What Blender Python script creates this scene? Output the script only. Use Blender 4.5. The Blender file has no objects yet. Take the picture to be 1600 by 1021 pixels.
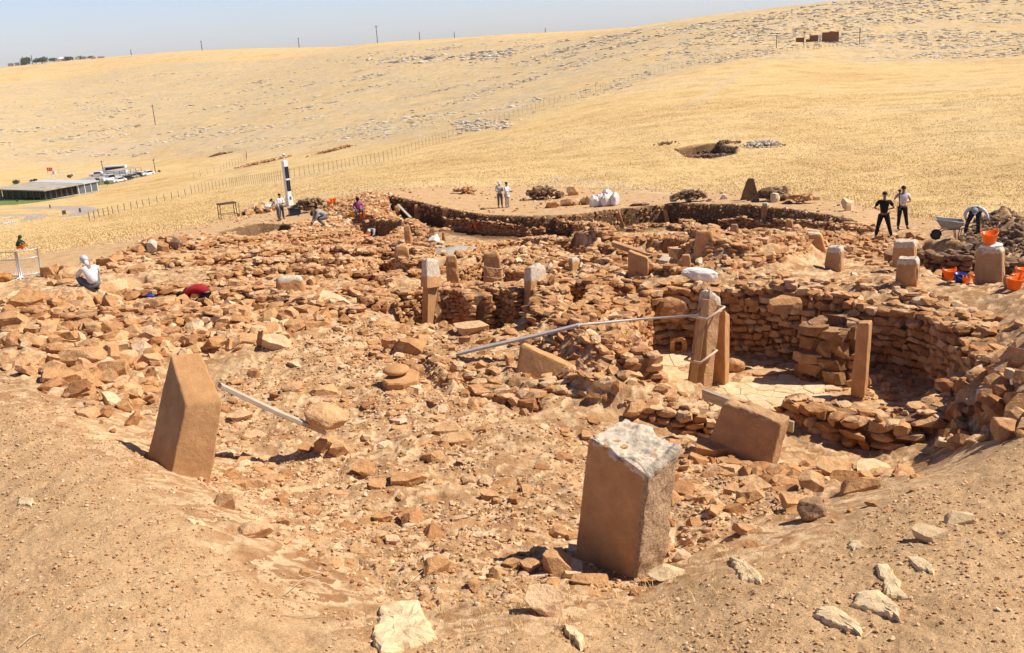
import bpy, math, random
import numpy as np
from mathutils import Vector, Matrix
rng = np.random.default_rng(7)
random.seed(7)
SC = bpy.context.scene
COL = SC.collection
R = math.radians
# ------------------------------------------------------------------ camera, world, sun, exposure
F = 1500.0
PITCH, ROLL = R(16.7), R(3.5)
_cp, _sp, _cr, _sr = math.cos(PITCH), math.sin(PITCH), math.cos(ROLL), math.sin(ROLL)
FW = np.array([0, _cp, -_sp]); R0 = np.array([1.0, 0, 0]); U0 = np.array([0, _sp, _cp])
RT = _cr * R0 - _sr * U0
UP = _sr * R0 + _cr * U0
cd = bpy.data.cameras.new("Camera"); cam = bpy.data.objects.new("Camera", cd); COL.objects.link(cam)
cd.sensor_width = 36; cd.lens = 36 * F / 1600; cd.clip_start = 0.1; cd.clip_end = 20000
cam.matrix_world = Matrix(((RT[0], UP[0], -FW[0], 0), (RT[1], UP[1], -FW[1], 0), (RT[2], UP[2], -FW[2], 0), (0, 0, 0, 1)))
SC.camera = cam
SUN_AZ, SUN_EL = R(3), R(50)          # azimuth from +X towards +Y
W = bpy.data.worlds.new("World"); SC.world = W; W.use_nodes = True
nt = W.node_tree; bg = nt.nodes["Background"]
sky = nt.nodes.new("ShaderNodeTexSky"); sky.sky_type = 'NISHITA'; sky.sun_disc = False
sky.sun_elevation = SUN_EL; sky.sun_rotation = R(90) - SUN_AZ
sky.air_density = 1.3; sky.dust_density = 0.6; sky.ozone_density = 2.0; sky.altitude = 700
tnt = nt.nodes.new("ShaderNodeMix"); tnt.data_type = 'RGBA'; tnt.blend_type = 'MULTIPLY'; tnt.inputs[0].default_value = 1.0; tnt.inputs[7].default_value = (0.77, 0.87, 1.30, 1)
nt.links.new(sky.outputs[0], tnt.inputs[6]); gtc = nt.nodes.new("ShaderNodeTexCoord"); gsp = nt.nodes.new("ShaderNodeSeparateXYZ"); gmr = nt.nodes.new("ShaderNodeMapRange"); gml = nt.nodes.new("ShaderNodeVectorMath"); gml.operation = 'SCALE'   # hazy summer sky: bright low down, deeper overhead
nt.links.new(gtc.outputs["Generated"], gsp.inputs[0]); nt.links.new(gsp.outputs["Z"], gmr.inputs[0]); gmr.inputs[1].default_value = 0.06; gmr.inputs[2].default_value = 0.45; gmr.inputs[3].default_value = 1.0; gmr.inputs[4].default_value = 0.34
nt.links.new(tnt.outputs[2], gml.inputs[0]); nt.links.new(gmr.outputs[0], gml.inputs["Scale"]); nt.links.new(gml.outputs[0], bg.inputs[0]); bg.inputs[1].default_value = 0.1
sl = bpy.data.lights.new("Sun", 'SUN'); sl.energy = 5.0; sl.angle = R(0.5); sl.color = (1.0, 0.925, 0.805)
so = bpy.data.objects.new("Sun", sl); COL.objects.link(so)
sdir = Vector((math.cos(SUN_EL) * math.cos(SUN_AZ), math.cos(SUN_EL) * math.sin(SUN_AZ), math.sin(SUN_EL)))
so.rotation_euler = sdir.to_track_quat('Z', 'Y').to_euler()
SC.view_settings.view_transform = 'Standard'; SC.view_settings.look = 'None'
SC.view_settings.exposure = 0.57; SC.view_settings.gamma = 1
SC.cycles.max_bounces = 6; SC.cycles.diffuse_bounces = 4

# ------------------------------------------------------------------ pixel <-> world helpers (photo pixels, 1600 x 1021)
def ray(px, py):
    px = np.asarray(px, float); py = np.asarray(py, float)
    return FW + RT * ((px - 800) / F)[..., None] + UP * ((510.5 - py) / F)[..., None]
def az_s(px, py):
    d = ray(px, py); h = np.hypot(d[..., 0], d[..., 1])
    return np.arctan2(d[..., 0], d[..., 1]), d[..., 2] / h
def Pr(px, py, r):                 # point at horizontal range r
    a, s = az_s(px, py); return np.stack([r * np.sin(a), r * np.cos(a), r * s], -1)
def Pz(px, py, z):                 # point on the plane at height z
    a, s = az_s(px, py); return Pr(px, py, z / s)

# ------------------------------------------------------------------ noise
def _hash(ix, iy, iz, seed):
    h = (ix.astype(np.int64) * 374761393 + iy.astype(np.int64) * 668265263 + iz.astype(np.int64) * 2147483647 + seed * 974634777) & 0xffffffff
    h = ((h ^ (h >> 13)) * 1274126177) & 0xffffffff
    h = (h ^ (h >> 16)) & 0xffffffff
    return h / 4294967295.0
def vnoise(x, y, z=None, seed=0):
    x = np.asarray(x, float); y = np.asarray(y, float)
    xi = np.floor(x); yi = np.floor(y); fx = x - xi; fy = y - yi
    fx = fx * fx * (3 - 2 * fx); fy = fy * fy * (3 - 2 * fy)
    if z is None:
        zi = np.zeros_like(xi)
        def L(zz):
            a = _hash(xi, yi, zz, seed); b = _hash(xi + 1, yi, zz, seed); c = _hash(xi, yi + 1, zz, seed); d = _hash(xi + 1, yi + 1, zz, seed)
            return (a * (1 - fx) + b * fx) * (1 - fy) + (c * (1 - fx) + d * fx) * fy
        return L(zi) * 2 - 1
    z = np.asarray(z, float); zi = np.floor(z); fz = z - zi; fz = fz * fz * (3 - 2 * fz)
    def L(zz):
        a = _hash(xi, yi, zz, seed); b = _hash(xi + 1, yi, zz, seed); c = _hash(xi, yi + 1, zz, seed); d = _hash(xi + 1, yi + 1, zz, seed)
        return (a * (1 - fx) + b * fx) * (1 - fy) + (c * (1 - fx) + d * fx) * fy
    return (L(zi) * (1 - fz) + L(zi + 1) * fz) * 2 - 1
def fbm(x, y, z=None, o=4, seed=0, g=0.5):
    t = 0; a = 1.0; f = 1.0; n = 0
    for i in range(o):
        t = t + a * vnoise(x * f, y * f, None if z is None else z * f, seed + i * 17); n += a; a *= g; f *= 2.03
    return t / n
def sstep(a, b, x):
    t = np.clip((x - a) / (b - a), 0, 1); return t * t * (3 - 2 * t)

# ------------------------------------------------------------------ base terrain: thin plate spline of slope over (azimuth, log range)
CZ = [  # px, py, z  (ground points of the dig, camera at z 0)
 (0,1021,-5.6),(200,1021,-5.65),(0,800,-6.0),(0,600,-6.25),(200,725,-6.2),(350,800,-6.3),(470,905,-6.35),(600,990,-6.3),(120,660,-6.25),
 (450,800,-7.1),(600,880,-6.95),(750,930,-6.75),(800,850,-7.15),(650,650,-7.4),(450,600,-7.35),(600,530,-7.6),(360,735,-7.15),(225,655,-7.0),
 (110,590,-6.6),(50,540,-6.6),(145,458,-7.0),(0,440,-7.15),(250,430,-7.35),(250,380,-8.3),(400,350,-9.8),(440,345,-11.0),(0,480,-6.8),(250,520,-7.0),
 (600,305,-10.9),(785,325,-10.9),(950,325,-10.6),(1080,318,-10.3),(1210,318,-9.8),(1330,335,-9.0),(1378,373,-8.2),(1480,375,-8.0),(1600,405,-7.6),
 (1300,430,-7.6),(1400,460,-7.2),(1600,470,-6.9),(1200,430,-7.35),(1100,430,-7.3),(1600,560,-6.85),(1560,660,-7.2),(1600,690,-6.4),
 (1600,850,-5.9),(1600,1021,-5.5),(1300,860,-6.3),(1100,960,-6.2),(800,1021,-6.1),(1300,785,-6.9),(1420,760,-6.6),(960,890,-7.15),(1010,905,-7.1),(1050,905,-6.85),(1200,1021,-5.8),
 (1100,800,-7.3),(1200,745,-8.0),(1165,722,-8.4),(1000,690,-8.0),(1350,718,-8.75),(1450,705,-8.5),(1240,722,-8.6),(900,640,-7.8),
 (1100,612,-8.4),(950,570,-7.7),(800,500,-7.9),(672,500,-8.3),(550,450,-7.6),(500,400,-8.1),(700,400,-8.7),(900,400,-8.3),(1000,400,-8.3),(1200,380,-8.6),
 (800,360,-9.9),(600,350,-10.3),(1000,350,-9.9),(1200,340,-9.5),(1380,410,-8.2),(1540,420,-7.8)]
CR = [  # px, py, range
 (0,395,75),(100,350,140),(100,330,200),(100,310,270),(100,285,350),(100,250,520),(100,200,750),(100,150,1050),(100,118,1350),(100,97,1600),
 (-400,420,75),(-400,330,270),(-400,250,560),(-400,170,1050),(-400,125,1600),
 (400,332,80),(400,300,150),(400,250,300),(400,200,480),(400,150,750),(400,100,1100),(400,77,1350),
 (800,292,80),(800,250,120),(800,200,200),(800,150,320),(800,100,550),(800,54,900),
 (1100,290,76),(1100,230,110),(1100,170,170),(1100,120,260),(1100,70,380),(1100,26,600),
 (1400,348,46),(1400,300,68),(1400,200,125),(1400,130,220),(1400,60,380),(1300,4,560),(1400,-8,620),
 (1600,350,45),(1600,250,85),(1600,130,200),(1600,60,380),(1600,-34,700),(2000,-75,700),(2000,100,200),(2000,400,45),
 (600,67,1100),(250,85,1450)]
pa, ps, pl = [], [], []
for px, py, z in CZ:
    a, s = az_s(px, py); pa.append(float(a)); ps.append(float(s)); pl.append(math.log(z / float(s)))
for px, py, r in CR:
    a, s = az_s(px, py); pa.append(float(a)); ps.append(float(s)); pl.append(math.log(r))
for a in (-0.9, -0.5, -0.2, 0.2, 0.5, 0.9):      # nearest ground, and beyond the skyline
    pa.append(a); pl.append(math.log(4.0)); ps.append(-5.4 / 4.0)
for px, py, r in ((100,97,1600),(400,77,1350),(800,54,900),(1000,40,750),(1100,27,600),(1200,18,580),(1300,4,560),(1400,-8,620),(-400,125,1600),(1600,-34,700),(600,68,1100),(2000,-75,700)):
    a, s = az_s(px, py)
    for k_, ds in ((1.35, 0.006), (1.9, 0.016), (3.2, 0.03)): pa.append(float(a)); pl.append(math.log(r * k_)); ps.append(float(s) - ds)
KA = 2.6
_P = np.stack([np.array(pa) * KA, np.array(pl)], 1); _S = np.array(ps)
def _tk(d2): return np.where(d2 > 1e-12, d2 * np.log(np.maximum(d2, 1e-12)) * 0.5, 0.0)
_n = len(_P)
_K = _tk(((_P[:, None] - _P[None]) ** 2).sum(-1)) + np.eye(_n) * 2e-4
_A = np.zeros((_n + 3, _n + 3)); _A[:_n, :_n] = _K; _A[:_n, _n] = 1; _A[:_n, _n + 1:] = _P; _A[_n, :_n] = 1; _A[_n + 1:, :_n] = _P.T
_w = np.linalg.solve(_A, np.concatenate([_S, np.zeros(3)]))
def s_base(a, lr):
    a = np.atleast_1d(a) * KA; lr = np.atleast_1d(lr); out = np.empty(a.shape); fa = a.ravel(); fl = lr.ravel(); o = out.ravel()
    for i in range(0, fa.size, 40000):
        x = fa[i:i + 40000]; y = fl[i:i + 40000]
        d2 = (x[:, None] - _P[None, :, 0]) ** 2 + (y[:, None] - _P[None, :, 1]) ** 2
        o[i:i + 40000] = _tk(d2) @ _w[:_n] + _w[_n] + _w[_n + 1] * x + _w[_n + 2] * y
    return o.reshape(a.shape)
def zbase(x, y):
    r = np.maximum(np.hypot(x, y), 2.0); return r * s_base(np.arctan2(x, y), np.log(r))
def B(px, py):                     # photo pixel -> point on the base terrain
    px = float(px); py = float(py); a, s = az_s(px, py)
    lr = np.linspace(math.log(5), math.log(2400), 700); sb = s_base(np.full(lr.shape, float(a)), lr)
    k = int(np.argmax(sb >= float(s))) if (sb >= float(s)).any() else int(np.argmax(np.where((lr > math.log(150)) & (lr < math.log(1900)), sb, -9)))
    if k > 0 and sb[k] < float(s): return Pr(px, py, math.exp(lr[k])) * np.array([1, 1, 0]) + np.array([0, 0, math.exp(lr[k]) * sb[k]])
    if k > 0:
        t = (float(s) - sb[k - 1]) / (sb[k] - sb[k - 1] + 1e-12); l = lr[k - 1] + np.clip(t, 0, 1) * (lr[k] - lr[k - 1])
    else: l = lr[0]
    return Pr(px, py, math.exp(l))
def poly_w(pts):
    o = []
    for p in pts:
        q = B(p[0], p[1]) if len(p) == 2 else Pz(*p); o.append((float(q[0]), float(q[1])))
    return np.array(o)
def sdf(poly, x, y):               # negative inside
    d = np.full(x.shape, 1e18); ins = np.zeros(x.shape, bool); n = len(poly)
    for i in range(n):
        ax, ay = poly[i]; bx, by = poly[(i + 1) % n]; ex, ey = bx - ax, by - ay
        wx, wy = x - ax, y - ay; t = np.clip((wx * ex + wy * ey) / (ex * ex + ey * ey + 1e-12), 0, 1)
        d = np.minimum(d, (wx - ex * t) ** 2 + (wy - ey * t) ** 2)
        c = ((ay > y) != (by > y)) & (x < (bx - ax) * (y - ay) / (by - ay + 1e-18) + ax)
        ins ^= c
    d = np.sqrt(d); return np.where(ins, -d, d)
def in_poly(poly, x, y, pad, fn, out):      # apply fn(d) where near the polygon
    m = (x > poly[:, 0].min() - pad) & (x < poly[:, 0].max() + pad) & (y > poly[:, 1].min() - pad) & (y < poly[:, 1].max() + pad)
    if m.any(): out[m] = fn(sdf(poly, x[m], y[m]), out[m])
    return out
# pits: polygon of the rim, floor height, width of the slope
PITS = []
def pit(pts, zf, w=0.25, rel=False): PITS.append((poly_w(pts), zf, w, rel))
# big round room at the right
ROOM = [(1005,448,-7.2),(1060,440,-7.2),(1120,440,-7.1),(1200,441,-7.0),(1300,455,-7.1),(1400,470,-7.3),(1480,496,-7.3),(1530,528,-7.2),(1562,570,-7.2),
        (1555,600,-7.6),(1500,625,-8.1),(1440,652,-8.2),(1350,645,-8.2),(1290,630,-8.2),(1240,620,-8.2),(1180,618,-8.3),(1110,600,-8.3),(1040,590,-8.2),(1010,560,-8.1),(985,520,-7.9),(985,480,-7.6)]
pit(ROOM, -9.0, 0.3)
# cut along the far rim (dark soil section, part of its shade painted into the colour)
RIM = [(345,366),(400,351),(450,352),(500,338),(560,322),(605,306),(640,312),(700,326),(760,336),(830,338),(900,335),(970,326),(1050,319),(1150,319),(1250,329),(1330,346),(1400,353),(1455,357)]
RIMIN = [(1440,372),(1380,385),(1300,372),(1200,350),(1100,352),(1000,365),(900,372),(820,378),(740,372),(690,352),(640,344),(600,340),(540,356),(460,376),(400,368),(350,374)]
pit([(605,306),(640,312),(700,326),(760,336),(830,338),(900,335),(970,326),(1050,319),(1150,319),(1250,329),(1325,343),(1340,350),(1325,362),(1290,366),(1200,360),(1100,360),(1000,372),(900,380),(820,386),(740,385),(690,368),(640,352),(605,330)], 1.25, 0.3, True)
pit([(352,368),(400,352),(440,352),(462,356),(452,364),(400,368)], 0.7, 0.3, True)
# small sunken rooms
pit([(548,346),(580,344),(640,346),(634,352),(618,362),(598,376),(560,374),(546,360)], 1.6, 0.3, True)
pit([(690,353),(740,356),(800,360),(838,368),(820,384),(760,392),(700,392),(676,382),(670,362)], 1.2, 0.3, True)
pit([(618,440),(665,446),(690,446),(745,440),(760,446),(830,455),(836,480),(820,500),(760,520),(690,505),(612,505)], 1.3, 0.3, True)
pit([(700,415),(760,402),(820,415),(812,440),(740,436),(700,440)], 1.2, 0.3, True)
pit([(960,383),(1010,378),(1090,378),(1078,394),(1040,402),(975,395)], 1.3, 0.3, True)
pit([(1100,372),(1150,350),(1200,350),(1190,366),(1150,380),(1110,395)], 1.4, 0.3, True)
pit([(1005,362),(1070,360),(1075,368),(1010,372)], 0.6, 0.3, True)
pit([(1180,352),(1290,356),(1285,366),(1190,364)], 0.6, 0.3, True)
pit([(570,405),(610,400),(640,405),(625,424),(575,428)], 1.2, 0.25, True)
pit([(860,385),(900,380),(945,390),(905,402)], 1.4, 0.3, True)
pit([(1008,406),(1060,402),(1072,414),(1020,420)], 0.9, 0.3, True)
pit([(1220,364),(1300,362),(1312,371),(1230,376)], 1.4, 0.3, True)
pit([(655,408),(700,406),(704,420),(658,424)], 1.1, 0.3, True)
pit([(480,394),(560,391),(562,402),(490,405)], 0.7, 0.3, True)
pit([(880,450),(925,446),(930,480),(895,492)], 1.0, 0.3, True)
pit([(1380,400),(1440,372),(1600,400),(1600,440),(1480,450),(1440,420)], 0.5, 0.5, True)
pit([(120,452),(160,440),(230,430),(240,446),(180,462),(130,464)], 0.3, 0.3, True)
pit([(690,570),(760,590),(840,600),(850,640),(820,650),(760,620),(700,590)], 0.35, 0.3, True)
pit([(1450,665),(1545,650),(1600,655),(1600,675),(1545,690),(1480,690)], 0.9, 0.35, True)
MOUNDS = []
def mound(pts, h, w): MOUNDS.append((poly_w(pts), h, w))
mound([(500,330),(560,310),(610,304),(640,325),(600,345),(530,350)], 0.5, 2.0)
mound([(840,540),(930,500),(1010,530),(1010,580),(940,590),(860,580)], 0.55, 0.8)
mound([(850,590),(960,600),(1080,640),(1180,650),(1180,668),(1050,672),(920,640)], 0.45, 0.5)
mound([(800,470),(870,450),(930,460),(900,520),(830,530),(795,500)], 0.5, 0.9)
mound([(640,545),(690,560),(740,620),(700,630),(660,590)], 0.3, 0.5)
mound([(1060,390),(1180,375),(1310,370),(1350,392),(1250,420),(1130,425),(1060,420)], 0.5, 1.2)
mound([(1520,345),(1600,345),(1640,380),(1600,400),(1540,385)], 0.9, 1.6)
mound([(860,375),(960,350),(1000,352),(960,372),(1000,392),(900,400)], 0.5, 1.0)
far_pit = poly_w([(1052,233),(1080,226),(1120,224),(1152,230),(1150,240),(1110,248),(1070,245)])
SITE = poly_w([(0,600),(0,500),(0,445),(60,432),(190,405),(215,375),(345,366)] + RIM[1:] + [(1520,350),(1640,345),(1700,420),(1640,470),(1620,640),(1500,690),(1400,755),(1290,795),(1200,850),(1050,885),(900,930),(800,965),(620,970),(560,955),(440,890),(345,790),(230,720),(130,655)])
TRACKSITE = poly_w([(-300,470),(0,440),(60,430),(190,410),(215,375),(345,366)] + RIM[1:] + [(1520,350),(1600,340),(1600,330),(1500,345),(1420,338),(1330,318),(1210,302),(1080,300),(960,296),(820,292),(700,294),(600,298),(480,318),(400,330),(330,344),(230,366),(100,388),(0,404),(-300,440)])
def ledges(x, y):
    t = (fbm(x * 0.75 + 5, y * 0.95, o=4, seed=91, g=0.6) + 1) * 3.2; f = t - np.floor(t)
    return (np.floor(t) + sstep(0.78, 1.0, f)) * 0.9 - 2.9 + 0.15 * f
def height(x, y, fine=True):
    x = np.asarray(x, float); y = np.asarray(y, float); sh = x.shape; x = np.atleast_1d(x).ravel(); y = np.atleast_1d(y).ravel()
    z = zbase(x, y)
    r = np.hypot(x, y)
    for poly, h, w in MOUNDS:
        in_poly(poly, x, y, 0, lambda d, o: o + h * sstep(0, w, -d) * (1), z)
    for poly, zf, w, rel in PITS:
        if rel: in_poly(poly, x, y, 0, lambda d, o: o - zf * sstep(0, w, -d), z)
        else: in_poly(poly, x, y, 0, lambda d, o: o + (np.minimum(o, zf) - o) * sstep(0, w, -d), z)
    in_poly(far_pit, x, y, 0, lambda d, o: o - 1.0 * sstep(0, 0.8, -d), z)
    if fine:
        sd = np.full(x.shape, 50.0); in_poly(SITE, x, y, 3, lambda d, o: d, sd)
        rough = sstep(0.3, -0.8, sd)
        rm = np.zeros_like(z); in_poly(PITS[0][0], x, y, 0, lambda d, o: sstep(0, 0.4, -d), rm); rough = rough * (1 - 0.93 * rm)
        near = r < 80
        n = np.zeros_like(z)
        xn, yn = x[near], y[near]; rg = rough[near]
        n[near] = (0.035 * fbm(xn * 1.1, yn * 1.1, o=3, seed=3) * (0.4 + 1.6 * rg) + 0.05 * rg * (1 - np.abs(fbm(xn * 2.1 + 9, yn * 2.1, o=4, seed=5)) * 2)
                   + 0.055 * rg * ledges(xn, yn) + 0.05 * (1 - rg) * np.abs(fbm(xn * 1.9, yn * 1.9, o=4, seed=77)) + 0.018 * (1 - rg) * fbm(xn * 6.5, yn * 6.5, o=3, seed=78)
                   + 0.012 * fbm(xn * 7, yn * 7, o=3, seed=8) * (1 + 1.5 * rg) + 0.006 * fbm(xn * 26, yn * 26, o=2, seed=9))
        fr = ~near
        xf, yf, rf = x[fr], y[fr], r[fr]
        amp = np.clip((rf - 80) / 300, 0, 1)
        n[fr] = 0.08 * fbm(xf * 0.5, yf * 0.5, o=3, seed=12) + amp * (0.6 * fbm(xf * 0.02, yf * 0.02, o=4, seed=13) + 0.35 * fbm(xf * 0.12, yf * 0.12, o=3, seed=14))
        z = z + n
    return z.reshape(sh)
def G(px, py, rmin=6.0, rmax=2000.0):         # photo pixel -> first hit on the finished terrain
    a, s = az_s(float(px), float(py)); r = np.exp(np.linspace(math.log(rmin), math.log(rmax), 2200))
    x, y = r * math.sin(a), r * math.cos(a); z = height(x, y, False)
    below = z >= r * float(s)
    k = int(np.argmax(below)) if below.any() else len(r) - 1
    if k > 0:
        g0 = z[k - 1] - r[k - 1] * s; g1 = z[k] - r[k] * s; t = float(np.clip(-g0 / (g1 - g0 + 1e-12), 0, 1)); rr = r[k - 1] + t * (r[k] - r[k - 1])
    else: rr = r[0]
    return Pr(px, py, rr)
def onground(p, dz=0.0): return np.array([p[0], p[1], float(height(np.array([p[0]]), np.array([p[1]]))[0]) + dz])
def GR(px, py, r): p = Pr(px, py, r); return onground(p)

# ------------------------------------------------------------------ materials
def newmat(name):
    m = bpy.data.materials.new(name); m.use_nodes = True; n = m.node_tree.nodes; b = n["Principled BSDF"]; b.inputs["Roughness"].default_value = 0.9
    b.inputs["Specular IOR Level"].default_value = 0.25
    return m, m.node_tree, b
def N(nt, t, **kw):
    n = nt.nodes.new(t)
    for k, v in kw.items(): setattr(n, k, v)
    return n
def noise(nt, vec, scale, detail=4, rough=0.55):
    n = N(nt, "ShaderNodeTexNoise"); n.inputs["Scale"].default_value = scale; n.inputs["Detail"].default_value = detail; n.inputs["Roughness"].default_value = rough
    nt.links.new(vec, n.inputs["Vector"]); return n.outputs["Fac"]
def ramp(nt, fac, stops):
    n = N(nt, "ShaderNodeValToRGB"); e = n.color_ramp.elements
    while len(e) < len(stops): e.new(0.5)
    for i, (p, c) in enumerate(stops): e[i].position = p; e[i].color = (*c, 1) if len(c) == 3 else c
    nt.links.new(fac, n.inputs[0]); return n.outputs[0]
def mix(nt, fac, a, b, mode='MIX'):
    n = N(nt, "ShaderNodeMix", data_type='RGBA', blend_type=mode)
    for s, v in ((n.inputs[0], fac), (n.inputs[6], a), (n.inputs[7], b)):
        if isinstance(v, (int, float)): s.default_value = v
        elif isinstance(v, tuple): s.default_value = (*v, 1)
        else: nt.links.new(v, s)
    return n.outputs[2]
def mrange(nt, v, a, b, c=0.0, d=1.0):
    n = N(nt, "ShaderNodeMapRange"); n.inputs[1].default_value = a; n.inputs[2].default_value = b; n.inputs[3].default_value = c; n.inputs[4].default_value = d
    nt.links.new(v, n.inputs[0]); return n.outputs[0]
def bump(nt, b, h, strength, dist, prev=None):
    n = N(nt, "ShaderNodeBump"); n.inputs["Strength"].default_value = strength; n.inputs["Distance"].default_value = dist
    nt.links.new(h, n.inputs["Height"])
    if prev: nt.links.new(prev, n.inputs["Normal"])
    nt.links.new(n.outputs[0], b.inputs["Normal"]); return n.outputs[0]
def attr(nt, name):
    n = N(nt, "ShaderNodeAttribute"); n.attribute_name = name; return n.outputs["Fac"]
def pos(nt): return N(nt, "ShaderNodeNewGeometry").outputs["Position"]
def stone_mat(name, cols, grey=0.0, fine=38, bstr=1.0, pale=(0.60, 0.50, 0.37)):
    m, t, b = newmat(name); p = pos(t); tint = attr(t, "tint")
    c = ramp(t, tint, [(0.0, cols[0]), (0.35, cols[1]), (0.7, cols[2]), (1.0, cols[3])])
    n1 = noise(t, p, 5.5, 5, 0.6); c = mix(t, 0.75, c, ramp(t, n1, [(0.28, (0.58, 0.52, 0.47)), (0.55, (1, 1, 1)), (0.75, (1.18, 1.16, 1.12))]), 'MULTIPLY')
    n2 = noise(t, p, fine, 4, 0.7); c = mix(t, 0.6, c, ramp(t, n2, [(0.3, (0.55, 0.5, 0.46)), (0.5, (1, 1, 1)), (0.72, (1.22, 1.2, 1.18))]), 'MULTIPLY')
    gm = mrange(t, noise(t, p, 2.7, 6, 0.7), 0.58 - grey * 0.3, 0.68 - grey * 0.3, 0, 0.55 + grey * 0.4)
    c = mix(t, gm, c, pale)
    t.links.new(c, b.inputs["Base Color"]); b.inputs["Roughness"].default_value = 0.95
    pr = bump(t, b, noise(t, p, 9, 6, 0.65), bstr, 0.05); bump(t, b, n2, bstr * 0.8, 0.012, pr)
    return m
C_STONE = [(0.37, 0.163, 0.063), (0.52, 0.272, 0.112), (0.62, 0.365, 0.177), (0.75, 0.53, 0.33)]
M_STONE = stone_mat("limestone", C_STONE)
M_WALL = stone_mat("wall_stone", [(0.37, 0.16, 0.058), (0.49, 0.242, 0.097), (0.575, 0.32, 0.145), (0.69, 0.46, 0.26)])
M_PALE = stone_mat("pale_limestone", [(0.58, 0.39, 0.20), (0.64, 0.45, 0.25), (0.69, 0.51, 0.30), (0.72, 0.56, 0.36)], 0.1, pale=(0.72, 0.56, 0.36), bstr=0.45)
M_FAR = stone_mat("weathered_outcrop", [(0.42, 0.35, 0.27), (0.54, 0.46, 0.36), (0.62, 0.54, 0.43), (0.68, 0.60, 0.49)], 0.3, fine=6, pale=(0.60, 0.54, 0.45))
M_DARKST = stone_mat("burnt_brown_stone", [(0.16, 0.10, 0.06), (0.22, 0.13, 0.075), (0.30, 0.18, 0.1), (0.38, 0.25, 0.15)])
def soil_core():
    m, t, b = newmat("mud_mortar"); p = pos(t)
    c = ramp(t, noise(t, p, 6, 6, 0.7), [(0.3, (0.17, 0.09, 0.045)), (0.6, (0.33, 0.19, 0.095))])
    t.links.new(c, b.inputs["Base Color"]); bump(t, b, noise(t, p, 14, 6, 0.7), 1.0, 0.06); return m
M_MUD = soil_core()
def ground_mat():
    m, t, b = newmat("ground"); p = pos(t)
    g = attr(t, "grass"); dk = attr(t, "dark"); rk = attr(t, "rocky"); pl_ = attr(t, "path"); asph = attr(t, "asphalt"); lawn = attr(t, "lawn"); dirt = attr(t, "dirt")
    nA = noise(t, p, 0.9, 6, 0.65); nB = noise(t, p, 12, 5, 0.7); nC = noise(t, p, 70, 3, 0.7)
    soil = ramp(t, nA, [(0.3, (0.30, 0.152, 0.07)), (0.5, (0.44, 0.252, 0.121)), (0.7, (0.57, 0.36, 0.185))])
    cr = attr(t, "crust"); nD = noise(t, p, 2.6, 6, 0.7); cm = N(t, "ShaderNodeMath", operation='ADD'); t.links.new(cr, cm.inputs[0]); t.links.new(nD, cm.inputs[1])
    soil = mix(t, mrange(t, cm.outputs[0], 0.85, 1.12, 0, 0.85), soil, (0.68, 0.475, 0.28)); soil = mix(t, mrange(t, cm.outputs[0], 0.72, 0.5, 0, 0.75), soil, (0.27, 0.13, 0.06))
    soil = mix(t, 0.7, soil, ramp(t, nB, [(0.3, (0.66, 0.62, 0.58)), (0.5, (1, 1, 1)), (0.7, (1.2, 1.19, 1.16))]), 'MULTIPLY')
    soil = mix(t, 0.55, soil, ramp(t, nC, [(0.32, (0.55, 0.5, 0.47)), (0.5, (1, 1, 1)), (0.68, (1.3, 1.28, 1.25))]), 'MULTIPLY')
    path = mix(t, 0.7, ramp(t, noise(t, p, 1.7, 7, 0.7), [(0.3, (0.40, 0.245, 0.125)), (0.5, (0.50, 0.32, 0.165)), (0.7, (0.58, 0.385, 0.21))]), ramp(t, nC, [(0.3, (0.5, 0.46, 0.44)), (0.47, (1, 1, 1)), (0.7, (1.35, 1.34, 1.32))]), 'MULTIPLY')
    nE = noise(t, p, 32, 4, 0.75); path = mix(t, 0.8, path, ramp(t, nE, [(0.34, (0.5, 0.45, 0.42)), (0.46, (1, 1, 1)), (0.56, (1, 1, 1)), (0.66, (1.4, 1.4, 1.4))]), 'MULTIPLY')
    soil = mix(t, pl_, soil, path)
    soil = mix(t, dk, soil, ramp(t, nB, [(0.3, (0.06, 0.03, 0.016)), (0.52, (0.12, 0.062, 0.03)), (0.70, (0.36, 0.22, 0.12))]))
    # dry grassland
    mp = N(t, "ShaderNodeMapping"); mp.inputs["Scale"].default_value = (1, 1, 1); t.links.new(p, mp.inputs[0]); v = mp.outputs[0]
    n0 = noise(t, v, 0.022, 6, 0.62); n1 = noise(t, v, 0.16, 6, 0.65); n2 = noise(t, v, 1.3, 5, 0.7); n3 = noise(t, v, 7, 3, 0.7)
    gr = ramp(t, n0, [(0.3, (0.55, 0.36, 0.155)), (0.5, (0.645, 0.45, 0.21)), (0.7, (0.61, 0.445, 0.245))])
    gr = mix(t, 0.8, gr, ramp(t, n1, [(0.3, (0.72, 0.68, 0.62)), (0.5, (1, 1, 1)), (0.72, (1.14, 1.13, 1.12))]), 'MULTIPLY')
    gr = mix(t, 0.85, gr, ramp(t, n2, [(0.3, (0.68, 0.62, 0.52)), (0.48, (1, 1, 1)), (0.7, (1.12, 1.12, 1.08))]), 'MULTIPLY')
    gr = mix(t, 0.6, gr, ramp(t, n3, [(0.3, (0.7, 0.66, 0.6)), (0.5, (1, 1, 1)), (0.7, (1.15, 1.15, 1.1))]), 'MULTIPLY')
    # thin stony ground on the far slope
    rc = ramp(t, noise(t, v, 0.35, 7, 0.75), [(0.38, (0.32, 0.245, 0.155)), (0.47, (0.50, 0.375, 0.215)), (0.58, (0.55, 0.435, 0.285)), (0.68, (0.60, 0.53, 0.42))])
    rcm = mrange(t, noise(t, v, 0.05, 8, 0.8), 0.38, 0.58, 0, 1); rr = N(t, "ShaderNodeMath", operation='MULTIPLY'); t.links.new(rcm, rr.inputs[0]); t.links.new(rk, rr.inputs[1])
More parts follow.
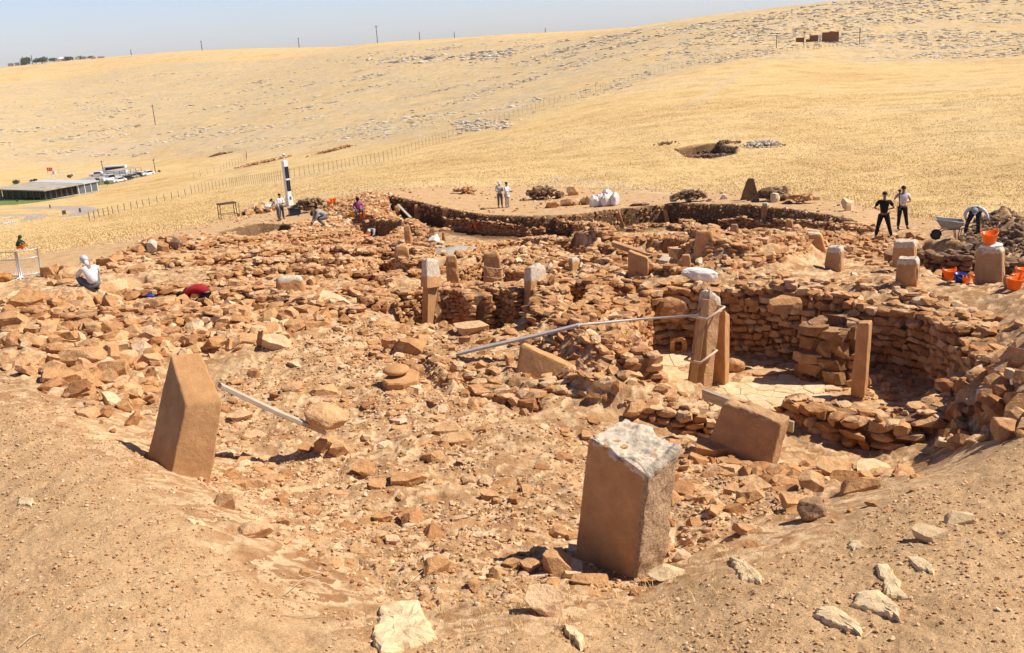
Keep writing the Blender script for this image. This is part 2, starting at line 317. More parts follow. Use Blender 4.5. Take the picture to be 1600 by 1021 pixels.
    gr = mix(t, rr.outputs[0], gr, rc)
    c = mix(t, g, soil, gr)
    c = mix(t, dirt, c, ramp(t, n2, [(0.3, (0.50, 0.36, 0.22)), (0.7, (0.62, 0.47, 0.30))]))
    c = mix(t, asph, c, ramp(t, n2, [(0.3, (0.36, 0.31, 0.27)), (0.7, (0.44, 0.38, 0.33))]))
    c = mix(t, lawn, c, ramp(t, n2, [(0.3, (0.10, 0.15, 0.035)), (0.7, (0.20, 0.24, 0.06))]))
    t.links.new(c, b.inputs["Base Color"]); b.inputs["Roughness"].default_value = 0.97; b.inputs["Specular IOR Level"].default_value = 0.1
    pr = bump(t, b, nB, 0.9, 0.04); pr = bump(t, b, nE, 0.9, 0.015, pr); pr = bump(t, b, nC, 0.8, 0.008, pr)
    gb = N(t, "ShaderNodeMath", operation='MULTIPLY'); t.links.new(n2, gb.inputs[0]); t.links.new(g, gb.inputs[1]); bump(t, b, gb.outputs[0], 0.9, 0.35, pr)
    return m
M_GROUND = ground_mat()
def plain(name, col, rough=0.6, metal=0.0, var=0.12, sc=9, bmp=0.0, bd=0.01):
    m, t, b = newmat(name); p = N(t, "ShaderNodeTexCoord").outputs["Object"]
    n = noise(t, p, sc, 5, 0.6); c = mix(t, 1.0, col, ramp(t, n, [(0.3, (1 - var * 2,) * 3), (0.7, (1 + var,) * 3)]), 'MULTIPLY')
    t.links.new(c, b.inputs["Base Color"]); b.inputs["Roughness"].default_value = rough; b.inputs["Metallic"].default_value = metal
    if bmp: bump(t, b, noise(t, p, sc * 2, 5, 0.6), bmp, bd)
    return m

# ------------------------------------------------------------------ mesh helpers
def mk(name, V, Fc, mat, parent=None, smooth=False, tint=None, mats=None, midx=None, loc=None):
    me = bpy.data.meshes.new(name)
    V = np.asarray(V, float)
    if isinstance(Fc, np.ndarray):
        k = Fc.shape[1]; nf = len(Fc)
        me.vertices.add(len(V)); me.vertices.foreach_set("co", V.astype(np.float32).ravel())
        me.loops.add(nf * k); me.loops.foreach_set("vertex_index", Fc.astype(np.int32).ravel())
        me.polygons.add(nf); me.polygons.foreach_set("loop_start", np.arange(0, nf * k, k, dtype=np.int32))
        me.update(calc_edges=True)
    else:
        me.from_pydata([tuple(v) for v in V], [], [tuple(f) for f in Fc]); me.update()
    me.polygons.foreach_set("use_smooth", np.full(len(me.polygons), bool(smooth)))
    if tint is not None:
        a = me.attributes.new("tint", 'FLOAT', 'POINT'); a.data.foreach_set("value", np.broadcast_to(np.asarray(tint, np.float32), (len(V),)).astype(np.float32).copy())
    for mm in (mats or [mat]): me.materials.append(mm)
    if midx is not None: me.polygons.foreach_set("material_index", np.asarray(midx, np.int32))
    o = bpy.data.objects.new(name, me); COL.objects.link(o)
    if parent: o.parent = parent
    if loc is not None: o.location = loc
    return o
def tag(o, label=None, cat=None, group=None, kind=None):
    if label: o["label"] = label
    if cat: o["category"] = cat
    if group: o["group"] = group
    if kind: o["kind"] = kind
    elif cat: o["kind"] = "thing"
    return o
def thing(name, loc, label, cat, group=None, rz=0.0):
    e = bpy.data.objects.new(name, None); e.empty_display_size = 0.2; COL.objects.link(e); e.location = tuple(float(v) for v in loc); e.rotation_euler = (0, 0, rz)
    return tag(e, label, cat, group)
def ico(sub):
    import bmesh
    bm = bmesh.new(); bmesh.ops.create_icosphere(bm, subdivisions=sub, radius=1.0)
    V = np.array([v.co[:] for v in bm.verts]); Fc = np.array([[v.index for v in f.verts] for f in bm.faces]); bm.free(); return V, Fc
ICO = {k: ico(k) for k in (1, 2, 3, 4)}
def rock_shape(lod, kind, rg):
    V, Fc = ICO[lod]; d = V.copy()
    p = {'wall': 4.5, 'slab': 5.0, 'round': 2.4, 'ang': 3.2}[kind]
    r = 1.0 / (np.abs(d) ** p).sum(1) ** (1 / p)
    nc = {'wall': 7, 'slab': 8, 'round': 9, 'ang': 13}[kind]
    for _ in range(nc):
        n = rg.normal(size=3)
        if kind == 'slab': n[2] *= 0.35
        n /= np.linalg.norm(n); h = rg.uniform(0.72, 1.08) if kind != 'ang' else rg.uniform(0.55, 1.0)
        dn = d @ n; r = np.where(dn > 1e-3, np.minimum(r, h / np.maximum(dn, 1e-3)), r)
    q = d * r[:, None]; s = rg.uniform(0, 99)
    q *= (1 + 0.09 * fbm(q[:, 0] * 1.7 + s, q[:, 1] * 1.7, q[:, 2] * 1.7, o=2, seed=2) + (0.05 * fbm(q[:, 0] * 5 + s, q[:, 1] * 5, q[:, 2] * 5, o=2, seed=4) if lod > 1 else 0))[:, None]
    q /= np.abs(q).max(0)
    return q, Fc
def hull_rock(lod, kind, rg):
    import bmesh
    bm = bmesh.new(); bmesh.ops.create_cube(bm, size=2.0)
    def cut(n, h):
        n = n / np.linalg.norm(n); g = bm.verts[:] + bm.edges[:] + bm.faces[:]
        r = bmesh.ops.bisect_plane(bm, geom=g, plane_co=tuple(n * h), plane_no=tuple(n), clear_outer=True, clear_inner=False)
        ed = [e for e in r['geom_cut'] if isinstance(e, bmesh.types.BMEdge)]
        if ed:
            try: bmesh.ops.contextual_create(bm, geom=ed)
            except Exception: pass
    if kind == 'ang':
        for _ in range(11): cut(rg.normal(size=3), rg.uniform(0.62, 1.0))
    elif kind == 'slab':
        for k in range(6): a = k * 1.05 + rg.uniform(-.4, .4); cut(np.array([math.cos(a), math.sin(a), rg.normal(0, .25)]), rg.uniform(0.68, 1.05))
        for _ in range(3): cut(np.array([rg.normal(0, .22), rg.normal(0, .22), rg.choice([-1, 1])]), rg.uniform(.72, .95))
    else:
        for sx in (-1, 1):
            for sy in (-1, 1): cut(np.array([sx * rg.uniform(.4, 1), sy * rg.uniform(.4, 1), rg.normal(0, .3)]), rg.uniform(.92, 1.2))
        for _ in range(4): cut(np.array([rg.normal(0, .3), rg.normal(0, .3), rg.choice([-1, 1])]), rg.uniform(.75, .98))
        for _ in range(4): cut(rg.normal(size=3), rg.uniform(1.0, 1.25))
    if lod >= 3:
        bmesh.ops.bevel(bm, geom=bm.edges[:], offset=0.07, segments=1, affect='EDGES', clamp_overlap=True)
        bmesh.ops.triangulate(bm, faces=bm.faces[:])
        bmesh.ops.subdivide_edges(bm, edges=[e for e in bm.edges if e.calc_length() > (.45 if lod == 3 else .22)], cuts=1 if lod == 3 else 2, use_grid_fill=True)
    bmesh.ops.triangulate(bm, faces=bm.faces[:]); bmesh.ops.remove_doubles(bm, verts=bm.verts[:], dist=.004)
    V = np.array([v.co[:] for v in bm.verts]); Fc = np.array([[v.index for v in f.verts] for f in bm.faces]); bm.free()
    s_ = rg.uniform(0, 99); d = V / (np.linalg.norm(V, axis=1)[:, None] + 1e-9)
    am = .05 if lod < 3 else .07; V = V + d * (am * fbm(V[:, 0] * 1.6 + s_, V[:, 1] * 1.6, V[:, 2] * 1.6, o=2, seed=2) + (.045 * fbm(V[:, 0] * 5 + s_, V[:, 1] * 5, V[:, 2] * 5, o=3, seed=4) if lod >= 3 else 0))[:, None]
    V /= np.abs(V).max(0); return V, Fc
PROTO = {}
for lod in (1, 2, 3, 4):
    for kd in ('wall', 'slab', 'round', 'ang'):
        rg = np.random.default_rng(lod * 31 + ord(kd[0])); nk = {1: 9, 2: 14, 3: 14, 4: 7}[lod]
        PROTO[(lod, kd)] = [(rock_shape({1: 1, 2: 2, 3: 3, 4: 4}[lod], kd, rg) if (kd == 'round' or lod == 1) else hull_rock(lod, kd, rg)) for _ in range(nk)]
def rots(yaw, tx, ty):
    cy, sy, cx, sx, cz, sz = np.cos(ty), np.sin(ty), np.cos(tx), np.sin(tx), np.cos(yaw), np.sin(yaw); n = len(yaw)
    Z = np.zeros((n, 3, 3)); X = np.zeros((n, 3, 3)); Y = np.zeros((n, 3, 3))
    Z[:, 0, 0] = cz; Z[:, 0, 1] = -sz; Z[:, 1, 0] = sz; Z[:, 1, 1] = cz; Z[:, 2, 2] = 1
    X[:, 0, 0] = 1; X[:, 1, 1] = cx; X[:, 1, 2] = -sx; X[:, 2, 1] = sx; X[:, 2, 2] = cx
    Y[:, 1, 1] = 1; Y[:, 0, 0] = cy; Y[:, 0, 2] = sy; Y[:, 2, 0] = -sy; Y[:, 2, 2] = cy
    return Z @ X @ Y
class Rocks:
    """collects stones (centre, half sizes, yaw, tilts, tint) of one shape family and LOD; builds arrays"""
    def __init__(s): s.V = []; s.F = []; s.T = []; s.n = 0
    def add(s, kind, lod, c, h, yaw, tx, ty, tint, rg):
        c = np.asarray(c, float); n = len(c)
        if n == 0: return
        h = np.asarray(h, float); M = rots(np.asarray(yaw, float), np.asarray(tx, float), np.asarray(ty, float)) * h[:, None, :]
        pid = rg.integers(0, len(PROTO[(lod, kind)]), n)
        for k in range(len(PROTO[(lod, kind)])):
            m = np.where(pid == k)[0]
            if len(m) == 0: continue
            V, Fc = PROTO[(lod, kind)][k]
            W_ = np.einsum('nij,vj->nvi', M[m], V) + c[m][:, None, :]
            s.V.append(W_.reshape(-1, 3)); s.F.append((Fc[None] + (s.n + np.arange(len(m)) * len(V))[:, None, None]).reshape(-1, 3))
            s.T.append(np.repeat(np.asarray(tint)[m], len(V))); s.n += len(m) * len(V)
    def build(s, name, mat, **kw):
        if not s.V: return None
        return mk(name, np.concatenate(s.V), np.concatenate(s.F), mat, tint=np.concatenate(s.T), **kw)

# ------------------------------------------------------------------ ground mesh
def axis_az():
    c = np.arange(R(-37), R(37.01), R(0.09)); l = np.linspace(R(-80), R(-37), 40)[:-1]; rr = np.linspace(R(37), R(80), 40)[1:]
    return np.concatenate([l, c, rr])
def axis_r():
    out = [3.0]
    while out[-1] < 6500:
        r = out[-1]; f = 0.006 if r < 7 else 0.0028 if r < 72 else 0.006 if r < 2000 else 0.05
        out.append(r * (1 + f))
    return np.array(out)
AZ, RR = axis_az(), axis_r()
A2, R2 = np.meshgrid(AZ, RR)
# the spline is smooth: evaluate it on a coarse grid and interpolate
_ca = np.linspace(AZ[0], AZ[-1], 420); _cl = np.linspace(math.log(3), math.log(RR[-1]), 420)
CG = s_base(*np.meshgrid(_ca, _cl))
def s_fast(a, lr):
    fa = np.clip((a - _ca[0]) / (_ca[1] - _ca[0]), 0, 418.999); fl = np.clip((lr - _cl[0]) / (_cl[1] - _cl[0]), 0, 418.999)
    i = fa.astype(int); j = fl.astype(int); u = fa - i; v = fl - j
    return (CG[j, i] * (1 - u) + CG[j, i + 1] * u) * (1 - v) + (CG[j + 1, i] * (1 - u) + CG[j + 1, i + 1] * u) * v
def zbase(x, y):
    r = np.maximum(np.hypot(x, y), 3.0); return r * s_fast(np.arctan2(x, y), np.log(r))
X = (R2 * np.sin(A2)).ravel(); Y = (R2 * np.cos(A2)).ravel()
Zg = height(X, Y)
nc_, nr_ = len(AZ), len(RR)
idx = (np.arange(nr_ - 1)[:, None] * nc_ + np.arange(nc_ - 1)[None]).ravel()
GF = np.stack([idx, idx + 1, idx + nc_ + 1, idx + nc_], 1)
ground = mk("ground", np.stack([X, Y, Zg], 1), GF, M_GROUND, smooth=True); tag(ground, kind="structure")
def gattr(name, val):
    a = ground.data.attributes.new(name, 'FLOAT', 'POINT'); a.data.foreach_set("value", val.astype(np.float32))
rad = np.hypot(X, Y)
sdT = np.full(X.shape, 99.0); in_poly(TRACKSITE, X, Y, 4, lambda d, o: d, sdT)
sdS = np.full(X.shape, 99.0); in_poly(SITE, X, Y, 4, lambda d, o: d, sdS)
edge = 1.2 * fbm(X * 0.35, Y * 0.35, o=4, seed=31)
inside = np.minimum(sdT + edge, sdS)
grass = sstep(-0.3, 0.9, inside) * (rad > 30)
# the bare ground this side of the dig and off its sides
grass = np.where(rad < 34, 0, grass)
gattr("grass", grass)
gattr("path", np.clip(sstep(0.3, -0.5, sdT) * sstep(-0.5, 0.3, sdS) + 0.85 * sstep(0.2, 1.2, sdS) * (rad < 34), 0, 1))
dark = np.zeros(X.shape)  # dark brown soil of the rim cut, coloured deeper still to carry its shade
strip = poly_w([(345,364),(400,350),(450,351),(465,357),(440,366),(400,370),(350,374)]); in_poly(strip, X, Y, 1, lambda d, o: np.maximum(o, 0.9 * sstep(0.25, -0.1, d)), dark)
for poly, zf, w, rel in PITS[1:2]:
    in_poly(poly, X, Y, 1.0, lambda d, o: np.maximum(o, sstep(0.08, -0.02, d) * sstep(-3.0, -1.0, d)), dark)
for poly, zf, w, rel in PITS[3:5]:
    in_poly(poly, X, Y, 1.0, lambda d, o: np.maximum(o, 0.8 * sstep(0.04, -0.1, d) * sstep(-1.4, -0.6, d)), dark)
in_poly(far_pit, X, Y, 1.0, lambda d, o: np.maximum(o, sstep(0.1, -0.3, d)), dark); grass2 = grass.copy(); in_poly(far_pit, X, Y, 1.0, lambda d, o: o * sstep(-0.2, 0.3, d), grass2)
ground.data.attributes["grass"].data.foreach_set("value", grass2.astype(np.float32))
patch = sstep(0.05, 0.35, fbm(X * 0.5 + 4, Y * 0.5, o=4, seed=41)) * (sdS < 0) * 0.45
crust = np.zeros(X.shape); nr80 = rad < 80; tt = (fbm(X[nr80] * 0.75 + 5, Y[nr80] * 0.95, o=4, seed=91, g=0.6) + 1) * 3.2; crust[nr80] = 0.18 + 0.5 * (tt - np.floor(tt)); gattr("crust", crust)
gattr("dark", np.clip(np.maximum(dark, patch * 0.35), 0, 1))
rocky = np.zeros(X.shape)
ROCKY = [poly_w([(-200,240),(-200,135),(250,98),(600,72),(800,58),(1100,30),(1420,-30),(1700,-30),(1600,90),(1350,100),(1180,92),(1000,130),(760,205),(700,215),(450,235),(150,250)])]
for q in ROCKY: in_poly(q, X, Y, 30, lambda d, o: np.maximum(o, sstep(12, -12, d)), rocky)
gattr("rocky", rocky)
asph = np.zeros(X.shape)
def stripe(pts, w, arr, soft=0.6, v=1.0):
    q = [B(*p) for p in pts]
    for i in range(len(q) - 1):
        a, b = q[i], q[i + 1]; m = (X > min(a[0], b[0]) - w * 2) & (X < max(a[0], b[0]) + w * 2) & (Y > min(a[1], b[1]) - w * 2) & (Y < max(a[1], b[1]) + w * 2)
        if not m.any(): continue
        ex, ey = b[0] - a[0], b[1] - a[1]; t = np.clip(((X[m] - a[0]) * ex + (Y[m] - a[1]) * ey) / (ex * ex + ey * ey + 1e-9), 0, 1)
        d = np.hypot(X[m] - a[0] - ex * t, Y[m] - a[1] - ey * t); arr[m] = np.maximum(arr[m], v * sstep(w / 2 + soft, w / 2 - soft, d))
stripe([(-60,331),(0,329),(40,326),(80,325),(115,326),(135,330),(128,335),(112,338)], 4.5, asph); stripe([(-60,340),(0,337),(40,336),(62,338),(50,343),(0,350),(-60,352)], 3.5, asph)
lot = poly_w([(60,292),(140,276),(215,266),(232,270),(180,282),(150,292),(80,300)]); in_poly(lot, X, Y, 2, lambda d, o: np.maximum(o, sstep(1, -1, d)), asph)
gattr("asphalt", asph)
lawn = np.zeros(X.shape)
for q in ([(-80,326),(0,322),(50,317),(120,306),(150,298),(140,293),(90,303),(30,309),(-80,314)], [(150,290),(175,288),(180,284),(152,286)], [(-60,311),(0,311),(18,309),(0,314),(-60,318)]):
    in_poly(poly_w(q), X, Y, 2, lambda d, o: np.maximum(o, sstep(0.8, -0.8, d)), lawn)
gattr("lawn", lawn)
dirt = np.zeros(X.shape)
for q, v in (([(90,243),(170,226),(240,222),(230,234),(150,244),(100,249)], .9), ([(-50,262),(30,258),(50,262),(0,268),(-50,270)], .7), ([(380,210),(480,203),(500,207),(420,216)], .6), ([(180,250),(120,247),(60,262),(110,262)], .5)):
    in_poly(poly_w(q), X, Y, 25, lambda d, o: np.maximum(o, v * sstep(9, -9, d)), dirt)
stripe([(1070,170),(1110,145),(1150,115),(1200,95)], 2.6, dirt, 1.0, 0.55); stripe([(860,278),(960,290),(1040,302),(1080,303)], 1.6, dirt, 0.6, 0.8)
stripe([(700,290),(560,300),(470,318),(400,332),(300,345)], 3.0, dirt, 1.5, 0.5)
for q in ([(0,180),(400,168),(620,160)], [(60,88),(250,90),(410,80),(560,74)]): stripe(q, 7, dirt, 4, 0.35)
gattr("dirt", dirt)

# ------------------------------------------------------------------ dry-stone walls (each wall one thing)
WALLZONES = []
def wall(label, pts, h, thick=0.55, stone=(0.2, 0.42), course=0.15, mat=None, lod=2, group="dry-stone walls of the excavated rooms", zt=None, dz=0.0, kind='wall', top=True, batter=0.06, rag=0.12, seed=1, name="dry_stone_wall", facing=None):
    """pts: photo pixels along the top centre line (2-tuples on the finished terrain, 3-tuples on a plane z); h: height of the faces"""
    rg = np.random.default_rng(seed * 101 + 7)
    W_ = [Pz(*p) if len(p) == 3 else G(p[0], p[1]) for p in pts]
    if dz: W_ = [w + np.array([0, 0, dz]) for w in W_]
    P = [W_[0]]
    for i in range(len(W_) - 1):
        L = np.linalg.norm(W_[i + 1] - W_[i]); n = max(1, int(L / 0.25))
        for k in range(1, n + 1): P.append(W_[i] + (W_[i + 1] - W_[i]) * k / n)
    P = np.array(P)
    if len(P) > 6:                                # soften the corners
        for _ in range(2): P[1:-1] = 0.25 * P[:-2] + 0.5 * P[1:-1] + 0.25 * P[2:]
    seg = np.hypot(*(P[1:, :2] - P[:-1, :2]).T); cum = np.concatenate([[0], np.cumsum(seg)]); L = cum[-1]
    hh = np.broadcast_to(np.asarray(h, float), (1,))[0] if np.isscalar(h) else None
    hs = np.interp(cum, np.linspace(0, L, len(h)), h) if hh is None else np.full(len(P), hh)
    top_n = rag * fbm(cum * 0.8 + seed * 3.3, cum * 0, o=3, seed=seed) 
    def at(s):
        x = np.interp(s, cum, P[:, 0]); y = np.interp(s, cum, P[:, 1]); z = np.interp(s, cum, P[:, 2] + top_n); q = np.interp(s, cum, hs)
        e = 0.1; dx = np.interp(s + e, cum, P[:, 0]) - np.interp(s - e, cum, P[:, 0]); dy = np.interp(s + e, cum, P[:, 1]) - np.interp(s - e, cum, P[:, 1])
        n = np.hypot(dx, dy) + 1e-9; return x, y, z, q, dx / n, dy / n
    C, H_, YW, TX, TY, TN = [], [], [], [], [], []
    tbias = rg.uniform(-0.15, 0.15)
    for side in (-1, 1):
        z0 = 0.0; ci = 0
        hmax = hs.max() + 0.1
        while z0 < hmax:
            ch = course * rg.uniform(0.75, 1.3); s = rg.uniform(-0.1, 0.15)
            while s < L + 0.05:
                ln = rg.uniform(*stone); 
                if rg.random() < 0.2: ln *= 0.6
                x, y, z, q, tx, ty = at(min(max(s + ln / 2, 0), L))
                if z0 < q + 0.08:
                    off = side * (thick / 2 - 0.08 + z0 * batter + rg.normal(0, 0.025)); dep = rg.uniform(0.12, 0.2)
                    C.append((x - ty * off, y + tx * off, z - z0 - ch / 2 + rg.normal(0, 0.015))); H_.append((ln / 2 * 1.04, dep, ch / 2 * rg.uniform(0.95, 1.12)))
                    YW.append(math.atan2(ty, tx) + rg.normal(0, 0.07)); TX.append(rg.normal(0, 0.08)); TY.append(rg.normal(0, 0.07)); TN.append(rg.uniform(0, 1))
                s += ln * rg.uniform(0.93, 1.02)
            z0 += ch
    if top:
        n = int(L * max(thick, 0.35) * 11)
        for _ in range(n):
            s = rg.uniform(0, L); x, y, z, q, tx, ty = at(s); off = rg.uniform(-0.5, 0.5) * thick
            C.append((x - ty * off, y + tx * off, z + rg.uniform(-0.05, 0.05))); a = rg.uniform(0.08, 0.22); H_.append((a, a * rg.uniform(0.6, 0.95), rg.uniform(0.035, 0.08)))
            YW.append(rg.uniform(0, 6.3)); TX.append(rg.normal(0, 0.14)); TY.append(rg.normal(0, 0.14)); TN.append(rg.uniform(0.2, 1))
    C = np.array(C); TN = np.clip(np.array(TN) * 0.85 + 0.08 + tbias, 0, 1)
    # mud core
    xs, ys, zs, qs, txs, tys = at(cum); core = []; t2 = thick / 2 - 0.13
    t2 = max(t2, 0.05)
    for off, zz in ((-t2, -1), (-t2, 0), (t2, 0), (t2, -1)):
        core.append(np.stack([xs - tys * off, ys + txs * off, (zs - 0.03) if zz == 0 else (zs - qs - 0.25)], 1))
    core = np.stack(core, 1).reshape(-1, 3); cf = []
    for i in range(len(xs) - 1):
        for k in range(3): a = i * 4 + k; cf.append((a, a + 1, a + 5)); cf.append((a, a + 5, a + 4))
    cf += [(0, 1, 2), (0, 2, 3), (len(core) - 4, len(core) - 3, len(core) - 2), (len(core) - 4, len(core) - 2, len(core) - 1)]
    rk = Rocks(); H_ = np.array(H_); YW = np.array(YW); TX = np.array(TX); TY = np.array(TY); kk = rg.random(len(C))
    for kd_, m_ in ((kind, kk < .5), ('ang' if kind == 'wall' else 'wall', (kk >= .5) & (kk < .82)), ('round', kk >= .82)) if kind != 'slab' else ((kind, kk < 2),):
        rk.add(kd_, lod, C[m_], H_[m_] * (1.1 if kd_ != 'wall' else 1.0), YW[m_], TX[m_], TY[m_], TN[m_], rg)
    V = np.concatenate(rk.V + [core]); Fc = np.concatenate(rk.F + [np.array(cf) + rk.n]); T = np.concatenate(rk.T + [np.full(len(core), 0.5)])
    mi = np.zeros(len(Fc), np.int32); mi[-len(cf):] = 1
    o = mk(name, V, Fc, None, tint=T, mats=[mat or M_WALL, M_MUD], midx=mi)
    tag(o, label, "wall", group, "thing")
    return o
# -- the round room at the right
wall("tall curved dry-stone wall of large blocks at the back of the paved round room", [(1003,452,-7.15),(1050,442,-7.15),(1110,441,-7.05),(1200,442,-6.95),(1300,455,-7.05),(1400,471,-7.2),(1470,490,-7.25),(1515,515,-7.2)],
     [1.8,1.95,2.0,2.05,2.0,1.8,1.75,1.75], 0.6, (0.18,0.48), 0.2, seed=1, batter=-0.02, lod=3, rag=.3)
wall("shaded right-hand wall of the round room, casting its shadow across the room", [(1522,520,-7.15),(1552,553,-7.1),(1568,585,-7.25),(1560,605,-7.6)], [1.8,1.8,1.6,1.2], 0.6, (0.18,0.44), 0.19, seed=2, batter=-0.02, lod=3, rag=.25)
wall("low curved boulder wall at the front of the round room, facing the camera", [(1236,612,-8.15),(1290,635,-8.15),(1345,655,-8.2),(1400,662,-8.2),(1445,655,-8.1),(1480,632,-8.0)], [0.85,1.0,1.0,1.0,0.9,0.8], 0.6, (0.2,0.7), 0.19, seed=3, kind='ang', batter=0.12, lod=3, rag=.2)
wall("broken wall of reddish boulders right of the round room beside the dark hole", [(1470,590,-7.75),(1510,595,-7.6),(1560,600,-7.4),(1610,612,-7.2)], [0.7,0.9,1.0,1.0], 0.6, (0.28,0.6), 0.2, seed=4, kind='ang', batter=0.15)
wall("sunlit left wall of the round room, sloping down from the long metal strap", [(1000,462,-7.2),(975,485,-7.2),(955,510,-7.3),(962,540,-7.6)], [1.2,1.2,0.9,0.6], 0.6, (0.16,0.36), 0.14, seed=5)
wall("rough rubble wall in front of the paved floor, left of the tied pillar", [(845,592,-7.55),(905,600,-7.6),(965,612,-7.65),(1030,628,-7.75),(1090,640,-7.9),(1150,652,-8.0),(1205,655,-8.1)], [0.55,0.7,0.75,0.8,0.8,0.8,0.8], 0.7, (0.2,0.46), 0.16, seed=6, kind='ang', batter=0.18)
wall("stone bank wall above the broken slab, left edge of the paved floor", [(868,520,-7.3),(920,525,-7.25),(985,535,-7.3),(1005,560,-7.4)], [0.5,0.8,0.9,0.8], 0.7, (0.2,0.45), 0.16, seed=7, kind='ang', batter=0.15)
wall("small stub of brown boulders left of the empty patch below the broken slab", [(735,598,-7.45),(780,606,-7.45),(830,618,-7.5)], [0.5,0.8,0.9], 0.6, (0.2,0.4), 0.15, seed=8, kind='ang', batter=0.15)
# -- the middle rooms
wall("sunlit neatly coursed wall below the white-topped block at left centre", [(430,458,-7.3),(490,453,-7.35),(550,452,-7.45),(612,462,-7.55)], [0.6,1.0,1.3,1.3], 0.6, (0.16,0.34), 0.12, seed=9)
wall("dark shaded wall left of the white-headed tall pillar", [(618,452,-7.5),(645,448,-7.55),(668,447,-7.6)], [1.4,1.3,1.2], 0.5, (0.16,0.34), 0.12, seed=10)
wall("rounded stone pier right of the white-headed tall pillar", [(688,452,-7.6),(712,449,-7.6),(740,452,-7.6),(748,462,-7.6)], [1.3,1.35,1.4,1.3], 0.7, (0.14,0.3), 0.12, seed=11)
wall("stone pier between the rounded pier and the white-capped square pillar", [(762,452,-7.55),(790,446,-7.55),(818,452,-7.5)], [1.3,1.35,1.3], 0.7, (0.14,0.32), 0.13, seed=12)
wall("coursed wall running right from the white-capped square pillar", [(840,452,-7.4),(875,440,-7.35),(930,436,-7.3),(990,440,-7.25)], [1.0,0.9,0.8,0.7], 0.6, (0.16,0.38), 0.14, seed=13)
wall("low wall crossing the rubble above the red-shirted digger", [(395,398),(450,400),(520,398),(590,402)], 0.7, 0.6, (0.18,0.36), 0.12, seed=14, dz=0.35)
wall("low wall with a big upright block left of the tall white-headed pillar", [(600,408),(640,402),(668,408),(660,424)], 0.8, 0.55, (0.16,0.34), 0.13, seed=15, dz=0.45)
wall("square stone corner pier above the left coursed wall", [(605,425),(640,422),(655,428)], 0.8, 0.8, (0.18,0.32), 0.13, seed=16, dz=0.45)
wall("long coursed wall behind the strapped broken pillar", [(640,384),(700,396),(760,392),(830,382),(880,384)], 0.8, 0.5, (0.16,0.34), 0.12, seed=17, dz=0.35)
wall("wall closing the back of the room with the white tarpaulins", [(676,362),(720,357),(770,358),(832,366)], 0.9, 0.4, (0.16,0.32), 0.12, seed=18, dz=0.15)
wall("wall stub between the tarpaulin room and the pit with the grey bucket", [(640,350),(655,362),(668,378)], 0.9, 0.6, (0.16,0.32), 0.12, seed=19, dz=0.3)
wall("low stone wall around the long leaning slab at right centre", [(958,378),(1000,374),(1045,375),(1092,380)], 0.8, 0.45, (0.16,0.34), 0.13, seed=20, dz=0.1)
wall("short broken wall rising behind the long leaning slab", [(985,362),(1010,356),(1040,354),(1065,360)], 0.7, 0.5, (0.16,0.32), 0.12, seed=21, dz=0.2)
wall("square built corner of flat stones near the middle of the far rim", [(1130,352),(1165,350),(1200,354),(1212,360)], 0.9, 0.7, (0.2,0.4), 0.15, seed=22, dz=0.35)
wall("long low wall running right from the square built corner", [(1215,352),(1260,354),(1310,360),(1360,366)], 0.6, 0.5, (0.18,0.36), 0.13, seed=23, dz=0.3)
wall("narrow ridge wall pointing from the rubble at the far cut towards the square corner", [(1070,352),(1082,362),(1105,374),(1120,392)], 0.8, 0.6, (0.16,0.3), 0.12, seed=24, dz=0.35, kind='ang')
wall("stone edge of the dirt path, left of the two lone square stubs", [(1120,428),(1160,418),(1210,402),(1255,384)], 0.35, 0.4, (0.2,0.4), 0.13, seed=25, dz=0.15)
wall("dark wall of boulders under the wheelbarrow", [(1392,400,-7.85),(1430,396,-7.85),(1470,400,-7.75),(1520,400,-7.6)], 0.6, 0.6, (0.25,0.5), 0.17, seed=26, kind='ang', mat=M_DARKST)
wall("dark boulder wall right of the big round-shouldered stub", [(1560,408,-7.45),(1600,410,-7.4),(1640,415,-7.3)], 0.7, 0.6, (0.25,0.5), 0.17, seed=27, kind='ang', mat=M_DARKST)
wall("row of stones crossing the left centre below the mound", [(420,372),(480,366),(540,372),(590,384),(640,392)], 0.45, 0.55, (0.2,0.4), 0.13, seed=28, dz=0.2)
wall("long stone bank above the sunlit coursed wall, beside the white-topped block", [(330,440),(400,432),(480,428),(560,436),(610,446)], 0.5, 0.5, (0.2,0.42), 0.14, seed=29, dz=0.25, kind='ang')
wall("stones lining the front of the flat dirt terrace where a man squats", [(170,470),(240,462),(330,455),(420,462)], 0.5, 0.5, (0.25,0.5), 0.16, seed=30, dz=0.2, kind='ang')
wall("collapsed wall of boulders along the left edge of the dig", [(0,500),(60,495),(130,500),(200,495),(270,505),(340,500)], 0.7, 0.6, (0.3,0.6), 0.2, seed=31, dz=0.25, kind='ang', batter=0.2)
wall("second stepped row of boulders below the left boulder wall", [(120,545),(190,540),(260,530),(340,525),(430,515),(500,505)], 0.55, 0.5, (0.25,0.5), 0.17, seed=32, dz=0.15, kind='ang', batter=0.2)
wall("ruined wall of large rocks leading right from the front broken pillar", [(1075,700),(1110,720),(1160,740),(1215,755),(1270,765)], 0.5, 0.5, (0.3,0.6), 0.2, seed=33, dz=0.12, kind='ang', batter=0.2)
wall("wall line under the right terrace between the path and the round room", [(1140,432),(1220,436),(1320,446),(1420,462),(1500,482),(1560,520)], 0.25, 0.5, (0.22,0.45), 0.14, seed=34, dz=0.06, kind='ang')
wall("short lit wall piece in front of the far cut, below the white sacks", [(870,352),(905,358),(940,366),(955,380)], 0.6, 0.6, (0.16,0.32), 0.12, seed=35, dz=0.35, kind='ang')

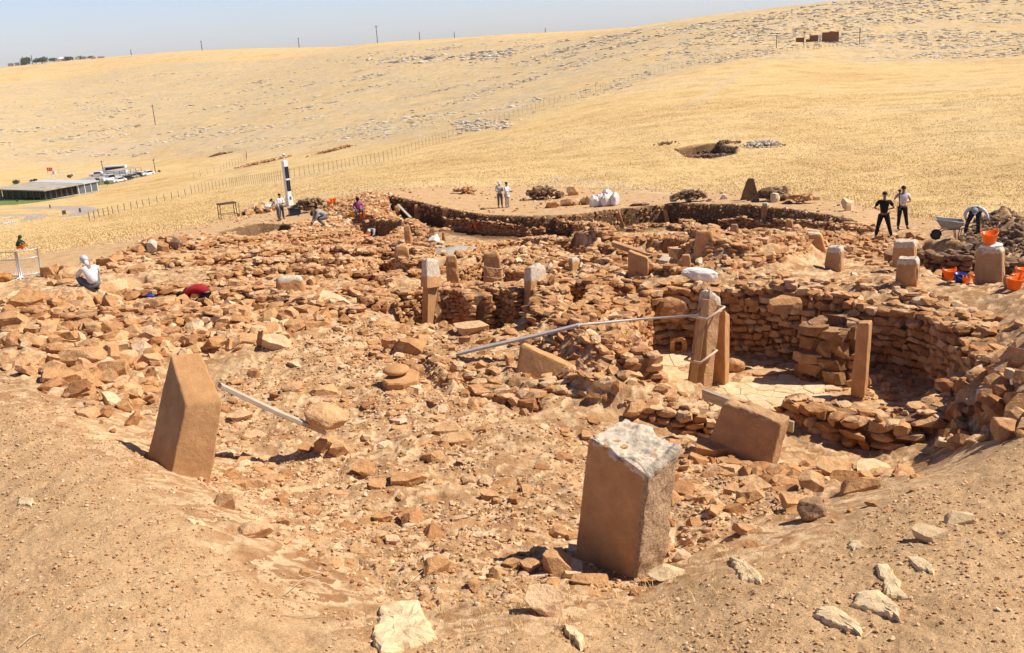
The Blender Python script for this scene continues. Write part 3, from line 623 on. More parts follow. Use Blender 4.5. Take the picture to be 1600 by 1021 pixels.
wall("short wall crossing the rubble left of the long beam-like slab", [(898,398),(945,388),(985,402)], .7, .5, (.16,.34), .13, seed=50, dz=.2)
wall("long irregular wall along the foot of the right-hand rubble slope, above the speckled stub", [(1150,396),(1210,380),(1290,374),(1345,380)], .5, .5, (.18,.36), .13, seed=51, dz=.25, kind='ang')
wall("upper wall parallel to the far cut left of the two people in white", [(700,347),(770,352),(850,364)], .7, .5, (.16,.32), .12, seed=52, dz=.25)
wall("low wall crossing left centre above the coursed corner pier", [(500,388),(560,382),(640,386)], .5, .5, (.18,.34), .12, seed=53, dz=.3)
wall("coursed wall above the white-topped block at left centre", [(400,418),(470,414),(540,416),(602,424)], .6, .5, (.18,.36), .12, seed=54, dz=.35)
wall("wall behind the tall white-headed pillar, closing the ragged stone's room", [(640,434),(700,428),(765,428),(820,434)], .7, .5, (.16,.34), .13, seed=55, dz=.3)
wall("rubble wall right of the white-capped pillar above the coursed wall", [(860,416),(930,414),(1000,424),(1062,430)], .5, .5, (.18,.38), .13, seed=56, dz=.25, kind='ang')
wall("ragged wall descending from the terrace towards the small boulder stub, right of the capped pillar", [(930,444),(938,470),(925,500),(890,515)], .7, .6, (.18,.4), .14, seed=57, dz=.3, kind='ang')
wall("short wall descending below the capped pillar", [(850,470),(846,492),(822,512)], .6, .5, (.18,.36), .14, seed=58, dz=.2, kind='ang')
wall("sunlit wall end below the dark shaded wall at left centre", [(560,478),(600,484),(640,500)], .5, .5, (.18,.36), .13, seed=59, dz=.25)
wall("broken wall piece between the long beam-like slab and the far cut", [(1075,396),(1120,388),(1160,376)], .8, .6, (.16,.32), .12, seed=60, dz=.3, kind='ang')

wall("short coursed wall on the slope above and left of the red-shirted digger", [(260,422),(340,413),(425,405)], .5, .5, (.2,.4), .13, seed=61, dz=.3)
wall("long coursed wall line across the upper left rubble below the mast", [(300,392),(380,384),(470,378),(560,374)], .55, .5, (.18,.36), .13, seed=62, dz=.35)
wall("stepped wall line of bigger stones left of the pale rounded boulder", [(350,468),(430,474),(500,484),(560,498)], .6, .5, (.22,.44), .15, seed=63, dz=.3)
wall("middle stepped row of wall stones right of the pointed orange boulder", [(130,520),(210,514),(300,508),(380,510)], .5, .5, (.25,.5), .16, seed=64, dz=.25, kind='ang')

# ------------------------------------------------------------------ loose stones
Z = []   # polygon px, stones per m2, size range, kinds, embed, tilt, label, group
def zone(pts, dens, smin, smax, kinds=('ang', 'slab', 'wall'), emb=0.25, tilt=0.22, lab=None, pw=2.2): Z.append((poly_w(pts), dens, smin, smax, kinds, emb, tilt, lab, pw))
zone([(0,470),(110,462),(250,478),(430,470),(520,495),(430,545),(250,560),(240,640),(180,680),(110,640),(0,585)], 8, .14, .62, ('ang','wall','ang'), .22, .34, "rough orange boulder in the stony bank at the left of the dig")
zone([(60,436),(200,395),(215,378),(345,368),(480,345),(560,312),(640,330),(660,345),(640,392),(600,480),(430,470),(300,462),(230,425),(170,428)], 13, .09, .44, ('ang','slab','slab','wall'), .36, .16, "tan rubble stone in the dense stony ground behind the squatting man")
zone([(240,640),(430,545),(600,500),(700,520),(800,530),(830,600),(900,650),(1100,720),(1280,790),(1000,900),(800,940),(600,940),(440,850),(350,770),(230,700)], 3.4, .07, .42, ('slab','ang','slab'), .5, .14, "flat tan stone bedded in the open dirt floor between the front pillars", 2.6)
zone([(500,490),(620,500),(700,500),(780,520),(850,480),(990,450),(980,520),(860,540),(830,600),(700,600),(560,560)], 6, .09, .4, ('ang','slab'), .25, .25, "angular stone in the rubble below the middle rooms")
zone([(640,330),(700,352),(760,386),(900,378),(1000,362),(1100,352),(1240,345),(1330,352),(1450,372),(1370,392),(1250,400),(1120,428),(1000,438),(850,440),(760,405),(640,400)], 12, .10, .42, ('ang','slab','wall'), .2, .25, "small tan stone in the rubble field in front of the far cut")
zone([(1120,432),(1260,436),(1440,452),(1600,500),(1640,600),(1560,560),(1500,490),(1400,465),(1300,450),(1200,438)], 9, .09, .4, ('ang','slab'), .25, .22, "loose stone on the terrace above the round room")
zone([(1280,400),(1360,385),(1450,400),(1490,430),(1440,450),(1380,452),(1290,430)], 14, .10, .42, ('ang','slab'), .25, .2, "loose stone lying around the two lone square stubs")
zone([(840,540),(930,505),(1010,530),(1030,590),(1100,640),(1200,655),(1190,672),(1060,668),(930,640),(850,600)], 9, .1, .4, ('ang','ang','slab'), .2, .35, "brown rubble stone on the bank left of the paved floor")
zone([(1040,700),(1100,700),(1250,730),(1400,720),(1440,735),(1300,780),(1230,830),(1060,880),(1040,800)], 6, .08, .5, ('ang','slab'), .3, .25, "rough stone at the foot of the right-hand bank")
zone([(1460,560),(1600,570),(1640,640),(1560,650),(1480,640)], 8, .15, .6, ('ang','wall'), .2, .35, "reddish boulder beside the dark hole at the right edge")
zone([(1130,560),(1250,560),(1450,560),(1500,600),(1440,630),(1300,610)], 2.5, .05, .22, ('ang','slab'), .35, .2, "small stone on the earth floor of the round room")
zone([(640,545),(700,560),(850,620),(840,655),(720,640),(650,600)], 8, .08, .38, ('ang','slab'), .25, .3, "tan rubble stone right of the round grinding stone")
zone([(1530,350),(1610,348),(1640,380),(1640,405),(1540,392),(1500,380)], 22, .12, .34, ('round','ang'), .0, .5, "dark brown stone in the spoil heap at the right edge", 2.0)
zone([(100,570),(250,655),(350,750),(460,850),(620,950),(820,960),(1000,905),(1150,860),(1290,790),(1420,750),(1560,680),(1600,690),(1450,800),(1200,900),(1000,960),(820,1000),(620,1000),(430,900),(300,790),(100,650)], 1.0, .06, .3, ('slab','ang'), .6, .12, "pale stone half buried along the crumbling edge of the bank")
zone([(215,375),(345,366),(600,306),(760,336),(960,326),(1240,328),(1400,352),(1500,352),(1420,338),(1200,302),(960,296),(700,294),(600,298),(400,330)], 0.35, .06, .3, ('ang','slab'), .3, .2, "small stone lying on the bare dirt strip along the far edge of the dig")
zone([(1020,560,-8.9),(1100,540,-8.9),(1200,570,-8.9),(1330,560,-8.9),(1470,580,-8.9),(1480,620,-8.9),(1400,650,-8.9),(1280,640,-8.9),(1150,640,-8.9),(1040,610,-8.9)], 3.0, .04, .22, ('ang','slab'), .3, .2, "")
zone([(1320,580,-8.9),(1400,570,-8.9),(1430,600,-8.9),(1400,630,-8.9),(1330,620,-8.9)], 9, .08, .36, ('ang','slab'), .2, .25, "")
zone([(795,452),(860,446),(940,446),(985,520),(1010,590),(900,610),(850,590),(800,530)], 12, .1, .42, ('ang','slab','ang'), .15, .4, "")
zone([(1440,560),(1600,560),(1700,640),(1600,690),(1500,700),(1440,670)], 9, .2, .7, ('ang','ang','wall'), .15, .4, "")
zone([(500,330),(560,310),(610,304),(650,330),(600,350),(520,352)], 14, .12, .45, ('ang','slab'), .2, .3, "")
KEEP = [poly_w(q) for q in ([(664,386),(676,376),(745,376),(756,392),(700,400),(668,398)], [(120,450),(235,428),(240,446),(330,452),(300,462),(180,470),(125,465)], [(1160,432),(1290,402),(1330,405),(1440,452),(1300,442)], )]
cand = []
for zi, (poly, dens, smin, smax, kinds, emb, tilt, lab, pw) in enumerate(Z):
    rg = np.random.default_rng(100 + zi)
    x0, y0 = poly.min(0); x1, y1 = poly.max(0); n = int((x1 - x0) * (y1 - y0) * dens * 2.6)
    x = rg.uniform(x0, x1, n); y = rg.uniform(y0, y1, n)
    cl = fbm(x * 0.55, y * 0.55, o=3, seed=60 + zi)
    m = (sdf(poly, x, y) < 0) & (cl * 1.6 + 0.75 > rg.random(n))
    x, y = x[m], y[m]
    rr_ = np.hypot(x, y); smn = np.maximum(smin, rr_ * 0.0022)
    for q in KEEP:
        mm = (sdf(q, x, y) > 0) | (rg.random(len(x)) < 0.08); x, y, rr_, smn = x[mm], y[mm], rr_[mm], smn[mm]
    s = smn + (smax - smn) * rg.random(len(x)) ** pw
    for i in range(len(x)): cand.append((x[i], y[i], s[i], zi, kinds[int(rg.integers(len(kinds)))]))
cx = np.array([c[0] for c in cand]); cy = np.array([c[1] for c in cand]); cs = np.array([c[2] for c in cand]); czi = np.array([c[3] for c in cand]); ck = np.array([c[4] for c in cand])
czz = height(cx, cy); rgS = np.random.default_rng(5)
cemb = np.array([Z[i][5] for i in czi]); ctl = np.array([Z[i][6] for i in czi])
flat = np.where(ck == 'slab', rgS.uniform(0.22, 0.42, len(cx)), np.where(ck == 'wall', rgS.uniform(0.38, 0.6, len(cx)), rgS.uniform(0.42, 0.75, len(cx))))
hx = cs / 2 * rgS.uniform(0.9, 1.25, len(cx)); hy = cs / 2 * rgS.uniform(0.6, 0.95, len(cx)); hz = cs / 2 * flat
cc = np.stack([cx, cy, czz + hz * (0.85 - 1.5 * cemb)], 1); yaw = rgS.uniform(0, 6.283, len(cx)); tx_ = rgS.normal(0, 1, len(cx)) * ctl; ty_ = rgS.normal(0, 1, len(cx)) * ctl; tin = np.clip(rgS.normal(0.5, 0.28, len(cx)), 0, 1)
dist = np.hypot(cx, cy); app = cs / dist; inview = np.abs(np.arctan2(cx, cy)) < R(28)
darkz = czi == 12
order = np.argsort(-np.where(inview & ~darkz, app, 0)); top_ids = order[:270]
is_top = np.zeros(len(cx), bool); is_top[top_ids] = True
def rubble(mask, lod, name, label, mat):
    rk = Rocks(); rg = np.random.default_rng(11)
    for kd in ('ang', 'slab', 'wall', 'round'):
        m = mask & (ck == kd)
        rk.add(kd, lod, cc[m], np.stack([hx[m], hy[m], hz[m]], 1), yaw[m], tx_[m], ty_[m], tin[m], rg)
    o = rk.build(name, mat)
    if o: tag(o, label, "rubble", kind="stuff")
lodm = app * F > 9
lodh = app * F > 17
rubble(~is_top & ~darkz & lodh, 3, "coarse_rubble", "rough broken tan limestone blocks and chunks strewn over the dig", M_STONE)
rubble(~is_top & ~darkz & lodm & ~lodh, 2, "rubble", "countless broken tan limestone pieces strewn over the whole dig", M_STONE)
rubble(~is_top & ~darkz & ~lodm, 1, "fine_rubble", "countless fist-sized tan stones filling the ground between the walls", M_STONE)
rubble(darkz, 3, "spoil_heap", "heap of dark brown stones at the right edge behind the bending man", M_DARKST)
LM = [((290,640),"leaning pillar"),((980,790),"front broken pillar"),((1165,675),"squat broad pillar"),((845,570),"broken centre slab"),((630,595),"round grinding stone"),((510,655),"boulder on the plank"),((425,640),"plank"),((130,565),"long rounded boulder"),((145,435),"squatting person"),((315,458),"red-shirted digger"),((455,445),"white-topped block"),((672,450),"tall white-headed pillar"),((835,440),"white-capped pillar"),((735,510),"propped flat slab"),((645,550),"large angular rock"),((810,530),"metal-faced beam"),((1100,530),"bound pillar"),((1060,520),"porthole stone"),((1345,550),"smooth room slab"),((1300,520),"stone bin"),((1350,650),"front room wall"),((1200,600),"paved floor"),((1540,600),"smooth oblong boulder"),((1560,670),"dark hole"),((1265,800),"egg-shaped boulder"),((1300,745),"flat-topped slab"),((1120,722),"rough brown boulder"),((850,955),"tilted bottom slab"),((632,985),"cream trapezoid slab"),((640,815),"crumbly clod"),((585,755),"two shadowed floor stones"),((712,690),"large floor slab"),((400,838),"rounded pale boulder"),((1120,433),"lone white sack"),((996,410),"thin orange slab"),((1418,418),"leaning round-cornered stub"),((1305,395),"speckled stub"),((1545,405),"big dark stub"),((30,420),"metal barrier"),((240,385),"upper left block heap"),((525,480),"pale rounded boulder"),((40,480),"pointed orange boulder"),((370,455),"tilted square block"),((780,610),"small boulder wall"),((960,640),"rubble wall by the paving"),((560,480),"sunlit coursed wall"),((1200,480),"back room wall"),((60,600),"left bank lip"),((220,690),"foot of the left bank"),((470,900),"bank edge at lower left"),((750,900),"lower edge of the open floor"),((1120,870),"foot of the right bank"),((400,560),"upper boulder rows"),((300,520),"left boulder wall"),((180,540),"stepped boulder row"),((1000,470),"room's left wall"),((1480,560),"shaded room wall")]
_seen = {}
def stone_label(i):
    v = cc[i]; dz = v @ FW; u = float(v @ RT / dz * F + 800); w = float(510.5 - v @ UP / dz * F); big = cs[i]
    d = sorted((math.hypot((u - a) * .8, w - b), n, a, b) for (a, b), n in LM)
    cw = "brown" if tin[i] < .22 else "reddish" if tin[i] < .42 else "orange" if tin[i] < .62 else "tan" if tin[i] < .82 else "pale"
    sw = "small" if big < .26 else "medium" if big < .42 else "large"; kw = {'ang': 'angular stone', 'slab': 'flat stone', 'wall': 'squared stone', 'round': 'rounded stone'}[str(ck[i])]
    for dd, n, a, b in d[:6]:
        dx, dy = u - a, w - b; far_ = "just " if dd < 50 else "" if dd < 110 else "well "
        di = ("right of" if dx > 0 else "left of") if abs(dx) > 1.6 * abs(dy) else ("below" if dy > 0 else "above") if abs(dy) > 1.6 * abs(dx) else ("below and " if dy > 0 else "above and ") + ("right of" if dx > 0 else "left of")
        L = f"{sw} {cw} {kw} {far_}{di} the {n}"
        if L not in _seen: _seen[L] = 1; return L
    dd, n, a, b = d[0]; L = f"{sw} {cw} {kw} between the {n} and the {d[1][1]}"; _seen[L] = 1; return L
for n_, i in enumerate(top_ids):
    kd = str(ck[i]); V, Fc = PROTO[(4 if app[i] * F > 38 else 3, kd)][int(i) % 7]
    M = rots(np.array([yaw[i]]), np.array([tx_[i]]), np.array([ty_[i]]))[0]
    o = mk("rubble_stone", V * np.array([hx[i], hy[i], hz[i]]) @ M.T, Fc, M_STONE, tint=float(tin[i]), loc=cc[i])
    tag(o, stone_label(i), "stone", "loose stones lying in the dig")
# stones sticking out of the cut soil face along the far rim
rgF = np.random.default_rng(77); rimp = PITS[1][0][:12]; sg = np.hypot(*(rimp[1:] - rimp[:-1]).T); cu = np.concatenate([[0], np.cumsum(sg)]); nF = 1500
sF = rgF.uniform(0, cu[-1], nF); xF = np.interp(sF, cu, rimp[:, 0]); yF = np.interp(sF, cu, rimp[:, 1]); e_ = rgF.uniform(.02, .42, nF); xq = xF * (1 - e_ / np.hypot(xF, yF)); yq = yF * (1 - e_ / np.hypot(xF, yF))
szF = .05 + .2 * rgF.random(nF) ** 2.5; rkF = Rocks(); rkF.add('ang', 2, np.stack([xq, yq, height(xq, yq) + .0], 1), np.stack([szF / 2, szF * .4, szF * .35], 1), rgF.uniform(0, 6.3, nF), rgF.normal(0, .4, nF), rgF.normal(0, .4, nF), rgF.random(nF), rgF)
tag(rkF.build("section_stones", M_STONE), "small stones sticking out of the dark soil section along the far edge", "rubble", kind="stuff")
# pebbles and gravel near the camera
def gravel(pts, n, smin, smax, name, label, mat, pw=3, emb=0.3, seed=1, lod=1):
    rg = np.random.default_rng(seed); poly = poly_w(pts); x0, y0 = poly.min(0); x1, y1 = poly.max(0)
    a = rg.uniform(np.arctan2(poly[:, 0], poly[:, 1]).min(), np.arctan2(poly[:, 0], poly[:, 1]).max(), n); r = np.sqrt(rg.uniform(0, 1, n)) * 0
    x = rg.uniform(x0, x1, n); y = rg.uniform(y0, y1, n); m = sdf(poly, x, y) < 0; x, y = x[m], y[m]; m = fbm(x * 0.8, y * 0.8, o=3, seed=seed + 70) * 1.5 + 0.8 > rg.random(len(x)); x, y = x[m], y[m]; n = len(x)
    s = smin + (smax - smin) * rg.random(n) ** pw; z = height(x, y); rk = Rocks()
    rk.add('ang', lod, np.stack([x, y, z + s * 0.2 * (1 - emb)], 1), np.stack([s / 2, s * 0.38, s * 0.28], 1), rg.uniform(0, 6.28, n), rg.normal(0, .3, n), rg.normal(0, .3, n), np.clip(rg.normal(0.72, .25, n), 0, 1), rg)
    o = rk.build(name, mat); tag(o, label, "gravel", kind="stuff")
gravel([(-150,560),(0,570),(120,650),(230,720),(345,800),(450,900),(600,985),(820,1000),(1000,940),(1200,880),(1400,780),(1600,690),(1750,700),(1800,1100),(-250,1100)], 170000, .007, .065, "gravel", "fine gravel and pebbles scattered over the trodden banks in the foreground", M_STONE, 5)
gravel([(230,700),(240,640),(430,545),(600,505),(830,530),(900,650),(1100,720),(1280,790),(1050,890),(800,950),(600,950),(440,860),(345,780)], 60000, .012, .11, "floor_gravel", "small stone chips strewn over the open dirt floor of the dig", M_STONE, 4, seed=2)

# ------------------------------------------------------------------ big single stones
def boulder(px, py, w, d, h, yaw_=0.0, kind='ang', tx=0.0, ty=0.0, mat=None, tint=0.5, label="", dz=0.0, name="boulder", cat="boulder", var=0, r=None, emb=0.15, group=None, lod=4, at=None):
    p = np.array(at) if at is not None else (G(px, py) if r is None else GR(px, py, r)); p = onground(p) if at is None else p
    V, Fc = PROTO[(lod, kind)][var % len(PROTO[(lod, kind)])]
    M = rots(np.array([yaw_]), np.array([tx]), np.array([ty]))[0]; V = V * np.array([w, d, h]) * 0.5 @ M.T
    z0 = V[:, 2].min(); o = mk(name, V, Fc, mat or M_STONE, tint=tint, loc=(p[0], p[1], p[2] - z0 - emb * h + dz)); return tag(o, label, cat, group)

# ------------------------------------------------------------------ worked stone: pillars, slabs
def pillar_mat(name, base, pale, rough_b=0.5):
    m, t, b = newmat(name); p = pos(t); pt = attr(t, "patina"); tn = attr(t, "tint")
    n1 = noise(t, p, 3.0, 6, 0.65); n2 = noise(t, p, 45, 4, 0.7); n3 = noise(t, p, 14, 5, 0.65)
    c = mix(t, 1.0, base, ramp(t, n1, [(0.3, (0.80, 0.76, 0.72)), (0.55, (1, 1, 1)), (0.72, (1.15, 1.15, 1.15))]), 'MULTIPLY')
    c = mix(t, 0.5, c, ramp(t, n2, [(0.3, (0.68, 0.64, 0.6)), (0.5, (1, 1, 1)), (0.7, (1.15, 1.15, 1.15))]), 'MULTIPLY')
    pc = ramp(t, n3, [(0.3, tuple(v * 0.45 for v in pale)), (0.45, pale), (0.7, tuple(min(0.8, v * 1.25) for v in pale))])
    pit_ = attr(t, "pitted"); n4 = noise(t, p, 26, 5, 0.75); c = mix(t, pit_, c, ramp(t, n4, [(0.32, (0.18, 0.095, 0.05)), (0.46, (0.50, 0.31, 0.165)), (0.62, (0.68, 0.48, 0.30))]))
    ml = N(t, "ShaderNodeMath", operation='MULTIPLY_ADD'); t.links.new(noise(t, p, 7, 6, 0.7), ml.inputs[0]); ml.inputs[1].default_value = 0.9; t.links.new(pt, ml.inputs[2]); c = mix(t, mrange(t, ml.outputs[0], 0.98, 1.06), c, pc); t.links.new(c, b.inputs["Base Color"]); b.inputs["Roughness"].default_value = 0.92
    pb2 = N(t, "ShaderNodeMath", operation='MULTIPLY'); t.links.new(n4, pb2.inputs[0]); t.links.new(pit_, pb2.inputs[1]); pr = bump(t, b, n3, rough_b, 0.03); pr = bump(t, b, pb2.outputs[0], 1.0, 0.05, pr); bump(t, b, n2, rough_b, 0.008, pr); return m
M_PIL = pillar_mat("pillar_limestone", (0.52, 0.275, 0.115), (0.53, 0.43, 0.32), 0.45)
M_PIL2 = pillar_mat("rough_pillar_limestone", (0.47, 0.275, 0.14), (0.56, 0.47, 0.36), 1.0)
CUBE = None
def cube_grid(n):
    pts = {}; F_ = []
    def vid(p):
        k = tuple(np.round(p, 5)); 
        if k not in pts: pts[k] = len(pts)
        return pts[k]
    g = np.linspace(-1, 1, n + 1)
    for ax in range(3):
        for sg in (-1, 1):
            for i in range(n):
                for j in range(n):
                    q = []
                    for (u, v) in ((i, j), (i + 1, j), (i + 1, j + 1), (i, j + 1)):
                        p = [0, 0, 0]; p[ax] = sg; p[(ax + 1) % 3] = g[u]; p[(ax + 2) % 3] = g[v]; q.append(vid(p))
                    F_.append(q if sg > 0 else q[::-1])
    return np.array(list(pts.keys())), np.array(F_)
CG_ = {}
def block(name, bot, top, mat, label=None, cat=None, n=18, amp=0.012, rnd=16, patina=0.0, pat_h=0.8, topamp=0.03, sink=0.35, parent=None, seed=0, group=None, side_amp=None, origin=None, rough_faces=()):
    """bot/top: four world corners each, order: front-left, front-right, back-right, back-left"""
    if n not in CG_: CG_[n] = cube_grid(n)
    q, Fc = CG_[n]; q = q.copy(); nn = (np.abs(q) ** rnd).sum(1) ** (1 / rnd); q = q / nn[:, None]
    bot = np.array(bot, float); top = np.array(top, float)
    axis = (top.mean(0) - bot.mean(0)); axis /= np.linalg.norm(axis); bot = bot - axis * sink
    u, v, w = (q[:, 0] + 1) / 2, (q[:, 1] + 1) / 2, (q[:, 2] + 1) / 2
    def bil(c): return ((c[0][None] * (1 - u)[:, None] + c[1][None] * u[:, None]) * (1 - v)[:, None] + (c[3][None] * (1 - u)[:, None] + c[2][None] * u[:, None]) * v[:, None])
    Pp = bil(bot) * (1 - w)[:, None] + bil(top) * w[:, None]
    cen = Pp.mean(0); s = seed * 7.7
    ex = (top[1] - top[0]); ey = (top[3] - top[0]); ex = ex / np.linalg.norm(ex); ey = ey / np.linalg.norm(ey)
    x, y, z = (Pp - cen).T
    dom = np.argmax(np.abs(q), 1); nrm = np.zeros_like(Pp)
    nrm += ex[None] * np.where(np.abs(q[:, 0]) > 0.97, np.sign(q[:, 0]), 0)[:, None] + ey[None] * np.where(np.abs(q[:, 1]) > 0.97, np.sign(q[:, 1]), 0)[:, None] + axis[None] * np.where(np.abs(q[:, 2]) > 0.97, np.sign(q[:, 2]), 0)[:, None]
    a = np.full(len(q), amp)
    for f, am in rough_faces:           # (axis, sign), amplitude
        a = np.where(np.abs(q[:, f[0]] - f[1]) < 0.06, am, a)
    a = np.where(q[:, 2] > 0.94, topamp, a)
    d = fbm(x * 3.2 + s, y * 3.2, z * 3.2, o=2, seed=seed) * 1.3 * a + fbm(x * 9 + s, y * 9, z * 9, o=2, seed=seed + 5) * a * .45
    Pp = Pp + nrm * d[:, None]
    if origin is None: origin = bot.mean(0) + axis * sink
    pat = sstep(pat_h - 0.22, pat_h + 0.18, w) * (0.25 + 0.75 * patina) * (1 if patina > 0 else 0); ptd = np.zeros(len(q))
    for f, am in rough_faces:
        if am > .02: ptd = np.maximum(ptd, sstep(.8, .93, q[:, f[0]] * f[1]))
    o = mk(name, Pp - origin, Fc, mat, tint=np.full(len(q), 0.5), loc=None if parent else origin, parent=parent)
    at = o.data.attributes.new("patina", 'FLOAT', 'POINT'); at.data.foreach_set("value", pat.astype(np.float32)); at = o.data.attributes.new("pitted", 'FLOAT', 'POINT'); at.data.foreach_set("value", ptd.astype(np.float32))
    if label: tag(o, label, cat or "stone pillar", group)
    return o
def gp(px, py, r): return Pr(px, py, r)
# front broken pillar
block("broken_pillar", [Pr(898,866,12.1), Pr(996,906,11.4), Pr(1036,886,11.75), Pr(952,848,12.5)], [Pr(920,676,12.15), Pr(1014,745,11.45), Pr(1063,698,11.95), Pr(978,654,12.65)], M_PIL,
      "large broken pillar with a pale weathered top and smooth shaded face in the foreground", n=80, amp=0.005, topamp=0.075, patina=1.0, pat_h=0.97, seed=1, rough_faces=(((0, 1), 0.035),), rnd=40, group="broken T-pillars standing in the dig")
# left leaning pillar
block("broken_pillar", [Pr(228,714,16.3), Pr(264,742,15.45), Pr(330,752,15.2), Pr(312,712,16.3)], [Pr(266,554,16.95), Pr(291,634,15.85), Pr(348,628,15.7), Pr(311,548,16.9)], M_PIL,
      "tall leaning pillar with a bright sloping top at the left, a plank behind it", n=36, amp=0.006, topamp=0.012, patina=0.0, pat_h=0.985, seed=2, rnd=36, rough_faces=(((0, 1), 0.012), ((1, -1), 0.012)), group="broken T-pillars standing in the dig")
block("broken_pillar", [Pr(1101,696,17.8), Pr(1208,726,17.4), Pr(1220,716,17.75), Pr(1112,688,18.15)], [Pr(1130,629,17.85), Pr(1222,662,17.5), Pr(1238,648,17.85), Pr(1140,619,18.15)], M_PIL2,
      "squat broad pillar with chipped shoulders, a wide grey board behind it", n=44, amp=0.016, topamp=0.05, patina=0.0, pat_h=0.95, seed=3, rnd=12, group="broken T-pillars standing in the dig")
block("leaning_slab", [Pr(808,584,21.5), Pr(872,606,21.0), Pr(880,600,21.25), Pr(816,578,21.75)], [Pr(813,537,21.75), Pr(889,573,21.2), Pr(896,568,21.45), Pr(819,533,22.0)], M_PIL,
      "broad broken slab with a slanting top edge standing against the rubble bank at centre", "stone slab", n=24, amp=0.008, topamp=0.03, patina=0.3, pat_h=0.9, seed=4)
# tall pillar with a white head
t = thing("t_pillar", G(668, 498), "tall narrow pillar with a white weathered head standing in the middle rooms", "stone pillar", "broken T-pillars standing in the dig")
og = np.array(t.location)
block("shaft", [Pr(660,506,29.0), Pr(669,508,28.9), Pr(676,506,29.3), Pr(667,504,29.4)], [Pr(660,446,29.1), Pr(669,449,28.9), Pr(685,446,29.3), Pr(676,443,29.4)], M_PIL, n=12, amp=0.008, topamp=0.01, seed=5, parent=t, origin=og)
block("pillar_head", [Pr(656,449,29.0), Pr(667,452,28.7), Pr(692,448,29.2), Pr(681,445,29.5)], [Pr(659,408,29.1), Pr(667,405,28.85), Pr(685,407,29.3), Pr(675,402,29.5)], M_PIL, n=16, amp=0.018, topamp=0.06, seed=6, patina=1.0, pat_h=0.42, sink=0.0, parent=t, origin=og)
# white-capped square pillar
block("capped_pillar", [Pr(817,466,28.9), Pr(829,471,28.6), Pr(856,464,29.0), Pr(842,460,29.3)], [Pr(819,418,29.1), Pr(829,416,28.8), Pr(853,417,29.2), Pr(842,412,29.4)], M_PIL,
      "square upright pillar with a rounded white cap right of the middle rooms", n=20, amp=0.012, topamp=0.07, patina=1.0, pat_h=0.68, seed=7, rnd=14, group="broken T-pillars standing in the dig")
block("pillar_stub", [Pr(889,430,33.0), Pr(895,432,32.8), Pr(906,430,33.1), Pr(900,428,33.4)], [Pr(888,403,33.1), Pr(894,404,32.9), Pr(906,404,33.2), Pr(900,401,33.5)], M_PIL, "small upright stub with a grey top between the white-capped pillar and the thin tilted slab", n=12, patina=0.9, pat_h=0.85, seed=8, group="small pillar stubs")
def gr_(px, py): q = G(px, py); return float(np.hypot(q[0], q[1]))
r1 = gr_(996, 428) - .3
block("upright_slab", [Pr(981,430,r1), Pr(1013,424,r1-.4), Pr(1014,420,r1-.1), Pr(982,428,r1+.3)], [Pr(981,392,r1+.1), Pr(1012,404,r1-.3), Pr(1013,401,r1), Pr(983,389,r1+.35)], M_PIL, "thin tilted orange slab standing on edge in the rubble at right centre", "stone slab", n=14, amp=0.01, topamp=0.02, seed=9)
r2 = gr_(990, 402); r3 = gr_(1030, 414) - .2
block("fallen_slab", [Pr(955,386,r2), Pr(1030,411,r2-1.2), Pr(1034,404,r2-.8), Pr(958,382,r2+.4)], [Pr(955,378,r2), Pr(1030,403,r2-1.2), Pr(1033,399,r2-.8), Pr(958,375,r2+.4)], M_PIL2, "long grey beam-like slab lying across the sunken room", "stone slab", n=18, amp=0.02, topamp=0.02, seed=10, sink=0.0)
block("pale_block", [Pr(1025,415,r3), Pr(1044,417,r3-.2), Pr(1050,405,r3+.3), Pr(1033,402,r3+.6)], [Pr(1029,406,r3), Pr(1044,408,r3-.2), Pr(1050,399,r3+.3), Pr(1036,397,r3+.6)], M_PIL, "pale oblong block beside the foot of the long beam-like slab", "stone block", n=12, patina=0.6, pat_h=0.5, seed=11)
for (x0, x1, y0, y1, r, th, lab, pt, sd, rn) in ((1393,1434,402,374,31.2,.4,"broad square-topped stub with a grey crust just below the two standing men",.9,12,12),
        (1397,1438,438,400,27.6,.35,"leaning round-cornered grey-brown stub left of the orange buckets",.55,13,8),
        (1288,1320,408,382,31.5,.5,"rough weathered stub with a grey speckled top at the left end of the terrace",1.0,14,6),
        (1521,1572,428,384,28.6,.5,"big dark stub with rounded shoulders, an orange bucket standing on its top",.35,15,7)):
    block("pillar_stub", [Pr(x0, y0, r), Pr(x1 - 4, y0 + 3, r - .15), Pr(x1, y0 - 4, r + th), Pr(x0 + 4, y0 - 6, r + th)], [Pr(x0 + 4, y1 + 4, r + .05), Pr(x1 - 5, y1 + 4, r - .1), Pr(x1, y1, r + th), Pr(x0 + 7, y1, r + th)],
          M_PIL2 if sd in (14, 15) else M_PIL, lab, n=22, amp=0.035, topamp=0.07, patina=min(1, pt + .15), pat_h=0.78, seed=sd, rnd=rn, group="small pillar stubs")
M_BIN = stone_mat("mud_plaster_stone", [(0.24, 0.12, 0.055), (0.32, 0.165, 0.075), (0.38, 0.205, 0.095), (0.46, 0.27, 0.14)])
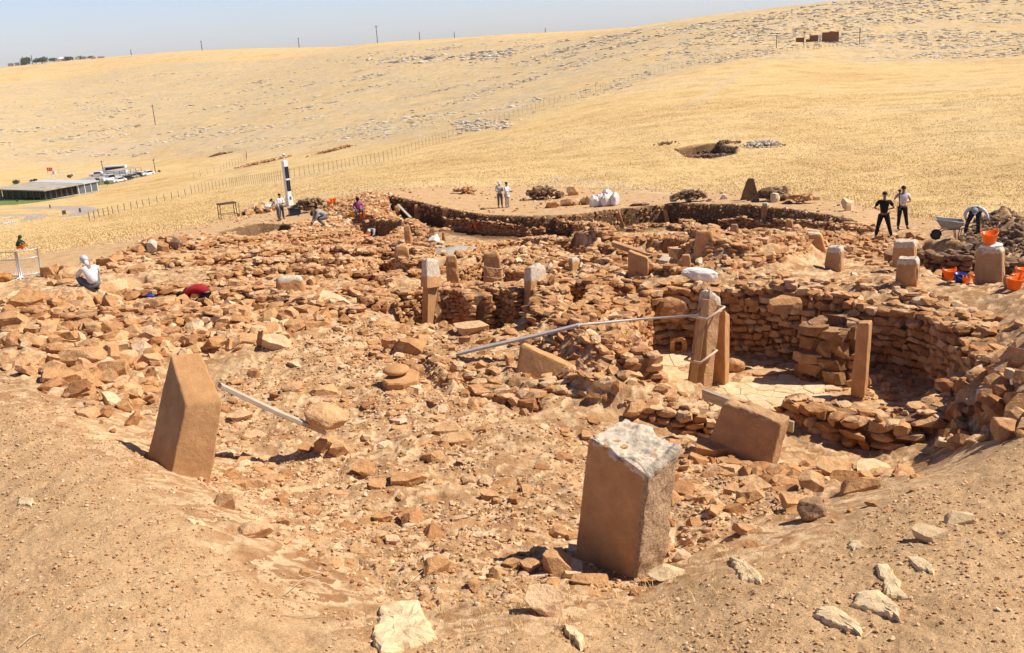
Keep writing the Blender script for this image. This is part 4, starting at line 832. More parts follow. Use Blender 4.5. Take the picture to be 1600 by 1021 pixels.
# tied pillar of the round room
block("tied_pillar", [Pr(1071,606,23.9), Pr(1100,612,23.5), Pr(1113,603,23.8), Pr(1085,598,24.2)], [Pr(1093,455,24.1), Pr(1109,449,23.7), Pr(1129,470,24.0), Pr(1104,446,24.4)], M_PIL2,
      "tall leaning pillar bound with two straps and a wooden batten in the round room", n=30, amp=0.03, topamp=0.08, patina=0.9, pat_h=0.93, seed=16, rnd=12, group="broken T-pillars standing in the dig")
block("split_slab", [Pr(1112,586,24.3), Pr(1133,590,24.0), Pr(1140,582,24.3), Pr(1122,578,24.6)], [Pr(1120,488,24.5), Pr(1133,484,24.2), Pr(1141,492,24.5), Pr(1126,486,24.7)], M_PIL, "upright orange slab standing close behind the bound pillar", "stone slab", n=20, amp=0.02, topamp=0.05, seed=17, rnd=12)
block("room_slab", [Pr(1330,598,23.5), Pr(1352,602,23.3), Pr(1357,594,23.6), Pr(1336,590,23.8)], [Pr(1339,506,23.6), Pr(1358,506,23.4), Pr(1364,500,23.7), Pr(1345,500,23.9)], M_PIL, "smooth upright slab leaning right beside the stone bin in the round room", "stone slab", n=20, amp=0.01, topamp=0.02, seed=18)
wall("square stone-lined bin with a notched rim against the smooth slab in the round room", [(1264,508,-7.5),(1282,492,-7.45),(1338,494,-7.45),(1334,512,-7.5),(1304,522,-7.7),(1264,508,-7.5)], 1.55, 0.22, (0.35,0.7), 0.34, seed=41, kind='slab', mat=M_BIN, top=False, rag=0.1, name="stone_bin", group="stone installations of the round room")
wall("narrow stack of squared stones left of the smooth slab", [(1322,545,-8.15),(1331,545,-8.15)], 0.9, 0.3, (0.22,0.3), 0.16, seed=42, top=False, name="stone_stack", group="stone installations of the round room")
# other standing stones in the middle rooms
def upright(px, py, w, h, th, label, rz=0.0, lean=0.0, mat=None, patina=0.3, seed=0, rnd=7, amp=0.03, name="standing_stone", cat="standing stone", taper=0.75, group="standing stones in the ruins", r=None):
    p = G(px, py) if r is None else GR(px, py, r); a = math.atan2(p[0], p[1]) + rz
    ex = np.array([math.cos(a), -math.sin(a), 0]) * w / 2; ey = np.array([math.sin(a), math.cos(a), 0]) * th / 2; up = np.array([0, 0, h]) + ex / (w / 2) * lean * h
    b = [p - ex - ey, p + ex - ey, p + ex + ey, p - ex + ey]; t_ = [p + up - (ex + ey) * taper, p + up + ex * taper - ey * taper, p + up + (ex + ey) * taper, p + up - ex * taper + ey * taper]
    return block(name, b, t_, mat or M_PIL, label, cat, n=12, amp=amp, topamp=amp * 1.5, patina=patina, pat_h=0.85, seed=seed, rnd=rnd, group=group)
upright(708,440,.5,1.0,.3,"ragged upright stone between the tall white-headed pillar and the strapped broken pillar",seed=21)
upright(771,440,.75,1.1,.45,"broken pillar stump held together by two thin white straps",seed=22,amp=.05,rnd=6)
upright(677,386,.45,.9,.2,"pointed upright slab behind the white tarpaulins",seed=23,taper=.5)
upright(694,382,.22,.75,.2,"thin upright post-like stone right of the pointed slab",seed=24,taper=.7)
upright(639,390,.35,1.1,.3,"dark narrow upright stone in the side wall of the tarpaulin room",seed=25)
upright(621,338,.55,.75,.4,"round-headed stone left of the leaning plank below the far cut",seed=26,rnd=4)
upright(652,333,.5,.6,.4,"upper of two rounded blocks right of the leaning plank",seed=27,rnd=4)
upright(655,342,.65,.4,.5,"lower of two rounded blocks right of the leaning plank",seed=28,rnd=4)
upright(697,336,.6,.55,.4,"lone squared block in front of the far cut below the path",seed=29,rnd=6)
upright(556,366,.75,.55,.5,"squared tan block at the left of the shaded pit",seed=30,rnd=6)
upright(970,348,.4,.75,.2,"narrow leaning slab in the rubble below the white sacks",seed=31,lean=-.25,taper=.55)
upright(1043,347,.35,.75,.2,"narrow leaning slab right of the other one",seed=32,lean=-.2,taper=.6)
upright(1195,337,.4,.7,.35,"small figure-like pale stone standing in front of the far cut",seed=33,patina=.9)
upright(1101,396,.7,.78,.5,"massive rounded upright boulder above the pale block",seed=34,rnd=5,amp=.05)
upright(1147,378,.5,.6,.25,"grey triangular slab standing in the narrow pit",seed=35,taper=.45,mat=M_PIL2)
upright(1132,380,.45,.35,.25,"small orange triangular slab left of the grey triangular slab",seed=36,taper=.4)
boulder(1066,402,1.15,.7,.45,.1,'slab',0,0,M_STONE,.75,"wide flat pale boulder left of the massive rounded upright one",var=2,emb=.1)
upright(1233,362,.35,.5,.3,"small rounded upright stone right of the square built corner",seed=37,rnd=4)
upright(1275,386,.7,.5,.5,"pale tilted square block on the slope of the right-hand rubble",seed=38,lean=-.2,patina=.5)
upright(630,420,.7,.9,.5,"large squared orange block in the wall left of the tall white-headed pillar",seed=39,rnd=8)
upright(1072,424,.35,.55,.3,"small dark upright stone above the white sack",seed=40)
upright(760,432,.5,.5,.4,"squat block at the back of the strapped pillar's room",seed=43)

# ------------------------------------------------------------------ big loose stones, each placed by eye
BG = "large single stones lying in the dig"
for args in (
 (130,572,1.15,.6,.5,.15,'round',0,.0,M_STONE,.55,"long rounded boulder lying on top of two others at the far left",0.12,1),
 (100,600,.75,.55,.4,.3,'ang',.1,.1,M_STONE,.4,"orange boulder under the left end of the long rounded boulder",0,2),
 (172,592,.9,.6,.5,.2,'ang',.1,0,M_STONE,.4,"cracked boulder under the right end of the long rounded boulder",0,3),
 (40,480,1.0,.6,.7,.5,'ang',.2,.2,M_STONE,.35,"big pointed orange boulder leaning in the bank at the left edge",0,4),
 (22,512,.9,.7,.4,.2,'ang',.1,0,M_STONE,.45,"broad boulder at the very left edge above the dirt bank",0,0),
 (645,556,.85,.6,.42,-.2,'ang',0,.15,M_STONE,.35,"large angular rock with a shadow under it above the round grinding stone",0.1,1),
 (612,552,.4,.35,.4,-.2,'ang',0,.1,M_STONE,.4,"smaller rock touching the left side of the large angular rock",0.08,2),
 (525,482,.95,.7,.5,-.3,'ang',.1,.1,M_PALE,.6,"pale rounded boulder at left centre among the coursed stones",0,2),
 (738,505,1.15,.8,.35,-.2,'slab',.35,.05,M_STONE,.75,"big flat slab propped up below the stone piers",0.25,1),
 (735,522,1.1,.7,.3,.1,'slab',.1,0,M_STONE,.8,"long flat slab lying just below the propped slab",0,2),
 (775,500,.6,.5,.3,.6,'slab',.3,.2,M_STONE,.7,"thin triangular slab right of the propped slab",0.05,3),
 (1145,578,.75,.6,.45,.3,'round',0,.2,M_STONE,.5,"smooth boulder at the right foot of the split slab",0,4),
 (1195,588,.8,.35,.14,.1,'slab',0,0,M_STONE,.7,"low flat kerb slab behind the paved floor",0,2),
 (852,958,.48,.36,.22,-.35,'slab',.35,.12,M_STONE,.85,"tilted pale-topped slab with a shaded left edge near the bottom centre",0.02,1),
 (680,902,.34,.26,.2,.5,'ang',.2,.2,M_STONE,.45,"small dark-sided slab at lower centre, a dry stalk before it",0,3),
 (1040,905,.50,.38,.2,-.4,'ang',.1,0,M_PALE,.7,"pale stone just right of the foot of the front broken pillar",0,4),
 (870,898,.46,.34,.34,-.3,'ang',.2,.1,M_STONE,.5,"grey rock lying in the shadow of the front broken pillar",0,5),
 (830,890,.34,.28,.16,.3,'slab',.1,0,M_STONE,.5,"flat stone at the tip of the front pillar's shadow",0,2),
 (920,915,.52,.2,.1,-.1,'slab',.1,0,M_STONE,.5,"long thin slab along the lower edge of the front pillar's shadow",0,4),
 (862,918,.24,.2,.22,0,'ang',0,0,M_STONE,.3,"dark reddish clod between the shadow and the tilted slab",0,1),
 (400,838,.50,.42,.22,.2,'round',0,0,M_STONE,.75,"rounded pale boulder at the edge of the left bank",0,2),
 (350,790,.36,.3,.24,.2,'ang',0,0,M_STONE,.6,"small pale boulder on the left bank below the leaning pillar",0,3),
 (1450,845,.42,.2,.14,-.7,'slab',.2,0,M_PALE,.4,"tilted flat stone with a shaded lower side on the right bank",0.02,4),
 (1495,818,.36,.24,.16,-.2,'ang',0,0,M_PALE,.4,"squarish pale stone on the right bank above the tilted one",0,3),
 (1542,668,.1,.1,.06,0,'slab',0,0,M_PALE,.5,"tiny pale chip at the rim of the dark hole",0,3),
 (1268,812,.44,.34,.4,.3,'round',.2,0,M_DARKST,.75,"dark brown egg-shaped boulder half sunk at the foot of the right bank",0,1),
 (1245,795,.46,.34,.3,.1,'ang',0,0,M_STONE,.6,"pale-topped boulder behind the dark egg-shaped one",0,2),
 (1340,770,.62,.3,.26,-.1,'ang',0,0,M_STONE,.4,"dark-fronted boulder on the lip of the right bank",0,3),
 (1300,745,.7,.5,.22,-.3,'slab',.2,.1,M_STONE,.7,"broad flat-topped slab below the front wall of the round room",0,4),
 (1360,738,.75,.5,.28,.1,'slab',.1,0,M_PALE,.5,"pale slab between the round room's front wall and the bank",0,5),
 (1120,722,.8,.45,.45,-.3,'ang',0,0,M_STONE,.3,"big rough brown boulder left of the squat broad pillar's foot",0,2),
 (1230,745,.6,.4,.4,.2,'ang',0,0,M_STONE,.35,"rough brown boulder right below the squat broad pillar",0,1),
 (990,655,.45,.4,.35,.3,'ang',0,0,M_STONE,.5,"block of reddish stone above the front pillar",0,4),
 (570,745,.4,.3,.16,0,'slab',.2,0,M_STONE,.4,"flat stone with dark underside on the open floor, left one of two",0,1),
 (590,765,.34,.28,.15,.2,'slab',.1,.1,M_STONE,.45,"flat stone casting a crisp shadow on the open floor, right one of two",0,4),
 (530,712,.45,.35,.25,.2,'ang',0,0,M_STONE,.6,"rough rock just below the boulder that sits on the plank",0,0),
 (640,755,.65,.4,.24,.1,'ang',0,0,M_STONE,.4,"ragged layered rock at the middle of the open floor",0,2),
 (700,672,.5,.38,.2,-.2,'slab',.2,0,M_STONE,.7,"flat pale-topped stone left of the large one on the open floor",0,5),
 (712,690,.7,.4,.22,-.15,'slab',.1,0,M_STONE,.65,"large flat stone on the upper part of the open floor",0,3),
 (600,812,.30,.2,.16,0,'ang',0,0,M_STONE,.35,"crumbly reddish clod low on the open floor",0,2),
 (640,822,.26,.12,.12,.5,'round',0,.1,M_PALE,.7,"smooth white oval stone beside the crumbly clod",0,2),
 (505,612,.7,.45,.3,.3,'ang',0,0,M_STONE,.6,"pale lumpy rock above the far end of the plank",0,1),
 (460,612,.6,.4,.26,.1,'round',0,0,M_STONE,.65,"smooth low boulder left of the pale lumpy rock",0,3),
 (375,655,.55,.3,.14,.3,'slab',.2,0,M_STONE,.8,"flat slab just right of the leaning pillar, under the plank",0,2),
 (395,680,.5,.4,.15,.1,'slab',.1,0,M_STONE,.8,"second flat slab under the plank, closer to the camera",0,5),
 (1478,565,.8,.35,.3,-.8,'ang',0,0,M_STONE,.5,"long boulder on the rim inside the right wall of the round room",0,1),
 (1545,604,1.0,.5,.35,-.1,'round',0,0,M_STONE,.45,"big smooth oblong boulder at the right edge above the dark hole",0.1,2),
 (1500,600,.6,.5,.5,.1,'round',0,0,M_STONE,.4,"rounded brown boulder left of the big smooth oblong one",0.1,3),
 (1478,700,.4,.3,.2,-.2,'slab',0,0,M_PALE,.5,"flat pale stone at the right end of the front wall",0,3),
 (1470,655,.9,.4,.35,-.7,'slab',0,0,M_STONE,.45,"steeply tilted long slab at the right end of the round room's front wall",0.05,4),
 (1415,385,.01,.01,.01,0,'ang',0,0,M_STONE,.5,"",0,0),
 (240,396,.5,.4,.9,.2,'ang',.35,.0,M_FAR,.5,"grey leaning stone in the heap of large blocks at upper left",0,1),
 (258,398,.5,.35,.8,-.2,'ang',-.2,.1,M_STONE,.3,"reddish upright stone beside the grey leaning one at upper left",0,2),
 (275,392,.9,.4,.4,-.5,'ang',0,.3,M_DARKST,.8,"dark tilted stone right of the reddish upright one at upper left",0.1,3),
 (275,408,1.2,.5,.3,.1,'slab',0,0,M_STONE,.7,"long pale slab below the heap of large blocks at upper left",0,4),
 (300,462,.6,.4,.4,.1,'ang',0,0,M_STONE,.4,"squared dark-sided block left of the red-shirted digger",0,1),
 (325,470,.5,.3,.3,.1,'wall',0,0,M_STONE,.5,"flat-fronted block just below the red-shirted digger",0,2),
 (370,455,.5,.35,.5,.3,'wall',.1,.2,M_STONE,.6,"tilted square block right of the red-shirted digger",0,3),
 (190,398,.45,.3,.18,.1,'ang',0,0,M_DARKST,.7,"small dark stone alone on the pale dirt terrace",0,0),
 ):
    if args[2] > 0.05: boulder(args[0], args[1], args[2], args[3], args[4], args[5], args[6], args[7], args[8], args[9], args[10], args[11], args[12], var=args[13], group=BG)
def slabmesh(name, outline, h, mat, label, cat, loc, rz=0, rnd=.02, group=None, tiltx=0.0, tilty=0.0, seed=0, patina=0.0):
    n = len(outline); out = np.array(outline, float); c = out.mean(0); rings = [(1 - rnd * 3, 0.0), (1.0, rnd), (1.0, h - rnd), (1 - rnd * 2.2, h)]; V = []
    for s_, z in rings:
        for p in out:
            q = c + (p - c) * s_; V.append((q[0] + rng.normal(0, .004), q[1] + rng.normal(0, .004), z + rng.normal(0, .003)))
    V.append((c[0], c[1], h)); Fc = []
    for k in range(3):
        for i in range(n): j = (i + 1) % n; a = k * n; Fc.append((a + i, a + j, a + n + j, a + n + i))
    for i in range(n): Fc.append((3 * n + i, 3 * n + (i + 1) % n, 4 * n))
    Fc.append(tuple(range(n))[::-1])
    o = mk(name, V, Fc, mat, tint=0.5, loc=loc); o.rotation_euler = (tiltx, tilty, rz)
    at = o.data.attributes.new("patina", 'FLOAT', 'POINT'); at.data.foreach_set("value", np.full(len(V), patina, np.float32)); return tag(o, label, cat, group)
def ngon(pts, sub=5, jit=0.01):
    o = []
    for i in range(len(pts)):
        a = np.array(pts[i]); b = np.array(pts[(i + 1) % len(pts)])
        for k in range(sub): o.append(a + (b - a) * k / sub + rng.normal(0, jit, 2))
    return o
def flatstone(pts, h, label, tilt=0.0, emb=0.5, mat=None, tint=.7):
    """a flat half-buried stone whose outline follows points on the sloping ground"""
    rf = np.random.default_rng(len(label) * 7); P = np.array([G(*q) for q in pts]); c0 = P.mean(0); n0 = len(P); out = []
    for i in range(n0):
        a, b = P[i], P[(i + 1) % n0]
        for k in range(5): q = a + (b - a) * k / 5; out.append(q[:2] + rf.normal(0, .012, 2))
    out = np.array(out); n = len(out); V = []; Fc = []; zz = height(out[:, 0], out[:, 1], False); A = np.column_stack([out - c0[:2], np.ones(n)]); co = np.linalg.lstsq(A, zz, rcond=None)[0]
    rings = ((1.06, -.6), (1.02, .25), (.96, .75), (.86, .98), (.6, 1.06), (.3, 1.1))
    for s_, f in rings:
        for q in out:
            d = (q - c0[:2]) * s_; V.append((d[0], d[1], co[0] * d[0] + co[1] * d[1] + co[2] - c0[2] + h * .8 * f + float(rf.normal(0, h * .02)) + h * .5 * float(fbm(np.array([d[0] * 6 + h * 99]), np.array([d[1] * 6]), o=3, seed=5)[0])))
    for k in range(len(rings) - 1):
        for i in range(n): j_ = (i + 1) % n; Fc.append((k * n + i, k * n + j_, (k + 1) * n + j_, (k + 1) * n + i))
    Fc.append(tuple(range((len(rings) - 1) * n, len(rings) * n))); Fc.append(tuple(range(n))[::-1])
    o = mk("flat_stone", V, Fc, mat or M_PALE, tint=tint, loc=c0); return tag(o, label, "stone", "flat stones set in the banks")
boulder(1050,496,.95,.6,.75,0,'round',0,0,M_WALL,.45,"huge rounded boulder built into the room wall above the little porthole stone",at=Pr(1050, 503, 26.95),var=2,emb=0.0,group=BG)
boulder(1010,496,.65,.5,.6,0,'round',0,0,M_WALL,.4,"rounded boulder at the left end of the round room's wall",at=Pr(1010, 502, 27.0),var=3,emb=0.0,group=BG)
boulder(1225,485,.9,.3,.55,0,'wall',0,0,M_WALL,.5,"very large squared block in the middle of the room's back wall",at=Pr(1226, 492, 25.75),var=2,emb=0.0,group=BG)
# white-topped block at left centre
upright(455,458,1.0,.55,.5,"low block with a bright white domed top at left centre",patina=1.0,seed=44,rnd=5,taper=.8,amp=.03)
for pts, h, lab in (
  ([(598,948),(655,946),(668,975),(684,1003),(640,1014),(596,1024),(582,998),(590,970)], .10, "bright cream trapezoid slab lying flat at the bottom edge"),
  ([(1338,930),(1372,925),(1405,955),(1408,970),(1372,962),(1330,948)], .07, "long pale bedrock-like stone, upper of two at the lower right"),
  ([(1275,955),(1300,952),(1350,985),(1348,995),(1300,980),(1272,965)], .07, "long pale bedrock-like stone, lower of two at the lower right"),
  ([(1365,888),(1385,885),(1405,915),(1414,937),(1385,935),(1380,915)], .06, "narrow pale slab on the right bank with a ragged lower end"),
  ([(1412,872),(1432,868),(1455,888),(1460,897),(1436,892)], .05, "small pale slab with pits on the right bank"),
  ([(1140,876),(1165,880),(1188,900),(1190,914),(1160,910),(1150,895)], .06, "pale ragged slab right of the pale stone by the front pillar's foot"),
  ([(1325,850),(1340,846),(1350,858),(1333,862)], .05, "small cream stone chip high on the right bank"),
  ([(880,980),(900,985),(915,1008),(908,1018),(892,1000)], .08, "upright-edged cream stone near the bottom centre"),
  ([(30,778),(52,780),(50,792),(28,790)], .04, "small cream stone in the left bank near the edge"),
  ([(292,812),(318,816),(322,824),(300,822)], .04, "cream stone flush with the left bank")):
    flatstone(pts, h, lab)
# stone balanced on the plank's end
pe = G(497, 700); pe = onground(pe)
end = Pr(506, 676, 17.35); sta = Pr(343, 603, 17.0)
boulder(0,0,.85,.62,.34,-.35,'round',.25,.38,M_STONE,.7,"flattish boulder resting on the low end of the plank beside the leaning pillar",at=Pr(512,668,17.25),var=3,emb=0.0,group=BG)
boulder(512,705,.5,.4,.3,.2,'ang',0,0,M_STONE,.5,"rough support rock under the plank's low end",var=1,group=BG)
# grinding stones
gs = G(628, 606)
slabmesh("grinding_slab", ngon(jit=.003, pts=[(-.42,-.1),(-.3,-.36),(.05,-.42),(.36,-.28),(.42,.12),(.3,.38),(-.2,.36)]), .2, M_PIL, "thick flat slab with worn rounded corners under a round stone", "grinding slab", onground(gs, .02), .1, .03, tiltx=.1)
pd = onground(gs, .25) + np.array([-.1, .1, 0])
V, Fc = ICO[3]; Vd = V.copy(); Vd[:, 2] = np.sign(Vd[:, 2]) * np.abs(Vd[:, 2]) ** 0.8 * .085; Vd[:, 0] *= .30; Vd[:, 1] *= .27; Vd[:, 2] += .085
o = mk("round_stone", Vd, Fc, M_PIL, smooth=True, tint=.5, loc=pd); o.rotation_euler = (.1, 0, 0); at = o.data.attributes.new("patina", 'FLOAT', 'POINT'); tag(o, "round lens-shaped stone lying on the thick flat slab", "grinding stone")
# porthole stone
pp = Pr(1060, 536, 26.75); a_ = math.atan2(pp[0], pp[1])
def frame_ring(name, w, h, th, hw, hh, mat, loc, rz, label, cat):
    n = 28; V = []; rgf = np.random.default_rng(3)
    for y in (-th / 2, th / 2):
        for ring in (0, 1):
            for i in range(n):
                t_ = 2 * math.pi * i / n; c, s_ = math.cos(t_), math.sin(t_); p = 3.0 if ring else 5.0; k = (abs(c) ** p + abs(s_) ** p) ** (-1 / p)
                W_, H_ = (w / 2, h / 2) if ring else (hw / 2, hh / 2); V.append((c * k * W_ + rgf.normal(0, .008), y * (1 if ring else .9), h / 2 + s_ * k * H_ + rgf.normal(0, .008)))
    Fc = []
    for i in range(n):
        j = (i + 1) % n; Fc += [(i, j, n + j, n + i), (2 * n + i, 3 * n + i, 3 * n + j, 2 * n + j), (n + i, n + j, 3 * n + j, 3 * n + i), (i, 2 * n + i, 2 * n + j, j)]
    o = mk(name, V, Fc, mat, tint=.35, loc=loc); o.rotation_euler = (0.1, 0, rz); return tag(o, label, cat)
frame_ring("porthole_stone", .48, .52, .22, .22, .3, M_WALL, onground(pp) - np.array([math.sin(a_), math.cos(a_), 0]) * .02, -a_, "small stone with a square porthole cut through it at the foot of the room wall", "porthole stone")

# ------------------------------------------------------------------ paved floors of the round room
def paving(pts, cell, label_seed, h=0.035, zoff=0.02):
    poly = poly_w(pts); rg = np.random.default_rng(label_seed); x0, y0 = poly.min(0) - cell; x1, y1 = poly.max(0) + cell
    nx = int((x1 - x0) / cell) + 1; ny = int((y1 - y0) / cell) + 1
    S = np.array([(x0 + (i + .5 + rg.uniform(-.42, .42)) * cell, y0 + (j + .5 + rg.uniform(-.42, .42)) * cell) for i in range(nx) for j in range(ny)])
    V, Fc, T = [], [], []
    for k, s in enumerate(S):
        if sdf(poly, s[:1], s[1:])[0] > 0: continue
        cellp = [s + np.array(d) * cell * 2 for d in ((-1, -1), (1, -1), (1, 1), (-1, 1))]
        for m, o_ in enumerate(S):
            if m == k or np.abs(o_ - s).max() > cell * 3: continue
            mid = (s + o_) / 2; nrm = (o_ - s) / np.linalg.norm(o_ - s); mid = mid - nrm * rg.uniform(.003, .009); out = []
            for i in range(len(cellp)):
                a, b = cellp[i], cellp[(i + 1) % len(cellp)]; da, db = (a - mid) @ nrm, (b - mid) @ nrm
                if da <= 0: out.append(a)
                if da * db < 0: out.append(a + (b - a) * da / (da - db))
            cellp = out
            if len(cellp) < 3: break
        if len(cellp) < 3: continue
        zt = float(np.median(height(np.array([p[0] for p in cellp]), np.array([p[1] for p in cellp]), False))) + zoff + rg.uniform(-.006, .008); n = len(cellp); b0 = len(V); ti = rg.uniform(.3, 1)
        for p in cellp: V.append((p[0], p[1], zt - h - .04))
        for p in cellp: V.append((p[0], p[1], zt - .008))
        for p in cellp: q = s + (p - s) * .96; V.append((q[0], q[1], zt))
        for i in range(n):
            j = (i + 1) % n; Fc.append((b0 + i, b0 + j, b0 + n + j, b0 + n + i)); Fc.append((b0 + n + i, b0 + n + j, b0 + 2 * n + j, b0 + 2 * n + i))
        Fc.append(tuple(b0 + 2 * n + i for i in range(n))); T += [ti] * (3 * n)
    o = mk("paved_floor", V, Fc, M_PALE, tint=np.array(T)); return tag(o, kind="structure")
paving([(x_, y_, -8.95) for x_, y_ in ((1112,632),(1118,606),(1160,590),(1240,586),(1290,592),(1305,606),(1290,625),(1240,640),(1170,645))], .42, 3, zoff=.05)
paving([(x_, y_, -8.95) for x_, y_ in ((1012,548),(1080,536),(1096,560),(1090,600),(1050,612),(1008,590))], .95, 4, zoff=.05)

# ------------------------------------------------------------------ timber, metal strap, ropes
def wood_mat(name, c1, c2):
    m, t, b = newmat(name); tc = N(t, "ShaderNodeTexCoord").outputs["Object"]; mp = N(t, "ShaderNodeMapping"); mp.inputs["Scale"].default_value = (1.2, 16, 16); t.links.new(tc, mp.inputs[0])
    n = noise(t, mp.outputs[0], 3, 6, .65); t.links.new(ramp(t, n, [(.3, c1), (.65, c2)]), b.inputs["Base Color"]); bump(t, b, n, .4, .01); b.inputs["Roughness"].default_value = .8; return m
M_WOODG = wood_mat("weathered_plank", (.30, .23, .16), (.55, .47, .36)); M_WOOD = wood_mat("batten_wood", (.30, .17, .075), (.46, .29, .14))
M_METAL = plain("galvanised_steel", (.46, .43, .39), .6, .25, .1); M_STRAP = plain("strap_webbing", (.55, .43, .30), .7, 0, .08, 30)
def beam(name, a, b, w, h, mat, label=None, cat=None, parent=None, group=None, upv=None):
    a = np.array(a, float); b = np.array(b, float); d = b - a; L = np.linalg.norm(d); d /= L; u = np.array(upv if upv is not None else (0, 0, 1.0)); s_ = np.cross(d, u); s_ /= np.linalg.norm(s_); u = np.cross(s_, d)
    bv = min(w, h) * .12; V = []; prof = [(-w/2+bv,-h/2),(w/2-bv,-h/2),(w/2,-h/2+bv),(w/2,h/2-bv),(w/2-bv,h/2),(-w/2+bv,h/2),(-w/2,h/2-bv),(-w/2,-h/2+bv)]; ns = 7
    for k in range(ns):
        for (p, q) in prof: V.append(((k / (ns - 1) - .5) * L, p + .004 * math.sin(k * 2.1), q + .01 * math.sin(k * .9 + L)))
    Fc = [tuple(range(8))[::-1], tuple(range(8 * (ns - 1), 8 * ns))]
    for k in range(ns - 1):
        for i in range(8): j = (i + 1) % 8; Fc.append((k * 8 + i, k * 8 + j, k * 8 + 8 + j, k * 8 + 8 + i))
    o = mk(name, V, Fc, mat); M = Matrix(((d[0], s_[0], u[0], 0), (d[1], s_[1], u[1], 0), (d[2], s_[2], u[2], 0), (0, 0, 0, 1))); M.translation = Vector((a + b) / 2)
    if parent: o.parent = parent; o.matrix_basis = parent.matrix_world.inverted() @ M if False else Matrix.Translation(-Vector(parent.location)) @ M
    else: o.matrix_world = M
    return tag(o, label, cat, group) if label else o
beam("wooden_plank", sta, end, .2, .08, M_WOODG, "weathered squared plank running from the leaning pillar down to the boulder on its end", "plank")
beam("wooden_board", Pr(1098, 616, 18.9), Pr(1240, 668, 18.2), .06, .3, M_WOODG, "wide grey board propped behind the squat broad pillar", "board", upv=(0, -.5, .85))
beam("wooden_batten", Pr(1081, 606, 23.35), Pr(1103, 468, 23.6), .17, .07, M_WOOD, "tall upright wooden batten strapped to the front of the bound pillar", "batten", upv=(0, 1, 0))
beam("small_plank", Pr(622, 320, 52.0), Pr(642, 341, 49.5), .14, .05, M_WOODG, "pale plank leaning in the back pit below the far cut", "plank")
m_ = Pr(905, 508, 22.4); e_ = onground(G(715, 563), .1)
beam("timber_beam", m_, e_, .2, .06, M_METAL, "flat grey metal-faced beam lying from the bank down to the rubble at centre", "beam")
def tube(name, pts, r, mat, label=None, cat=None, parent=None, n=8, closed=False, group=None, loc=None):
    pts = [np.array(p, float) for p in pts]; V, Fc = [], []; m = len(pts)
    for k in range(m):
        a = pts[k - 1] if (k > 0 or closed) else pts[k]; b = pts[(k + 1) % m] if (k < m - 1 or closed) else pts[k]; d = b - a; d /= np.linalg.norm(d) + 1e-9
        u = np.array([0, 0, 1.0]) if abs(d[2]) < .9 else np.array([1.0, 0, 0]); s_ = np.cross(d, u); s_ /= np.linalg.norm(s_); u = np.cross(s_, d); rr = r[k] if hasattr(r, '__len__') else r
        for i in range(n): t_ = 2 * math.pi * i / n; V.append(pts[k] + rr * (math.cos(t_) * s_ + math.sin(t_) * u))
    for k in range(m if closed else m - 1):
        k2 = (k + 1) % m
        for i in range(n): j = (i + 1) % n; Fc.append((k * n + i, k * n + j, k2 * n + j, k2 * n + i))
    if not closed: Fc += [tuple(range(n)), tuple(range((m - 1) * n, m * n))[::-1]]
    V = np.array(V)
    o = mk(name, V, Fc, mat, parent=parent, smooth=True)
    return tag(o, label, cat, group) if label else o
tube("steel_rod", [Pr(1092, 493, 23.4), Pr(1000, 499, 22.9), Pr(900, 508.3, 22.42)], .03, M_METAL, "thin straight steel rod running left from the bound pillar to the beam", "rod")
def loop(px0, px1, py0, py1, r0, r1):    # ring around the tied pillar
    A, Bp, C, D = Pr(px0, py0 + 3, r0), Pr((px0 + px1) / 2, py0 + 8, r0 - .35), Pr(px1, py1, r1), Pr((px0 + px1) / 2 + 4, py1 - 4, r1 + .45)
    return [A, A * .5 + Bp * .5 + np.array([0, -.03, 0]), Bp, Bp * .5 + C * .5, C, C * .5 + D * .5, D, D * .5 + A * .5]
tube("binding_strap", loop(1078,1132,491,480,23.7,23.75), .032, M_STRAP, "pale webbing strap looped round the upper part of the bound pillar", "strap", closed=True, group="straps round the bound pillar")
tube("binding_strap", loop(1070,1120,559,548,23.6,23.7), .032, M_STRAP, "pale webbing strap looped round the lower part of the bound pillar", "strap", closed=True, group="straps round the bound pillar")
q = G(771, 440); a_ = math.atan2(q[0], q[1])
for zz, lab in ((.55, "upper thin white strap round the broken pillar stump"), (.2, "lower thin white strap round the broken pillar stump")):
    tube("thin_strap", [np.array([q[0] + .42 * math.cos(t_), q[1] + .28 * math.sin(t_), q[2] + zz + .05 * math.sin(t_ * 2)]) for t_ in np.linspace(0, 6.28, 17)[:-1]], .014, M_STRAP, lab, "strap", closed=True, group="straps round the broken stump")

